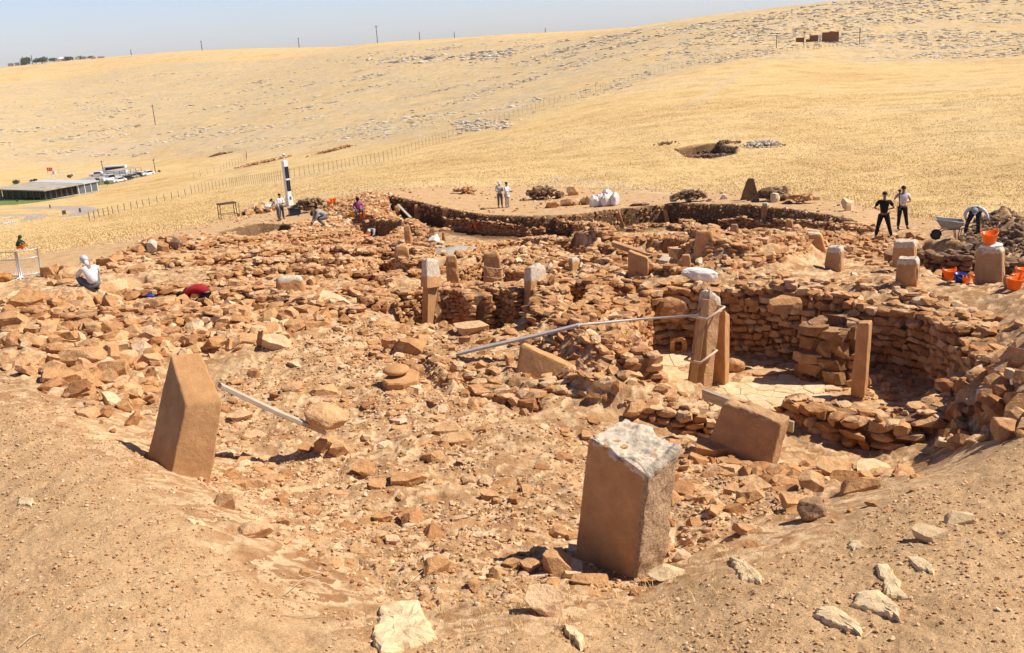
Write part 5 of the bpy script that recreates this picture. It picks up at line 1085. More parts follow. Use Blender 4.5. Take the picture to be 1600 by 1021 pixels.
# ------------------------------------------------------------------ sacks and sheets
M_SACK = plain("woven_white_sack", (.74, .70, .63), .6, 0, .08, 20, .35, .02); M_TARP = plain("white_sheet", (.66, .64, .60), .6, 0, .1, 5, .3, .02); M_TARPG = plain("grey_geotextile", (.36, .31, .25), .8, 0, .15, 6)
def sack(p, w, h, d, rz, label, lean=0.0, seed=0, group=None, lying=False, name="sack", mat=None):
    V, Fc = ICO[4]; V = V.copy(); q = np.sign(V) * np.abs(V) ** .62; s = seed * 3.1
    q[:, 0] *= w / 2; q[:, 1] *= d / 2; q[:, 2] = q[:, 2] * h / 2
    t_ = sstep(.35, 1, q[:, 2] / (h / 2)); q[:, 0] *= 1 - .35 * t_; q[:, 1] *= 1 - .5 * t_; q[:, 2] += .06 * h * np.sin(V[:, 0] * 7 + s) * t_
    n = fbm(V[:, 0] * 2.3 + s, V[:, 1] * 2.3, V[:, 2] * 1.6, o=3, seed=4) * .16 + fbm(V[:, 0] * 6 + s, V[:, 1] * 6, V[:, 2] * 4, o=2, seed=6) * .10; q *= (1 + n)[:, None]
    q[:, 2] += h / 2 * .96
    o = mk(name, q, Fc, mat or M_SACK, smooth=True, loc=p); o.rotation_euler = (lean if not lying else 1.35, lean * .5, rz); return tag(o, label, "sack", group)
for k, (px, py, w, h, lab) in enumerate(((929,324,.62,.75,"white rubble sack at the left end of the pile beside the far path"),(938,323,.6,.85,"second white sack from the left in the pile by the far path"),(946,323,.6,.85,"middle white sack in the front row of the pile"),
        (954,322,.6,.92,"tall white sack at the right end of the pile"),(961,322,.58,.85,"rightmost white sack in the pile, leaning outwards"))):
    p = onground(G(px, py)); sack(p, w, h, .42, .2 * k, lab, .06 * (k % 3 - 1), k + 1, "white rubble sacks by the far path")
p = onground(G(948, 319)); p[2] += .5; sack(p, .5, .5, .4, .4, "white sack thrown on top of the pile, behind the others", .15, 8, "white rubble sacks by the far path")
p = onground(G(1118, 438), .12); sack(p, .5, 1.1, .4, -1.3, "lone white sack lying on the wall top above the round room", 0, 9, None, True)
def sheet(pts, zoff, amp, label, mat, name="white_sheet", cat="sheet", group=None, nn=26, th=.02, drape=0.0):
    P = poly_w(pts); x0, y0 = P.min(0); x1, y1 = P.max(0); c = P.mean(0); n = 48; ang = np.linspace(0, 2 * np.pi, n, endpoint=False); rmax = []
    for a in ang:
        d = np.array([math.cos(a), math.sin(a)]); lo, hi = 0, 9.0
        for _ in range(24):
            mid = (lo + hi) / 2; q = c + d * mid
            if sdf(P, q[:1], q[1:])[0] < 0: lo = mid
            else: hi = mid
        rmax.append(lo)
    V = []; rings = 14
    for k in range(rings + 1):
        f = k / rings
        for i in range(n): q = c + np.array([math.cos(ang[i]), math.sin(ang[i])]) * rmax[i] * f; V.append((q[0], q[1]))
    V = np.array(V); z = height(V[:, 0], V[:, 1], False); z = np.maximum(z, z.mean() - .3); f = np.repeat(np.arange(rings + 1) / rings, n)
    z = z + zoff * (1 - f ** 4) + amp * (fbm(V[:, 0] * 2.2, V[:, 1] * 2.2, o=3, seed=21) + .5 * np.abs(fbm(V[:, 0] * 5, V[:, 1] * 5, o=2, seed=23))) + .03
    top = np.column_stack([V, z]); bot = np.column_stack([V, z - th]); m = len(V); Fc = []
    for k in range(rings):
        for i in range(n):
            j = (i + 1) % n; a, b, c_, d_ = k * n + i, k * n + j, (k + 1) * n + j, (k + 1) * n + i; Fc.append((a, d_, c_, b)); Fc.append((m + a, m + b, m + c_, m + d_))
    for i in range(n): j = (i + 1) % n; a = rings * n; Fc.append((a + i, m + a + i, m + a + j, a + j))
    cm = np.concatenate([top, bot]); o0 = np.array([c[0], c[1], float(z.mean())]); o = mk(name, cm - o0, Fc, mat, smooth=True, loc=o0); return tag(o, label, cat, group)
sheet([(664,388),(676,378),(700,377),(716,381),(700,386),(680,390)], .45, .3, "crumpled white tarpaulin heaped round the pointed slab", M_TARP)
sheet([(668,398),(700,388),(742,388),(752,392),(720,398),(690,402)], .22, .05, "grey sheet spread on the floor in front of the crumpled tarpaulin", M_TARPG, "grey_sheet")
sheet([(715,384),(740,380),(762,383),(745,388)], .25, .12, "second small white sheet lying along the shaded wall", M_TARP)
pb_ = Pr(1549, 388, 28.75); o = sack(pb_, .55, .16, .4, .3, "crumpled white plastic bag on the big dark stub under the orange bucket", 0, 5, None, name="plastic_bag", mat=M_TARP); o["category"] = "plastic bag"

# ------------------------------------------------------------------ stone heaps along the rim
def heap(px, py, w, d, h, n, smin, smax, label, mat=None, seed=0, kinds=('ang', 'slab'), r=None):
    p = onground(G(px, py) if r is None else GR(px, py, r)); rg = np.random.default_rng(seed); a = math.atan2(p[0], p[1]); rk = Rocks()
    for kd in kinds:
        m = n // len(kinds); u = rg.normal(0, .42, m).clip(-1, 1); v = rg.normal(0, .42, m).clip(-1, 1); q = np.sqrt(np.clip(1 - u * u - v * v, 0, 1)); s = rg.uniform(smin, smax, m); z = q * h * rg.uniform(0, 1, m) ** .5
        x = u * w / 2 * math.cos(a) + v * d / 2 * math.sin(a); y = -u * w / 2 * math.sin(a) + v * d / 2 * math.cos(a)
        g = height(p[0] + x, p[1] + y) - p[2]; fl = .3 if kd == 'slab' else .6
        rk.add(kd, 2, np.stack([x, y, z + g + s * .1], 1), np.stack([s / 2, s * .38, s / 2 * fl], 1), rg.uniform(0, 6.3, m), rg.normal(0, .25, m), rg.normal(0, .25, m), rg.uniform(0, 1, m), rg)
    o = rk.build("stone_heap", mat or M_STONE, loc=p); return tag(o, label, "stone heap", "stone heaps along the far edge of the dig")
heap(728,303,2.4,1.0,.4,40,.25,.55,"low heap of tan stones left of the two people in white on the far path",seed=1)
heap(848,312,3.0,1.3,.8,90,.25,.6,"rounded heap of brown stones right of the two people in white",M_DARKST,2)
def row(items, group, mat=None):
    for k, (px, py, w, h, lab) in enumerate(items): boulder(px, py, w, w * .65, h, k * 1.3, ('ang', 'slab', 'round')[k % 3] if h < .35 else ('ang', 'round')[k % 2], .1 * (k % 3 - 1), 0, mat or M_STONE, .35 + .13 * (k % 4), lab, var=k, group=group)
row(((862,325,.9,.45,"long pale block at the left end of the row by the white sacks"),(872,323,.5,.5,"dark-sided block, second from the left in the row by the sacks"),(884,322,1.1,.55,"largest block in the middle of the row by the sacks"),(900,321,.7,.55,"brownish block touching the largest one in the row"),(912,320,.75,.6,"rounded block near the right end of the row"),(920,320,.5,.65,"last block of the row, touching the white sacks")), "blocks in a row left of the white sacks")
heap(1078,316,2.6,1.2,.65,60,.25,.6,"grey-topped heap of flat stones on the far rim right of the sacks",M_DARKST,4,('slab',))
row(((995,322,1.0,.16,"long flat dark stone on the path right of the sacks"),(1008,321,.8,.14,"second flat dark stone right of the long one on the path")), "flat dark stones on the far path", M_DARKST)
heap(1205,314,1.8,1.0,.7,50,.4,.8,"stack of thin flat slabs piled crosswise at the far rim",M_DARKST,6,('slab',))
heap(1258,318,2.0,1.0,.5,40,.3,.6,"low heap of flat slabs right of the crosswise stack",seed=7,kinds=('slab',))
heap(408,333,3.2,1.2,.6,40,.4,.8,"heap of large pale boulders left of the white camera mast",seed=8,kinds=('ang','round'))
heap(482,332,2.6,1.3,1.0,70,.25,.6,"dark rubble mound just right of the blue crate",M_DARKST,9)
row(((76,432,.6,.45,"dark-faced stone nearest the metal barrier"),(90,430,.5,.6,"tall narrow stone with a small one on top right of the barrier"),(99,430,.55,.45,"pale rounded stone right of the tall narrow one"),(112,436,.9,.5,"largest tan boulder between the barrier and the squatter"),(93,441,.5,.35,"brown block below the tall narrow stone"),(103,444,.6,.2,"flat stone in front of the largest tan boulder"),(84,444,.4,.2,"small flat stone below the dark-faced one")), "stones between the barrier and the squatting person")
heap(255,392,2.4,1.2,.5,40,.3,.7,"heap of big mixed blocks at the upper left rim",seed=11)
row(((168,415,.9,.35,"orange block just behind the squatting person's head"),(186,412,.7,.35,"squared orange block right of the one behind the head"),(178,422,.5,.22,"small tan stone below the two orange blocks"),(196,423,.6,.25,"flat tan stone right of the small one behind the squatter"),(215,424,.9,.28,"long low slab right of the squatter on the terrace")), "blocks behind the squatting person")
heap(1485,412,2.0,.8,.3,22,.2,.5,"brown stones below the wheelbarrow",M_DARKST,13)
upright(1163,313,.5,1.3,.18,"dark slab leaning to the right in the tent of slabs at the far rim",lean=.3,seed=51,mat=M_DARKST,taper=.9)
upright(1177,314,.85,1.3,.2,"dark pointed slab leaning to the left in the tent of slabs at the far rim",lean=-.1,seed=52,mat=M_DARKST,taper=.35)
boulder(1210,316,.6,.5,.65,0,'round',0,0,M_PALE,.9,"pale rounded block standing in front of the stack of thin slabs",group=BG)
boulder(1326,330,.65,.5,.75,.3,'ang',0,0,M_PALE,.8,"pale lumpy stone alone on the rim right of the heaps",var=2,group=BG)
boulder(895,305,.95,.6,.85,.1,'round',0,0,M_STONE,.6,"big round boulder between the brown heap and the white sacks",var=1,group=BG)
boulder(1131,312,.4,.3,.5,.1,'ang',0,0,M_FAR,.7,"small grey cone-shaped stone on the rim between two heaps",var=1,group=BG)
boulder(755,328,.4,.3,.22,.1,'ang',0,0,M_DARKST,.7,"small dark rock on the path near the edge of the cut",var=1,group=BG)
boulder(716,300,.7,.5,.45,.1,'round',0,0,M_PALE,.9,"white round boulder at the left end of the low tan heap",var=3,group=BG)

for (px, py, rr_, w, h, lab) in ((962,694,12.1,.14,.05,"flat chip lying on top of the front broken pillar, upper one"),(972,704,12.0,.17,.06,"flat brown stone lying on the front broken pillar's top"),(948,700,12.0,.09,.05,"small crumb of stone left of the two chips on the pillar")):
    boulder(0,0,w,w*.7,h,.4,'slab',.1,.1,M_STONE,.35,lab,at=Pr(px,py,rr_)+np.array([0,0,.01]),var=int(px)%5,emb=0.0,group="stones lying on the front broken pillar")

# ------------------------------------------------------------------ people
def cloth(name, col, rough=.85): return plain(name, col, rough, 0, .12, 14, .25, .01)
M_SKIN = plain("skin", (.30, .15, .085), .6, 0, .06, 12); M_HAIR = plain("black_hair", (.012, .010, .009), .6, 0, .2, 60)
M_WSH = cloth("white_shirt_cloth", (.70, .68, .68)); M_LSH = cloth("light_grey_cloth", (.50, .49, .47)); M_BLK = cloth("black_cloth", (.012, .012, .013)); M_RED = cloth("red_cloth", (.32, .012, .02)); M_GRY = cloth("grey_cloth", (.13, .14, .15)); M_NVY = cloth("dark_trouser_cloth", (.03, .035, .05)); M_BEI = cloth("beige_cloth", (.48, .38, .27)); M_PUR = cloth("magenta_cloth", (.34, .07, .22)); M_BLU = cloth("grey_blue_cloth", (.30, .33, .36)); M_GRN = cloth("dark_green_cloth", (.02, .06, .03)); M_ORC = cloth("orange_cloth", (.75, .16, .02)); M_SHOE = plain("dark_shoe", (.03, .028, .026), .7); M_LSHOE = plain("pale_shoe", (.35, .32, .29), .7); M_EYE = plain("eye", (.02, .02, .02), .2); M_SCARF = cloth("patterned_headscarf", (.55, .56, .58))
DG = None
def skin(name, verts, edges, rad, mat, parent, root=0, sub=1):
    me = bpy.data.meshes.new(name); me.from_pydata([tuple(v) for v in verts], edges, []); o = bpy.data.objects.new(name, me); COL.objects.link(o)
    md = o.modifiers.new("skin", 'SKIN'); md.use_smooth_shade = True; md.branch_smoothing = .3
    sv = me.skin_vertices[0].data
    for i, r in enumerate(rad): sv[i].radius = (r, r) if not hasattr(r, '__len__') else r; sv[i].use_root = (i == root)
    s = o.modifiers.new("sub", 'SUBSURF'); s.levels = sub; s.render_levels = sub
    dg = bpy.context.evaluated_depsgraph_get(); ne = bpy.data.meshes.new_from_object(o.evaluated_get(dg)); bpy.data.objects.remove(o)
    ne.materials.clear(); ne.materials.append(mat)
    for p_ in ne.polygons: p_.use_smooth = True
    r_ = bpy.data.objects.new(name, ne); COL.objects.link(r_); r_.parent = parent; return r_
def ell(name, c, r, mat, parent, cut=None, lod=3, face=None):
    V, Fc = ICO[lod]; V = V.copy()
    if cut is not None:
        keep = V[:, 2] > cut; V[~keep, 2] = cut + (V[~keep, 2] - cut) * .05
    V = V * np.array(r)
    if face is not None:
        M = np.array(Vector(face).to_track_quat('-Y', 'Z').to_matrix()); V = V @ M.T
    return mk(name, V + np.array(c), Fc, mat, parent=parent, smooth=True, tint=.5)
STAND = dict(pelvis=(0,0,.93), waist=(0,0,1.10), chest=(0,0,1.30), neck=(0,0,1.47), head=(0,-.015,1.64),
    shL=(-.19,0,1.41), elL=(-.26,.02,1.14), wrL=(-.25,-.08,.90), shR=(.19,0,1.41), elR=(.26,.02,1.14), wrR=(.25,-.08,.90),
    hiL=(-.095,0,.88), knL=(-.11,-.02,.48), anL=(-.12,.02,.07), hiR=(.095,0,.88), knR=(.11,-.02,.48), anR=(.12,.02,.07))
def person(p, rz, label, pose, top, bottom, shoe, hair=None, sleeve=.55, scale=1.0, look=(0,-1,-.1), hat=None, scarf=None, group=None, collar=True, toe=(0,-1,0), long_shirt=0.0, bulk=1.16):
    t = thing("person", p, label, "person", group, rz); t.scale = (scale,) * 3
    J = {k: np.array(v, float) for k, v in {**STAND, **pose}.items()}; look = np.array(look, float); look /= np.linalg.norm(look)
    hd = J['head']; up = hd - J['neck']; up /= np.linalg.norm(up)
    V = [J['pelvis'], J['waist'], J['chest'], J['neck'], J['neck'] + up * .06, hd - up * .06 + look * .012, hd + up * .02, hd + up * .085]; Rr = [.115, .10, .125, .07, .05, .07, (.078, .092), .055]; E = [(0,1),(1,2),(2,3),(3,4),(4,5),(5,6),(6,7)]
    def add(a, pt, r): V.append(np.array(pt)); Rr.append(r); E.append((a, len(V) - 1)); return len(V) - 1
    nose = add(5, hd + look * .098 - up * .012, .012)
    hands = []
    for s in 'LR':
        a = add(2, J['sh' + s], .052); b = add(a, (J['sh' + s] + J['el' + s]) / 2, .044); c = add(b, J['el' + s], .036); d = add(c, (J['el' + s] + J['wr' + s]) / 2, .034); e = add(d, J['wr' + s], .024)
        fd = J['wr' + s] - J['el' + s]; fd /= np.linalg.norm(fd); sd = np.cross(fd, look); sd = sd / (np.linalg.norm(sd) + 1e-6); pn = np.cross(sd, fd)
        pc = J['wr' + s] + fd * .05; pm = add(e, pc, (.026, .026)); pk = add(pm, pc + fd * .04, (.03, .02)); hands.append((pc, fd, sd, pn, s))
        h = add(0, J['hi' + s], .09); k0 = add(h, (J['hi' + s] * .5 + J['kn' + s] * .5), .075); k = add(k0, J['kn' + s], .052); m = add(k, (J['kn' + s] * .6 + J['an' + s] * .4), .052); an = add(m, J['an' + s], .036)
        add(an, J['an' + s] + np.array(toe) * .14 + np.array((0, 0, -.04)), .03)
    body = skin("body", V, E, Rr, M_SKIN, t)
    for (pc, fd, sd, pn, s) in hands:
        hv, he, hr = [pc], [], [.02]; 
        for i, (o_, L) in enumerate(((-.03, .07), (-.01, .085), (.01, .08), (.028, .062))):
            b = pc + fd * .04 + sd * o_; hv += [b, b + fd * L * .5 + pn * .008, b + fd * L * .85 + pn * .03]; n_ = len(hv); he += [(0, n_ - 3), (n_ - 3, n_ - 2), (n_ - 2, n_ - 1)]; hr += [.010, .0085, .007]
        hv += [pc - sd * .03, pc - sd * .055 + fd * .04]; n_ = len(hv); he += [(0, n_ - 2), (n_ - 2, n_ - 1)]; hr += [.012, .009]
        skin("hand", hv, he, hr, M_SKIN, t, 0, 1)
    # clothes
    g = .03
    V2 = [J['pelvis'] * .85 + J['hiL'] * .075 + J['hiR'] * .075 , J['waist'], J['chest'], J['neck'] - up * .035]; R2_ = [(.135 + g * .2) * bulk, (.118 + g * .3) * bulk, (.135 + g * .4) * bulk, .088]; E2 = [(0,1),(1,2),(2,3)]
    if long_shirt: V2.append(J['pelvis'] - np.array([0, 0, long_shirt])); R2_.append(.16); E2.append((0, 4))
    for s in 'LR':
        n_ = len(V2); d = J['el' + s] - J['sh' + s]; w_ = J['wr' + s] - J['el' + s]
        V2.append(J['sh' + s]); R2_.append(.08); E2.append((2, n_))
        if sleeve <= 1: V2.append(J['sh' + s] + d * max(sleeve, .4)); R2_.append(.074); E2.append((n_, n_ + 1))
        else: V2 += [J['sh' + s] + d * .55, J['el' + s], J['el' + s] + w_ * (sleeve - 1)]; R2_ += [.068, .06, .048]; E2 += [(n_, n_ + 1), (n_ + 1, n_ + 2), (n_ + 2, n_ + 3)]
    skin("shirt", V2, E2, R2_, top, t)
    V3 = [J['pelvis'] * .6 + J['waist'] * .4]; R3 = [.138]; E3 = []
    for s in 'LR':
        n_ = len(V3); V3 += [J['hi' + s], J['hi' + s] * .5 + J['kn' + s] * .5, J['kn' + s], J['kn' + s] * .5 + J['an' + s] * .5, J['an' + s] + np.array([0, 0, .05])]; R3 += [.122, .10, .078, .074, .064]; E3 += [(0, n_), (n_, n_+1), (n_+1, n_+2), (n_+2, n_+3), (n_+3, n_+4)]
    skin("trousers", V3, E3, R3, bottom, t)
    for s in 'LR':
        a = J['an' + s]; skin("shoe", [a + np.array((0, 0, .0)) - np.array(toe) * .04, a + np.array(toe) * .07 + np.array((0, 0, -.02)), a + np.array(toe) * .17 + np.array((0, 0, -.03))], [(0, 1), (1, 2)], [.05, .048, .038], shoe, t)
    fq = np.array(Vector(look).to_track_quat('-Y', 'Z').to_matrix())
    for sx in (-1, 1):
        ell("eye", hd + fq @ np.array((sx * .032, -.088, .012)), (.012, .006, .008), M_EYE, t, lod=1); ell("ear", hd + fq @ np.array((sx * .088, .008, .0)), (.012, .025, .032), M_SKIN, t, lod=2)
    ell("mouth", hd + fq @ np.array((0, -.085, -.052)), (.022, .006, .006), M_RED, t, lod=1)
    if hair is not None: ell("hair", hd + fq @ np.array((0, .018, .045)), (.094, .108, .088), hair, t, cut=-.35, face=look)
    if hat is not None:
        c_ = hd + fq @ np.array((0, .008, .05)); ell("cap", c_, (.105, .12, .088), hat, t, cut=-.15, face=look); ell("cap_brim", hd + fq @ np.array((0, -.12, .045)), (.07, .07, .008), hat, t, face=look)
    if scarf is not None:
        ell("headscarf", hd + fq @ np.array((0, .012, .03)), (.112, .125, .12), scarf, t, cut=-.7, face=look); ell("scarf_tail", hd + fq @ np.array((0, .06, -.12)), (.07, .05, .10), scarf, t, face=look)
    return t
def face_cam(p): return -math.atan2(p[0], p[1])      # local -Y towards the camera
GP1 = "two people talking on the terrace"
p = onground(G(1379, 374)); person(p, face_cam(p) + math.pi + .1, "man in black T-shirt and black trousers seen from behind, hands on hips", dict(elL=(-.34,.02,1.16), wrL=(-.20,-.18,1.08), elR=(.34,.02,1.16), wrR=(.20,-.18,1.08), knL=(-.20,-.02,.48), anL=(-.30,.02,.07), knR=(.18,-.02,.48), anR=(.25,.02,.07)), M_BLK, M_BLK, M_LSHOE, M_HAIR, .75, 1.02)
p = onground(G(1408, 360)); person(p, face_cam(p) + .25, "man in white T-shirt holding a black monopod up in front of him", dict(elL=(-.36,-.12,1.25), wrL=(-.24,-.32,1.52), elR=(.28,-.08,1.14), wrR=(-.02,-.30,1.16), knL=(-.12,-.04,.48), anL=(-.13,0,.07), knR=(.16,0,.48), anR=(.24,.05,.07)), M_WSH, M_BLK, M_SHOE, M_HAIR, .6, 1.0, (-.25,-1,-.1))
a = face_cam(p) + .25; ca_, sa_ = math.cos(a), math.sin(a)
def loc2(p, a, v): return np.array([p[0] + math.cos(a) * v[0] - math.sin(a) * v[1], p[1] + math.sin(a) * v[0] + math.cos(a) * v[1], p[2] + v[2]])
t = thing("monopod", loc2(p, a, (-.2,-.36,.85)), "black monopod with a small camera on top held by the man in white", "monopod"); M_BPL = plain("black_plastic", (.015, .015, .016), .4)
tube("pole", [(0,0,0),(-.03,0,.3),(-.04,0,.72)], .018, M_BPL, parent=t); c_ = ell("camera_body", (-.04,-.01,.79), (.07,.05,.055), M_BPL, t)
p = onground(G(1521, 372)); person(p, face_cam(p) - .05, "man in white shirt and cap bending down beside the wheelbarrow", dict(pelvis=(0,.14,.92), waist=(0,.02,1.03), chest=(0,-.20,1.10), neck=(0,-.36,1.10), head=(0,-.50,1.03), shL=(-.19,-.28,1.12), elL=(-.33,-.40,.90), wrL=(-.26,-.38,.64), shR=(.19,-.28,1.12), elR=(.38,-.38,.96), wrR=(.48,-.45,.68), hiL=(-.10,.12,.88), knL=(-.24,-.02,.50), anL=(-.30,.06,.07), hiR=(.10,.12,.88), knR=(.12,0,.50), anR=(.14,.1,.07)), M_WSH, M_NVY, M_LSHOE, None, 1.75, 1.0, (0,-.75,-.65), M_BLU)
p = onground(G(147, 456)); person(p, face_cam(p) + math.pi + .25, "person in white shirt and headscarf squatting with their back to the camera", dict(pelvis=(0,.08,.24), waist=(0,.06,.42), chest=(0,-.04,.64), neck=(.02,-.12,.80), head=(.05,-.22,.93), shL=(-.19,-.06,.72), elL=(-.30,-.26,.52), wrL=(-.16,-.46,.34), shR=(.19,-.06,.72), elR=(.32,-.24,.52), wrR=(.18,-.46,.32), hiL=(-.12,.02,.22), knL=(-.24,-.36,.46), anL=(-.16,-.10,.07), hiR=(.12,.02,.22), knR=(.30,-.36,.46), anR=(.18,-.10,.07)), M_WSH, M_GRY, M_SHOE, M_HAIR, 1.85, 1.14, (.1,-.8,-.6), None, M_SCARF, bulk=1.3)
p = onground(G(316, 470)); p[2] -= .5; person(p, face_cam(p) - 1.9, "person in a red shirt crouching low in a hollow, only the back showing", dict(pelvis=(0,.18,.62), waist=(0,0,.78), chest=(0,-.24,.80), neck=(0,-.42,.70), head=(0,-.55,.58), shL=(-.19,-.32,.76), elL=(-.24,-.42,.50), wrL=(-.16,-.55,.28), shR=(.19,-.32,.76), elR=(.24,-.42,.50), wrR=(.16,-.55,.28), hiL=(-.11,.16,.56), knL=(-.16,-.16,.42), anL=(-.14,.10,.07), hiR=(.11,.16,.56), knR=(.16,-.16,.42), anR=(.14,.10,.07)), M_RED, M_BLK, M_SHOE, M_HAIR, 1.6, 1.15, (0,-.7,-.7), bulk=1.45)
p = onground(G(441, 343)); person(p, face_cam(p) + .5, "man in white shirt and dark trousers standing by the foot of the camera mast", dict(elR=(.22,-.12,1.16), wrR=(.02,-.30,1.15), elL=(-.22,-.12,1.16), wrL=(-.05,-.30,1.12)), M_WSH, M_NVY, M_SHOE, M_HAIR, 1.7, 1.02)
p = onground(G(437, 346)); person(p, face_cam(p) - 1.2, "person in pale shirt bending over in front of the man by the mast, dark headwear", dict(waist=(0,-.03,1.08), chest=(0,-.14,1.24), neck=(0,-.26,1.36), head=(0,-.38,1.46), shL=(-.18,-.16,1.33), elL=(-.22,-.3,1.12), wrL=(-.12,-.46,1.02), shR=(.18,-.16,1.33), elR=(.22,-.3,1.12), wrR=(.12,-.46,1.02)), M_LSH, M_GRY, M_SHOE, None, 1.7, .98, (0,-.8,-.6), M_NVY)
p = onground(G(507, 357)); person(p, face_cam(p) - 1.4, "person in light grey shirt crouching with bowed head left of the dark pit", dict(pelvis=(0,.1,.5), waist=(0,0,.66), chest=(0,-.18,.74), neck=(0,-.34,.72), head=(0,-.46,.64), shL=(-.19,-.24,.74), elL=(-.24,-.36,.5), wrL=(-.14,-.5,.3), shR=(.19,-.24,.74), elR=(.24,-.36,.5), wrR=(.14,-.5,.3), hiL=(-.11,.08,.44), knL=(-.18,-.26,.42), anL=(-.14,.02,.07), hiR=(.11,.08,.44), knR=(.18,-.26,.42), anR=(.14,.02,.07)), M_BLU, M_GRY, M_SHOE, M_HAIR, 1.6, 1.25, (0,-.6,-.8))
p = onground(G(561, 342)); person(p, face_cam(p) + .2, "person in magenta shirt with a dark headscarf sitting on the rubble mound", dict(pelvis=(0,.05,.3), waist=(0,.03,.46), chest=(0,-.02,.66), neck=(0,-.06,.82), head=(0,-.12,.97), shL=(-.18,-.02,.76), elL=(-.28,-.12,.56), wrL=(-.14,-.32,.42), shR=(.18,-.02,.76), elR=(.28,-.12,.56), wrR=(.14,-.32,.42), hiL=(-.11,0,.26), knL=(-.2,-.36,.42), anL=(-.16,-.3,.07), hiR=(.11,0,.26), knR=(.2,-.36,.42), anR=(.16,-.3,.07)), M_PUR, M_GRY, M_SHOE, None, 1.7, 1.1, (0,-.9,-.4), None, M_BLK)
p = onground(G(585, 373)); person(p, face_cam(p) - .6, "person in grey digging in the shaded pit, pale cap and bent back showing", dict(pelvis=(0,.1,.45), waist=(0,0,.6), chest=(0,-.18,.68), neck=(0,-.34,.66), head=(0,-.46,.60), shL=(-.19,-.24,.68), elL=(-.24,-.36,.45), wrL=(-.14,-.5,.28), shR=(.19,-.24,.68), elR=(.24,-.36,.45), wrR=(.14,-.5,.28), hiL=(-.11,.08,.4), knL=(-.18,-.26,.40), anL=(-.14,.02,.07), hiR=(.11,.08,.4), knR=(.18,-.26,.40), anR=(.14,.02,.07)), M_LSH, M_GRY, M_SHOE, None, 1.6, 1.1, (0,-.6,-.8), M_WSH)
p = onground(G(782, 325)); person(p, face_cam(p) + .15, "person in white cap, pale shirt and grey trousers standing on the far path", dict(elR=(.24,-.08,1.15), wrR=(.08,-.30,1.12), elL=(-.24,-.08,1.15), wrL=(-.08,-.30,1.12)), M_LSH, M_GRY, M_SHOE, M_HAIR, 1.7, 1.0, (.1,-1,-.3), M_WSH)
p = onground(G(793, 325)); person(p, face_cam(p) + .9, "dark-haired person in long white shirt and beige trousers on the far path", dict(elR=(.22,-.12,1.16), wrR=(.10,-.34,1.14), elL=(-.22,-.12,1.16), wrL=(-.05,-.30,1.12)), M_WSH, M_BEI, M_LSHOE, M_HAIR, 1.7, .97, (0,-1,-.3), None, None, None, True, (0,-1,0), .12)
p = onground(G(31, 393)); person(p, face_cam(p) + 1.3, "tiny crouching figure in dark green with orange at the edge of the dry grass", dict(pelvis=(0,.1,.3), waist=(0,.04,.45), chest=(0,-.06,.64), neck=(0,-.12,.78), head=(0,-.18,.90), shL=(-.18,-.08,.72), elL=(-.24,-.26,.55), wrL=(-.14,-.42,.38), shR=(.18,-.08,.72), elR=(.24,-.26,.55), wrR=(.14,-.42,.38), hiL=(-.11,.04,.26), knL=(-.2,-.34,.44), anL=(-.16,-.12,.07), hiR=(.11,.04,.26), knR=(.2,-.34,.44), anR=(.16,-.12,.07)), M_GRN, M_ORC, M_SHOE, None, 1.7, .95, (0,-.9,-.3), None, M_GRN)

def multi():
    m, t, b = newmat("patterned_cloth"); c = ramp(t, noise(t, pos(t), 9, 2), [(.35, (.10, .16, .05)), (.45, (.45, .22, .06)), (.52, (.62, .10, .03)), (.6, (.50, .30, .10))]); t.links.new(c, b.inputs["Base Color"]); return m
M_MULTI = multi()
# ------------------------------------------------------------------ buckets
M_ORG = plain("orange_rubber", (.92, .17, .012), .45, 0, .05, 6); M_YEL = plain("yellow_rubber", (.9, .5, .02), .45, 0, .05, 6); M_BLUE = plain("blue_plastic", (.015, .05, .35), .35, 0, .05, 6); M_DUST = plain("dusty_inside", (.40, .22, .10), .95, 0, .2, 9)
def bucket(p, label, mat=None, r=.2, h=.3, rz=0.0, tip=(0, 0), group="orange rubber buckets of the diggers", name="bucket", wire=False, fill=True):
    t = thing(name, p, label, "bucket", group, rz); t.rotation_euler = (tip[0], tip[1], rz); n = 28; prof = [(.0, 0), (.66, 0), (.70, .02), (1.0, h - .02), (1.06, h - .01), (1.06, h), (.97, h), (.68, .035), (0, .03)]; V, Fc = [], []
    for (k, z) in prof:
        for i in range(n): a = 2 * math.pi * i / n; dz = (.02 * math.cos(2 * a) if z > h * .8 and not wire else 0); V.append((math.cos(a) * k * r, math.sin(a) * k * r * (.92 if not wire else 1), z + dz))
    for k in range(len(prof) - 1):
        for i in range(n): j = (i + 1) % n; Fc.append((k * n + i, k * n + j, (k + 1) * n + j, (k + 1) * n + i))
    mk("tub", V, Fc, mat or M_ORG, parent=t, smooth=True)
    if wire:
        tube("wire_handle", [(r * 1.06 * math.cos(a), -.04 - .16 * math.sin(a), h - .04 - .12 * math.sin(a)) for a in np.linspace(0, math.pi, 12)], .006, M_WSH, parent=t); tube("rim_ring", [(r * 1.04 * math.cos(a), r * 1.04 * math.sin(a), h - .05) for a in np.linspace(0, 2 * math.pi, 24)[:-1]], .01, mat, parent=t, closed=True)
    else:
        for s in (-1, 1): tube("handle", [(s * (r * .98), .07 * math.cos(a), h + .075 * math.sin(a)) for a in np.linspace(0, math.pi, 9)], .013, mat or M_ORG, parent=t)
    return t
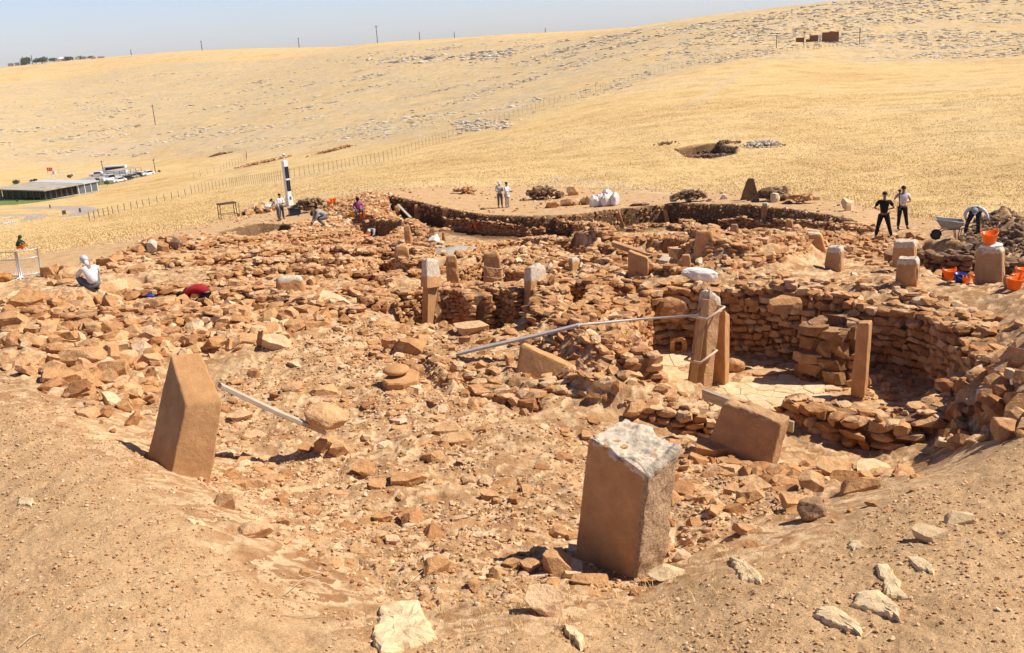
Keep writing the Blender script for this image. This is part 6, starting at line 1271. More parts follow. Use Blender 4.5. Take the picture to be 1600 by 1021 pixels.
for px, py, lab, kw in (
 (1482,440,"orange bucket behind the blue pail, the left one",{}), (1495,436,"orange bucket just behind the blue pail",{'rz':1.}),
 (1509,444,"small orange bucket half hidden right of the blue pail",{'r':.14,'h':.26}), (1529,448,"orange tub with yellowish dusty front standing alone right of the blue pail",{'r':.23,'rz':.3}),
 (1554,438,"left orange bucket of the pair at the foot of the big dark stub",{'r':.22}), (1570,437,"right orange bucket of the pair at the foot of the big dark stub",{'r':.21,'rz':.6}),
 (1581,428,"orange bucket behind the pair, beside the stub's right foot",{'rz':1.2}), (1590,446,"orange bucket at the right edge in front of the pair",{'r':.2,'rz':.4}),
 (1584,455,"orange bucket nearest the camera at the right edge beside a dark stone",{'r':.22,'rz':.2}), (1597,432,"orange bucket cut off by the right edge of the photo",{'r':.2})):
    bucket(onground(G(px, py)), lab, **kw)
bucket(onground(G(1499, 443)) , "blue pail with a white wire handle among the orange buckets", M_BLUE, .17, .36, .5, group="pails", name="blue_pail", wire=True)
bucket(Pr(1546, 383, 28.7) + np.array([0, 0, .02]), "orange bucket standing tilted on top of the big dark stub", r=.22, h=.34, tip=(.1, -.12))
for px, py, lab, kw in ((521,318,"orange bucket on the mound, upper of two near the mast",{'r':.26,'h':.38}), (516,322,"orange bucket on the mound, lower of two near the mast",{'r':.26,'h':.36,'rz':1.}),
 (742,356,"orange bucket tipped over on the stones below the far path, left one",{'r':.26,'tip':(1.2,.2)}), (750,355,"orange bucket tipped over on the stones below the far path, right one",{'r':.26,'tip':(1.0,-.5)}), (572,376,"orange bucket in the shaded pit beside the digger in grey",{'r':.24}), (567,342,"orange bucket right of the seated person in magenta",{'r':.22})):
    bucket(onground(G(px, py)), lab, **kw)
bucket(onground(G(552, 342)), "yellow bucket left of the seated person in magenta", M_YEL, .22, .3, group="pails", name="yellow_bucket")
boulder(1576,452,.3,.2,.42,.2,'ang',.2,0,M_DARKST,.9,"dark upright stone leaning on the nearest orange bucket",var=2,group=BG)

# ------------------------------------------------------------------ wheelbarrow
M_TRAY = plain("galvanised_tray", (.42, .40, .37), .55, .3, .15, 8); M_TYRE = plain("tyre_rubber", (.03, .028, .025), .8); M_FRM = plain("barrow_frame", (.10, .095, .09), .5, .4)
p = onground(G(1484, 376)); t = thing("wheelbarrow", p, "grey metal wheelbarrow standing empty with its wheel to the left", "wheelbarrow", None, face_cam(p) + .12)
V = []; top_ = [(-.55,-.34,.78),(.42,-.30,.66),(.42,.30,.66),(-.55,.34,.78)]; bo = [(-.30,-.2,.42),(.26,-.2,.40),(.26,.2,.40),(-.30,.2,.42)]
def shell(t4, b4, th):
    c = np.mean(np.array(t4 + b4), 0); V = [np.array(v) for v in b4 + t4]; V += [v * 1.0 + (c - v) * th * (1, 1, 0.0) + np.array([0, 0, .02 if i < 4 else 0]) for i, v in enumerate(V[:8])]
    Fc = [(3,2,1,0),(8,9,10,11)]
    for i in range(4): j = (i + 1) % 4; Fc += [(i, j, j + 4, i + 4), (i + 12, j + 12, j + 8, i + 8), (i + 4, j + 4, j + 12, i + 12)]
    return V, Fc
V, Fc = shell(top_, bo, .05); mk("tray", V, Fc, M_TRAY, parent=t)
tube("tray_rim", top_, .016, M_TRAY, parent=t, closed=True)
wh = mk("wheel", *(lambda: (np.array([(-.48 + .13 * math.cos(a), y, .17 + .13 * math.sin(a)) for y in (-.03, .03) for a in np.linspace(0, 2 * math.pi, 21)[:-1]]), [tuple(range(20))[::-1], tuple(range(20, 40))] + [(i, (i + 1) % 20, 20 + (i + 1) % 20, 20 + i) for i in range(20)]))(), M_FRM, parent=t)
tube("tyre", [(-.48 + .155 * math.cos(a), 0, .17 + .155 * math.sin(a)) for a in np.linspace(0, 2 * math.pi, 25)[:-1]], .045, M_TYRE, parent=wh, closed=True, n=10)
for s in (-1, 1):
    tube("handle", [(-.55, s * .06, .17), (-.25, s * .2, .38), (.3, s * .24, .42), (.95, s * .29, .62)], .018, M_FRM, parent=t); tube("leg", [(.12, s * .22, .42), (.18, s * .24, .0), (.30, s * .24, .0), (.34, s * .24, .42)], .015, M_FRM, parent=t)

# ------------------------------------------------------------------ camera mast, crate, table frame, barrier
M_WPAINT = plain("white_paint", (.78, .78, .77), .45, 0, .04, 3); M_PANEL = plain("dark_solar_panel", (.02, .022, .03), .25, .1, .05, 3)
p = onground(G(453, 322)); t = thing("camera_mast", p, "tall white square mast with dark panels and a camera dome on top, beyond the dig", "camera mast", None, face_cam(p) + .5)
hM = 3.72; V = []
def boxv(x0, x1, y0, y1, z0, z1): return [(x0,y0,z0),(x1,y0,z0),(x1,y1,z0),(x0,y1,z0),(x0,y0,z1),(x1,y0,z1),(x1,y1,z1),(x0,y1,z1)], [(3,2,1,0),(4,5,6,7),(0,1,5,4),(1,2,6,5),(2,3,7,6),(3,0,4,7)]
def bx(name, b, mat, parent, bevel=.01):
    import bmesh
    V, Fc = boxv(*b); o = mk(name, V, Fc, mat, parent=parent)
    if bevel:
        bm = bmesh.new(); bm.from_mesh(o.data); bmesh.ops.bevel(bm, geom=bm.edges[:], offset=bevel, segments=1, affect='EDGES'); bm.to_mesh(o.data); bm.free()
    return o
bx("column", (-.19,.19,-.19,.19,.02,hM), M_WPAINT, t, .02); bx("base_plate", (-.4,.4,-.4,.4,0,.06), M_METAL, t); bx("base_cabinet", (-.23,.23,-.24,.24,.06,.75), M_WPAINT, t, .02)
for z0, z1 in ((1.25, 2.15), (2.3, 3.25)):
    for x in (-.17, .01): bx("panel", (x, x + .16, -.205, -.19, z0, z1), M_PANEL, t, 0)
    bx("panel", (.192, .207, -.16, .16, z0, z1), M_PANEL, t, 0)
bx("hatch", (-.08,.1,-.255,-.241,.9-.35,.9-.1), M_GRY, t, 0)
tube("top_pole", [(0,0,hM),(0,0,hM+.42)], .03, M_WPAINT, parent=t); dome = ell("camera_dome", (0,0,hM+.5), (.11,.11,.12), M_WPAINT, t); ell("lens", (0,-.04,hM+.44), (.075,.075,.07), M_BPL, dome)
p = onground(G(466, 322)); boulder(0,0,.45,.4,.35,0,'ang',0,0,M_DARKST,.5,"dark lump at the right foot of the camera mast",at=p,name="dark_lump",cat="stone")
p = onground(G(461, 337)); t = thing("crate", p, "dark blue open plastic crate on the ground right of the two people by the mast", "crate", None, face_cam(p) + .2); M_NAVY = plain("navy_plastic", (.02, .035, .07), .4)
V, Fc = shell([(-.42,-.28,.5),(.42,-.28,.5),(.42,.28,.5),(-.42,.28,.5)], [(-.36,-.22,0),(.36,-.22,0),(.36,.22,0),(-.36,.22,0)], .06); mk("box", V, Fc, M_NAVY, parent=t); tube("rim", [(-.43,-.29,.5),(.43,-.29,.5),(.43,.29,.5),(-.43,.29,.5)], .022, M_BPL, parent=t, closed=True)
p = onground(G(420, 333), .3); sack(p, .6, .4, .5, .2, "small white bag among the pale boulders left of the mast", .2, 11, None)
M_RUST = plain("rusty_steel", (.12, .06, .035), .7, .3, .2, 12)
p = onground(G(357, 342)); t = thing("sieve_stand", p, "rusty four-legged steel frame table at the edge of the dry field", "frame table", None, face_cam(p) + .25)
for sx in (-1, 1):
    for sy in (-1, 1): tube("leg", [(sx * .62, sy * .35, -.05), (sx * .6, sy * .33, 1.15)], .028, M_RUST, parent=t)
bx("table_frame", (-.68,.68,-.4,.4,1.12,1.19), M_RUST, t, .01)
for s in (-1, 1): tube("crossbar", [(-.61, s * .34, .35), (.61, s * .34, .35)], .02, M_RUST, parent=t)
p = onground(G(375, 338)); t = thing("iron_stake", p, "thin iron stake stuck in the ground between the frame table and the boulders", "stake"); tube("rod", [(0,0,-.1),(.02,0,1.0)], .022, M_RUST, parent=t); bx("foot", (-.08,.08,-.08,.08,0,.06), M_RUST, t, 0)
# barrier
M_ZINC = plain("zinc_barrier", (.60, .60, .60), .4, .4, .08, 6)
pa_, pb2, pc_ = onground(G(-20, 437)), onground(G(32, 438)), onground(G(66, 431))
def barrier(a, b, label, h=1.0):
    d = b - a; L = float(np.hypot(d[0], d[1])); t = thing("barrier", a, label, "metal barrier", "metal crowd barriers at the left edge", math.atan2(d[1], d[0])); dz = (b[2] - a[2])
    for x, z in ((0, 0), (L, dz)):
        tube("post", [(x, 0, z - .05), (x, 0, z + h)], .03, M_ZINC, parent=t); tube("foot", [(x, -.3, z + .01), (x, 0, z + .06), (x, .3, z + .01)], .018, M_ZINC, parent=t)
    for zz in (h - .02, h - .3, .12): tube("rail", [(0, 0, zz), (L, 0, zz + dz)], .02, M_ZINC, parent=t)
    for i in range(1, int(L / .1)): x = i * L / int(L / .1); tube("bar", [(x, 0, .12 + dz * x / L), (x, 0, h - .3 + dz * x / L)], .004, M_ZINC, parent=t, n=5)
barrier(pa_, pb2, "left panel of the white metal barrier, running out of the photo"); barrier(pb2 + np.array([.05, .02, 0]), pc_, "right panel of the white metal barrier, its end post leaning against the stones")
p = onground(G(235, 466)); V, Fc = ICO[2]; o = mk("blue_cloth", V * np.array([.16,.12,.05]) + np.array([0,0,.05]), Fc, M_BLUE, smooth=True, loc=p); tag(o, "small dark blue cloth lying among stones left of the red-shirted digger", "cloth")

p = onground(G(8, 440)); sack(p, .5, .32, .4, .3, "blurred cloth bundle in orange, red and green at the left edge", 0, 14, None, name="cloth_bundle", mat=M_MULTI)["category"] = "cloth bundle"
# ------------------------------------------------------------------ dry grass, twigs
def bend_strip(x, y, z, h, w, ang, lean):
    n = len(x); dx, dy = np.cos(ang), np.sin(ang); bx_, by_ = -dy * w, dx * w
    P0 = np.stack([x - bx_, y - by_, z], 1); P1 = np.stack([x + bx_, y + by_, z], 1)
    m = np.stack([x + dx * lean * h * .35, y + dy * lean * h * .35, z + h * .6], 1); P2 = m + np.stack([bx_ * .7, by_ * .7, 0 * x], 1); P3 = m - np.stack([bx_ * .7, by_ * .7, 0 * x], 1)
    P4 = np.stack([x + dx * lean * h, y + dy * lean * h, z + h], 1)
    V = np.stack([P0, P1, P2, P3, P4], 1).reshape(-1, 3); b = (np.arange(n) * 5)[:, None]
    Fc = np.concatenate([b + np.array([[0, 1, 2]]), b + np.array([[0, 2, 3]]), b + np.array([[3, 2, 4]])]); return V, Fc
def grass_mat(name, a, b_):
    m, t, b = newmat(name); tn = attr(t, "tint"); t.links.new(ramp(t, tn, [(0, a), (1, b_)]), b.inputs["Base Color"]); b.inputs["Roughness"].default_value = .8; return m
M_STRAW = grass_mat("straw", (.60, .40, .17), (.84, .64, .33))
def tufts(poly, n, hmin, hmax, blades, spread, label, name, seed, rmin=0, rmax=1e9, w=.5):
    rg = np.random.default_rng(seed); u = rg.uniform(0, 1, n); x0, y0 = poly.min(0); x1, y1 = poly.max(0)
    # thin out with distance
    az = rg.uniform(-.62, .62, n); lr = rg.uniform(math.log(max(rmin, 8)), math.log(rmax), n); r = np.exp(lr); x, y = r * np.sin(az), r * np.cos(az)
    m = sdf(poly, x, y) < 0; x, y, r = x[m], y[m], r[m]; cl_ = fbm(x * .25, y * .25, o=4, seed=seed) * 1.6 + .75; m = cl_ > rg.random(len(x)); x, y, r = x[m], y[m], r[m]
    z = height(x, y); k = blades; X_ = np.repeat(x, k) + rg.normal(0, 1, len(x) * k) * np.repeat(spread * (1 + r / 120), k); Y_ = np.repeat(y, k) + rg.normal(0, 1, len(x) * k) * np.repeat(spread * (1 + r / 120), k)
    h = rg.uniform(hmin, hmax, len(X_)); wd = np.repeat(.004 + .00032 * r, k) * w; V, Fc = bend_strip(X_, Y_, np.repeat(z, k) - .02, h, wd, rg.uniform(0, 6.28, len(X_)), rg.uniform(.1, 1.0, len(X_)))
    o = mk(name, V, Fc, M_STRAW, tint=np.repeat(np.repeat(rg.random(len(x)), k) * .6 + rg.random(len(X_)) * .4, 5)); return tag(o, label, "dry grass", kind="stuff")
FIELD = poly_w([(-200,460),(0,410),(100,394),(230,374),(330,350),(400,336),(480,322),(600,300),(700,296),(820,294),(960,298),(1080,302),(1210,304),(1330,320),(1420,342),(1500,348),(1600,340),(1700,330),(1700,120),(1400,110),(1100,130),(800,205),(600,255),(400,290),(-200,330)])
tufts(FIELD, 90000, .03, .10, 6, .28, "dry golden grass covering the fields beyond the dig", "dry_grass", 3, 38, 190, 1.0)
BANKG = poly_w([(560,1000),(560,955),(620,940),(700,960),(860,925),(1040,900),(1200,840),(1290,790),(1400,755),(1440,770),(1350,830),(1200,900),(1000,990),(800,1030)])
tufts(BANKG, 3600, .04, .14, 6, .03, "wispy dry weeds along the lip of the bank in the foreground", "dry_weeds", 5, 6.5, 16, .55)
M_TWIG = plain("dry_twig", (.55, .42, .26), .8)
for k, (pts, lab) in enumerate((
  ([(445,935),(470,915),(500,898),(520,892)], "long dry stalk lying on the left bank near the bottom"), ([(630,920),(665,903),(700,905)], "curved dry stalk in front of the small dark-sided slab"),
  ([(30,1018),(50,1000),(62,992),(75,1004)], "forked dry twig at the bottom left corner"), ([(315,905),(350,897),(400,890)], "pale stalk lying at the middle of the left bank"),
  ([(440,965),(480,968),(520,967)], "fine straight stalk near the bottom of the left bank"), ([(1350,1000),(1362,990),(1372,985)], "short dry twig near the bottom right"), ([(1205,800),(1225,785),(1240,778)], "dry twig across the hollow at the foot of the right bank"))):
    P = [onground(G(*q), .02 + .02 * math.sin(i * 2.2)) for i, q in enumerate(pts)]; tube("dry_stalk", P, [.005] * (len(P) - 1) + [.002], M_TWIG, lab, "dry stalk", n=5, group="dry stalks on the banks")

# ------------------------------------------------------------------ limestone outcrops on the hills
def az_s_(x, y): return np.arctan2(x, y) + .25 * fbm(x * .01, y * .01, o=3, seed=44)
def outcrops(poly_px, n, smin, smax, label, name, seed, mat, thr=.1, flat=.3, pw=3, lod=1, fs=.03):
    poly = poly_w(poly_px); rg = np.random.default_rng(seed); a0, a1 = np.arctan2(poly[:, 0], poly[:, 1]).min(), np.arctan2(poly[:, 0], poly[:, 1]).max(); rr = np.hypot(poly[:, 0], poly[:, 1])
    az = rg.uniform(a0, a1, n); r = np.exp(rg.uniform(math.log(rr.min()), math.log(rr.max()), n)); x, y = r * np.sin(az), r * np.cos(az); m = sdf(poly, x, y) < 0; x, y, r = x[m], y[m], r[m]
    cl_ = fbm(x * fs, y * fs * 1.3, o=5, seed=seed, g=.62); th_ = (.27 - .24 * sstep(-.05, .28, az_s_(x, y))) if thr is None else thr; m = cl_ > th_ + rg.normal(0, .11, len(x)); x, y, r = x[m], y[m], r[m]; n = len(x); s = (smin + (smax - smin) * rg.random(n) ** pw) * np.clip(r / 350, .45, 1.8); z = height(x, y)
    rk = Rocks(); rk.add('ang', lod, np.stack([x, y, z + s * flat * .15], 1), np.stack([s / 2 * rg.uniform(1, 2, n), s * .45, s / 2 * flat * rg.uniform(.6, 1.5, n)], 1), rg.normal(0, .5, n), rg.normal(0, .1, n), rg.normal(0, .1, n), rg.random(n), rg)
    o = rk.build(name, mat); tag(o, label, "outcrop", kind="stuff")
outcrops([(-150,225),(-150,150),(250,115),(600,80),(800,62),(1100,36),(1400,-5),(1650,-35),(1600,88),(1350,92),(1180,90),(1000,130),(760,205),(700,215),(450,232),(150,245)], 120000, .2, 1.8, "pale limestone ledges scattered over the far slope", "limestone_outcrops", 3, M_FAR, None, .26)
outcrops([(570,92),(800,78),(800,90),(570,102)], 2500, .6, 2.6, "band of grey rocks high on the far slope", "ledge_rocks", 6, M_FAR, .02, .4, 2)
outcrops([(700,190),(800,186),(800,200),(720,206)], 500, .5, 2.0, "grey rocks beside the fence in the middle distance", "fence_rocks", 7, M_FAR, -.2, .5, 2)
_h = set(bpy.data.objects)
heap(1192,228,4.6,4.0,.5,420,.15,.4,"grey scree heap of small stones right of the trial pit in the field",M_FAR,31,('ang',))
heap(1100,246,7.0,2.5,.25,160,.15,.35,"brown spoil scattered along the near side of the trial pit",M_DARKST,32,('ang',))
heap(1120,232,6.2,.8,.35,110,.2,.4,"dark stones lining the back of the trial pit",M_DARKST,33,('ang',))
heap(1040,226,3.2,.8,.3,50,.2,.35,"short dark stone line left of the trial pit",M_DARKST,34,('ang',))
heap(410,255,16,5,.6,260,.3,.8,"long reddish rubble strip on the slope behind the mast",M_STONE,35,('ang',),)
heap(520,236,14,4,.5,180,.3,.8,"second reddish rubble strip right of the mast on the slope",M_STONE,36,('ang',),)
heap(345,243,9,3,.5,90,.4,.9,"low dark ruined wall line at the end of the field",M_DARKST,37,('ang',),)

for o in set(bpy.data.objects) - _h: o["kind"] = "stuff"

# ------------------------------------------------------------------ fences and poles
M_FPOST = plain("fence_post", (.36, .30, .22), .7, .1); M_PWOOD = plain("pole_wood", (.13, .10, .08), .8)
def fence(pts, n, h, label, wires=3, pr=.05, name="wire_fence"):
    P = [B(*q) for q in pts]; seg = [np.linalg.norm(P[i + 1] - P[i]) for i in range(len(P) - 1)]; cum = np.concatenate([[0], np.cumsum(seg)]); t = thing(name, P[0], label, "fence", "wire fences in the valley"); o0 = np.array(t.location)
    S = np.linspace(0, cum[-1], n); Q = np.stack([np.interp(S, cum, [p[k] for p in P]) for k in range(2)], 1); z = height(Q[:, 0], Q[:, 1]); Q = np.column_stack([Q, z]) - o0
    V, Fc = boxv(-pr, pr, -pr, pr, -.3, h); me = bpy.data.meshes.new("post"); me.from_pydata(V, [], Fc); me.materials.append(M_FPOST)
    for q in Q: o = bpy.data.objects.new("post", me); COL.objects.link(o); o.parent = t; o.location = q; o.rotation_euler = (random.uniform(-.04, .04), random.uniform(-.04, .04), 0)
    for k in range(wires): tube("wire", [q + np.array([0, 0, h * (k + .7) / wires]) for q in Q], .006, M_FPOST, parent=t, n=4)
fence([(600,253),(700,217),(760,196),(850,166),(950,137),(1050,110),(1140,94),(1230,82)], 90, 1.8, "wire fence climbing from the valley up to the brick ruin", pr=.022)
fence([(1230,82),(1290,76),(1343,69),(1450,66),(1600,62)], 40, 2.2, "wire fence crossing the upper right slope past the brick ruin", pr=.022)
fence([(300,305),(360,292),(440,283),(520,267),(600,253)], 60, 1.7, "wire fence dropping from the middle slope to the valley behind the mast", pr=.03)
fence([(303,279),(345,268),(385,252),(386,243),(350,237)], 40, 1.6, "short curved fence enclosing the reddish rubble strip", pr=.03)
fence([(140,345),(180,334),(230,322),(300,305)], 18, 1.2, "wire fence between the road bend and the dry field", pr=.05)
def pole(px, py, h, label, arm=True, r=None):
    p = B(px, py); p = onground(p); t = thing("utility_pole", p, label, "utility pole", "utility poles on the horizon and slope", face_cam(p) + .3); k = max(.12, np.hypot(p[0], p[1]) * .00045); tube("pole", [(0,0,-.5),(0,0,h)], [k, k * .6], M_PWOOD, parent=t, n=6)
    if arm: bx("crossarm", (-h * .1, h * .1, -k * .5, k * .5, h * .9, h * .9 + k), M_PWOOD, t, 0)
for px, py, hp, lab in ((243,196,29,"thin utility pole standing alone on the slope above the visitor building"), (590,68,25,"tallest utility pole on the skyline, left of centre"), (467,70,14,"utility pole on the skyline left of the tallest one"), (316,79,13,"utility pole on the skyline near the village"), (656,62,12,"small utility pole on the skyline just right of the tallest one"), (710,58,9,"fainter small utility pole on the skyline further right"), (852,47,7,"small post on the skyline above the middle of the photo"), (1343,69,22,"post of the upper fence right of the brick ruin"), (1213,76,18,"post of the upper fence left of the brick ruin"), (1256,72,20,"white-footed lattice post in front of the brick ruin"), (162,273,20,"lamp pole beside the white car in the car park"), (243,270,20,"leaning pole at the far end of the car canopy"), (205,84,8,"thin antenna pole at the right end of the village"), (50,95,12,"antenna among the village trees")):
    p = B(px, py); r = np.hypot(p[0], p[1]); pole(px, py, hp * r / F, lab, arm=hp > 12 and px not in (1343, 1213))
# brick ruin on the hill
M_BRICK = plain("hollow_brick", (.26, .105, .05), .9, 0, .2, 3)
p = B(1284, 66); p = onground(p); k = float(np.hypot(p[0], p[1])) / F; t = thing("brick_ruin", p, "roofless ruin of reddish hollow bricks high on the right-hand slope", "ruined hut", None, face_cam(p)); 
bx("wall", (0*k, 23*k, 0, .3, -1, 12.5*k), M_BRICK, t, 0); bx("wall", (23*k-.3, 23*k, .3, 7, -1, 12.5*k), M_BRICK, t, 0); bx("wall", (-17*k, -5*k, 0.6, .9, -1, 9.5*k), M_BRICK, t, 0); bx("wall", (-36*k, -24*k, 1.2, 1.5, -1, 7*k), M_BRICK, t, 0); bx("wall", (-22*k, -17*k, 0.8, 1.1, -1, 4*k), M_BRICK, t, 0); bx("door_frame", (-4*k, -1*k, .1, .25, -1, 10*k), M_WPAINT, t, 0)

# ------------------------------------------------------------------ visitor building, cars, road furniture
M_ROOF = plain("pale_roof_sheet", (.42, .36, .28), .8, 0, .18, .6); M_ROOFW = plain("white_roof_strip", (.50, .52, .52), .6); M_GREYP = plain("grey_panel", (.13, .145, .16), .6); M_GLASSD = plain("dark_glass", (.025, .022, .02), .12, 0, .3, .8)
C0 = onground(G(72, 312)); C1, C2 = Pz(153, 297, C0[2]), Pz(-8, 309.5, C0[2]); zb = float(C0[2]) - .3
t = thing("visitor_building", (C0[0], C0[1], zb), "long low building with flat pale roof, dark glass fronts and grey panels in the valley", "building")
o0 = np.array([C0[0], C0[1], 0.0]); e1 = (C1 - C0)[:2]; e2 = (C2 - C0)[:2]; H = 2.5
def prism(name, a0, a1, b0, b1, z0, z1, mat, parent):
    V = [];
    for z in (z0, z1):
        for (a, b) in ((a0, b0), (a1, b0), (a1, b1), (a0, b1)): v = e1 * a + e2 * b; V.append((v[0], v[1], z))
    return mk(name, V, [(3,2,1,0),(4,5,6,7),(0,1,5,4),(1,2,6,5),(2,3,7,6),(3,0,4,7)], mat, parent=parent)
prism("floor_slab", -.03, 1.03, -.03, 1.03, -2.5, .15, M_ROOF, t)
rf = prism("roof", -.04, .70, -.03, 1.03, H, H + .25, M_ROOF, t); prism("roof_extension", .705, 1.03, -.02, 1.03, H - .02, H + .3, M_ROOFW, t)
prism("glass_front", .02, .62, .03, .035, .15, H, M_GLASSD, t); prism("glass_front", .02, .024, .05, .85, .15, H, M_GLASSD, t); prism("core_wall", .1, .9, .2, .9, .15, H - .02, M_GREYP, t)
for i in range(3): prism("grey_panel", .63 + .125 * i, .742 + .125 * i, .0, .02, .1, H - .05, M_GREYP, t)
for i in range(4): prism("pillar", .62 + .125 * i, .63 + .125 * i, -.005, .025, .1, H, M_WPAINT, t)
for i in range(6): prism("column", .0 + .1 * i, .006 + .1 * i, .0, .008, .1, H, M_GREYP, t)
for i in range(6): prism("column", .0, .006, .1 + .13 * i, .108 + .13 * i, .1, H, M_GREYP, t)
prism("end_wall", .0, .02, .86, 1.0, .1, H, M_GREYP, t)
M_WHCAR = plain("white_car_paint", (.75, .76, .77), .25, 0, .03, 2); M_DKCAR = plain("dark_car_paint", (.03, .035, .045), .25); M_GYCAR = plain("silver_car_paint", (.4, .41, .42), .3, .3)
def car(px, py, label, mat, L=4.4, W_=1.8, Hc=1.5, rz=0.0, bus=False):
    p = onground(G(px, py)); t = thing("parked_car" if not bus else "minibus", p, label, "car" if not bus else "minibus", "cars parked behind the visitor building", rz); hb = Hc * (.58 if not bus else .5)
    prof = [(-L/2, .3), (-L/2, hb * .9), (-L/2 + .1, hb), (-L*.22, hb + .03), (-L*.12, Hc), (L*.25, Hc), (L*.4, hb + .05), (L/2, hb * .95), (L/2, .3)] if not bus else [(-L/2, .35), (-L/2, Hc * .5), (-L/2 + .35, Hc * .95), (-L/2 + .6, Hc), (L/2 - .1, Hc), (L/2, Hc * .95), (L/2, .35)]
    n = len(prof); V = [(x, y, z) for y in (-W_/2, W_/2) for x, z in prof]; Fc = [tuple(range(n)), tuple(range(n, 2*n))[::-1]] + [(i, n + i, n + (i+1) % n, (i+1) % n) for i in range(n)]; mk("body", V, Fc, mat, parent=t)
    for s in (-1, 1):
        y = s * (W_/2 + .006); q = [(-L*.2, hb + .03), (-L*.12, Hc - .08), (L*.23, Hc - .08), (L*.36, hb + .05)] if not bus else [(-L*.4, Hc*.55), (-L*.36, Hc*.88), (L*.45, Hc*.88), (L*.45, Hc*.55)]; mk("side_window", [(x, y, z) for x, z in q] + [(x, y - s * .03, z) for x, z in q], [(0,1,2,3),(4,5,6,7)], M_GLASSD, parent=t)
        for x in (-L*.31, L*.31):
            w_ = tube("wheel", [(x, s * (W_/2 - .12), .32), (x, s * (W_/2 + .02), .32)], .32, M_TYRE, parent=t, n=14); tube("hubcap", [(x, s * (W_/2 + .02), .32), (x, s * (W_/2 + .035), .32)], .18, M_METAL, parent=w_, n=10)
for a in ((152,275,"white car parked alone at the left of the car park",M_WHCAR,5,1.9,1.6,.15),(186,285,"white car at the near end of the canopy",M_WHCAR,4.4,1.8,1.5,.9),(172,283,"white van behind the small trees",M_WHCAR,4.8,1.9,2.0,.8),(197,282,"dark car under the near part of the canopy",M_DKCAR,4.4,1.8,1.5,.9),(206,279,"silver car under the middle of the canopy",M_GYCAR,4.4,1.8,1.5,.9),(214,277,"dark car under the far part of the canopy",M_DKCAR,4.4,1.8,1.5,.9),(221,275,"white car under the far end of the canopy",M_WHCAR,4.4,1.8,1.5,.9),(231,274,"white car at the far end beyond the canopy",M_WHCAR,4.4,1.8,1.5,.9)): car(*a)
car(181, 273, "white and blue minibus parked behind the canopy", M_WHCAR, 7.5, 2.2, 2.9, .1, True)
ca0, ca1 = onground(G(180, 282)), onground(G(222, 274)); t = thing("car_canopy", ca0, "long flat sun canopy over the parked cars", "canopy"); dv = ca1 - ca0; pv = np.array([-dv[1], dv[0], 0]); pv = pv / np.linalg.norm(pv) * 5
V = [];
for z in (2.7, 2.85):
    for q in (dv * 0, dv, dv + pv, pv): V.append((q[0], q[1], z + (dv[2] * (1 if (q is dv) else 0)) * 0))
mk("roof", V, [(3,2,1,0),(4,5,6,7),(0,1,5,4),(1,2,6,5),(2,3,7,6),(3,0,4,7)], M_ROOF, parent=t)
for f in np.linspace(0, 1, 6): q = dv * f; tube("post", [(q[0], q[1], -4), (q[0], q[1], 2.7)], .08, M_GREYP, parent=t, n=6)
def flag(px, py, label, mat, hp=14, fw=7, crescent=False):
    p = onground(B(px, py)); k = float(np.hypot(p[0], p[1])) / F; t = thing("flag", p, label, "flag", "flags beside the visitor building", face_cam(p)); H_ = hp * k; tube("flagpole", [(0,0,0),(0,0,H_)], .07, M_METAL, parent=t, n=6); V = []; nx = 8
    for th in (-.01, .01):
        for j in (0, 1):
            for i in range(nx + 1): V.append((i / nx * fw * k, th + .18 * math.sin(i * .9), H_ - (1 - j) * 4.6 * k - .1 * i / nx))
    m = nx + 1; Fc = []
    for b in (0, 2 * m):
        for i in range(nx): Fc.append((b + i, b + i + 1, b + m + i + 1, b + m + i))
    c = mk("cloth", V, Fc, mat, parent=t)
    if crescent:
        cx_, cz_, rr = fw * k * .40, H_ - 2.3 * k, 1.35 * k; V = []; n = 20
        for yy in (-.24, .24):
            for i in range(n): a = math.radians(40) + i / (n - 1) * math.radians(280); V.append((cx_ + rr * math.cos(a), yy, cz_ + rr * math.sin(a)))
            for i in range(n): a = math.radians(52) + i / (n - 1) * math.radians(256); V.append((cx_ + .28 * rr + rr * .8 * math.cos(a), yy, cz_ + rr * .8 * math.sin(a)))
        Fc = [(b + i, b + i + 1, b + n + i + 1, b + n + i) for b in (0, 2 * n) for i in range(n - 1)]; mk("crescent", V, Fc, M_WPAINT, parent=c); V = []
        for yy in (-.24, .24): V += [(cx_ + rr * 1.25 + (.5 if i % 2 == 0 else .2) * rr * math.cos(i * math.pi / 5 + math.pi), yy, cz_ + (.5 if i % 2 == 0 else .2) * rr * math.sin(i * math.pi / 5 + math.pi)) for i in range(10)]
        mk("star", V, [tuple(range(10)), tuple(range(10, 20))], M_WPAINT, parent=c)
flag(76, 279, "red flag with white crescent and star on a pole behind the visitor building", plain("red_flag_cloth", (.65, .01, .01), .8), 15, 7, True); flag(82, 279, "white and blue flag on a pole right of the red flag", plain("white_flag_cloth", (.62, .68, .74), .8), 11, 6)
flagp = [(88, 278), (93, 277)]
for (px, py), lab in zip(flagp, ("bare flagpole right of the white flag, the nearer one", "bare flagpole furthest right of the flags")): p = onground(B(px, py)); t = thing("flagpole", p, lab, "flagpole"); tube("pole", [(0,0,0),(0,0,3.0)], .06, M_METAL, parent=t, n=6); ell("finial", (0,0,3.05), (.1,.1,.1), M_METAL, t, lod=1)
M_BOARD = plain("dark_sign_panel", (.10, .09, .07), .6)
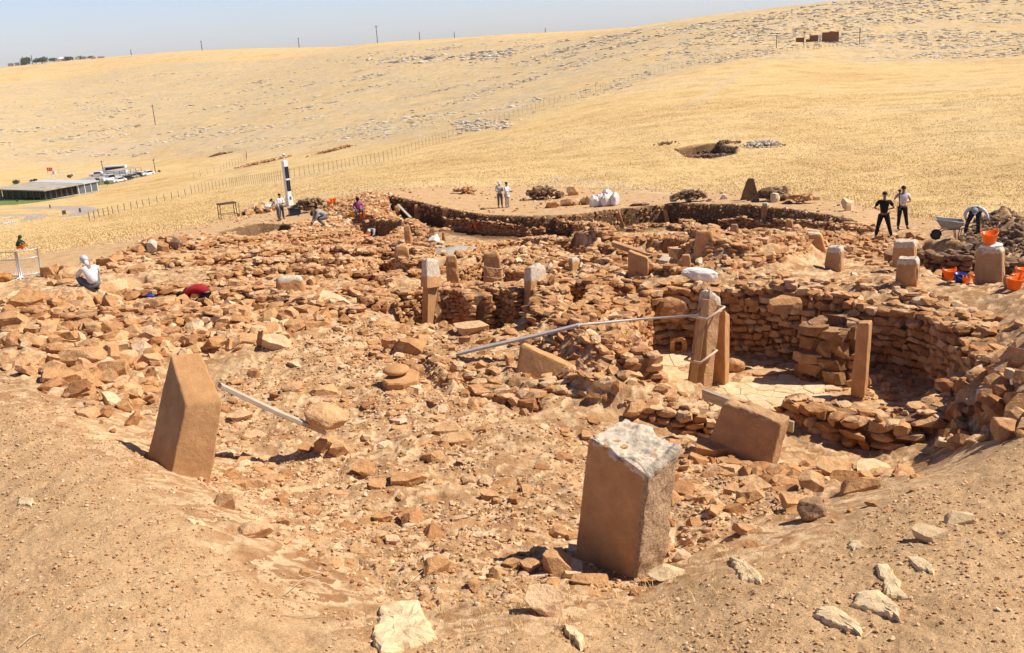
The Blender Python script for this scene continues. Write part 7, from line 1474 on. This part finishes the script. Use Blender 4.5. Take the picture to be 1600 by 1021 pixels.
for px, py, w, h, lab in ((101,338,.6,.9,"dark square info board beside the bend of the road"), (126,335,.3,.9,"narrow dark panel where the road meets the path"), (79,328,.25,.9,"small dark post sign at the middle of the road")):
    p = onground(G(px, py)); t = thing("info_board", p, lab, "info board", "info boards along the road", face_cam(p)); bx("panel", (-w/2, w/2, -.05, .05, .25, h), M_BOARD, t, 0); [tube("leg", [(s * w * .4, 0, -.1), (s * w * .4, 0, .42)], .05, M_METAL, parent=t, n=5) for s in (-1, 1)]
p = onground(G(17, 349)); t = thing("road_gate", p, "white railing gate across the lower road at the left edge", "gate", None, face_cam(p) + .3)
for i in range(9): tube("bar", [(-1.0 + i * .25, 0, 0), (-1.0 + i * .25, 0, 1.0)], .03, M_WPAINT, parent=t, n=5)
for z in (.2, .98): tube("rail", [(-1.05, 0, z), (1.05, 0, z)], .03, M_WPAINT, parent=t, n=5)

# ------------------------------------------------------------------ trees and the village
M_LEAF = grass_mat("leaves", (.035, .055, .02), (.10, .13, .05)); M_BARK = plain("bark", (.10, .07, .05), .9)
def tree(p, h, w, label, seed, n=700, leaf=.5, group="trees in the valley and the village", trunk=True):
    rg = np.random.default_rng(seed); t = thing("tree", p, label, "tree", group); cs_ = [(rg.normal(0, w * .22), rg.normal(0, w * .22), h * rg.uniform(.45, .8), rg.uniform(.22, .34) * w) for _ in range(8)]; P = []; T = []
    for k in range(n):
        c = cs_[k % 8]; d = rg.normal(size=3); d /= np.linalg.norm(d); q = np.array(c[:3]) + d * c[3] * rg.uniform(.55, 1.1) * np.array([1, 1, .8]); a = rg.normal(size=3); a /= np.linalg.norm(a); b = np.cross(a, d); b /= np.linalg.norm(b) + 1e-6; P += [q + a * leaf, q + b * leaf * .6, q - a * leaf, q - b * leaf * .6]; T += [rg.random()] * 4
    Fc = np.arange(4 * n).reshape(n, 4); mk("crown", np.array(P), Fc, M_LEAF, parent=t, tint=np.array(T))
    tube("trunk", [(0,0,-.4),(.05*h*.2,0,h*.3),(0,0,h*.6)], [w*.05, w*.035, w*.015], M_BARK, parent=t, n=7)
    return t
for k, (px, py, hp, wp, lab) in enumerate(((155,291,13,7,"dark slender tree at the corner of the visitor building"), (168,291,9,7,"small round tree between the building and the canopy"), (27,288,5,9,"low round bush behind the roof at the left"), (52,285,4,8,"low dark bush behind the roof in the middle"), (110,279,5,7,"bush at the far side of the building's roof"), (249,271,5,4,"small dry bush past the end of the canopy"), (70,312,3,5,"low shrub at the near corner of the visitor building"), (94,308,3,5,"low green shrub along the front of the visitor building"), (27,317,4,3,"young green sapling on the lawn"))):
    p = onground(B(px, py)); k_ = float(np.hypot(p[0], p[1])) / F; tree(p, hp * k_, wp * k_, lab, 60 + k, 260, .16 * wp * k_ * .8)
for k, (px, py, hp, wp, lab) in enumerate(((41,100,9,15,"dark spreading tree at the left of the village"), (56,100,6,8,"middle tree of the village group"), (66,100,9,13,"grey-green tree right of the dark spreading one"), (84,97,5,9,"small trees' nearest crown left of the white roof"), (108,94,5,10,"low tree right of the white roof"), (125,92,4,8,"low dark tree among the right-hand village houses"), (142,91,3,6,"last small tree at the right end of the village"))):
    p = onground(B(px, py)); k_ = float(np.hypot(p[0], p[1])) / F; tree(p, hp * k_, wp * k_, lab, 80 + k, 420, .09 * wp * k_)
def house(px, py, wp, hp, label, mat, roof=None, gable=False):
    p = onground(B(px, py)); k = float(np.hypot(p[0], p[1])) / F; t = thing("village_house", p, label, "house", "houses of the far village", face_cam(p)); w, h = wp * k, hp * k; d = w * .7; bx("wall", (-w/2, w/2, 0, d, -2, h), mat, t, 0)
    if gable: mk("roof", [(-w*.55,-.3,h),(w*.55,-.3,h),(w*.55,d+.3,h),(-w*.55,d+.3,h),(-w*.4,d/2,h*1.6),(w*.4,d/2,h*1.6)], [(0,1,5,4),(1,2,5),(2,3,4,5),(3,0,4),(3,2,1,0)], roof or M_WPAINT, parent=t)
    else: bx("roof", (-w*.52, w*.52, -.2, d + .2, h, h + .3), roof or mat, t, 0)
    for x in (-.25, .2): f_ = bx("window", (x * w, x * w + .1 * w, -.06, -.003, h * .45, h * .75), M_GLASSD, t, 0)
M_PLAS = plain("pale_plaster", (.52, .44, .36), .9); M_MUDW = plain("mud_plaster", (.46, .30, .20), .9); M_GRB = plain("grey_block", (.26, .25, .26), .9)
for a in ((17,102,7,4,"dark grey block house at the left end of the village",M_GRB),(27,102,6,4,"second grey house beside the leftmost one",M_GRB),(37,102,8,3,"low mud-coloured house in front of the village trees",M_MUDW),(101,95,13,3.5,"wide house with a bright white pitched roof",M_PLAS,M_WPAINT,True),(90,97,6,3,"small plaster house left of the white-roofed one",M_PLAS),(121,94,6,3.5,"plaster house right of the white-roofed one",M_PLAS),(131,93,6,3.5,"dark house in the right part of the village",M_GRB),(138,92,5,3,"pale little house in the right part of the village",M_PLAS,M_WPAINT),(146,92,6,2.5,"low mud house near the right end of the village",M_MUDW),(158,91,9,2,"long low shed at the right end of the village",M_MUDW)): house(*a)

# ------------------------------------------------------------------ the dusty air over the valley
hm = bpy.data.materials.new("dusty_air"); hm.use_nodes = True; hn = hm.node_tree; hn.nodes.remove(hn.nodes["Principled BSDF"])
pv_ = hn.nodes.new("ShaderNodeVolumePrincipled"); pv_.inputs["Color"].default_value = (0.93, 0.93, 0.95, 1); pv_.inputs["Density"].default_value = 0.00006; hn.links.new(pv_.outputs[0], hn.nodes["Material Output"].inputs["Volume"])
V, Fc = boxv(-6600, 6600, -60, 6600, float(Zg.min()) - 1.5, max(float(Zg.max()), 30.0) + 25); tag(mk("haze", V, Fc, hm), kind="stuff")
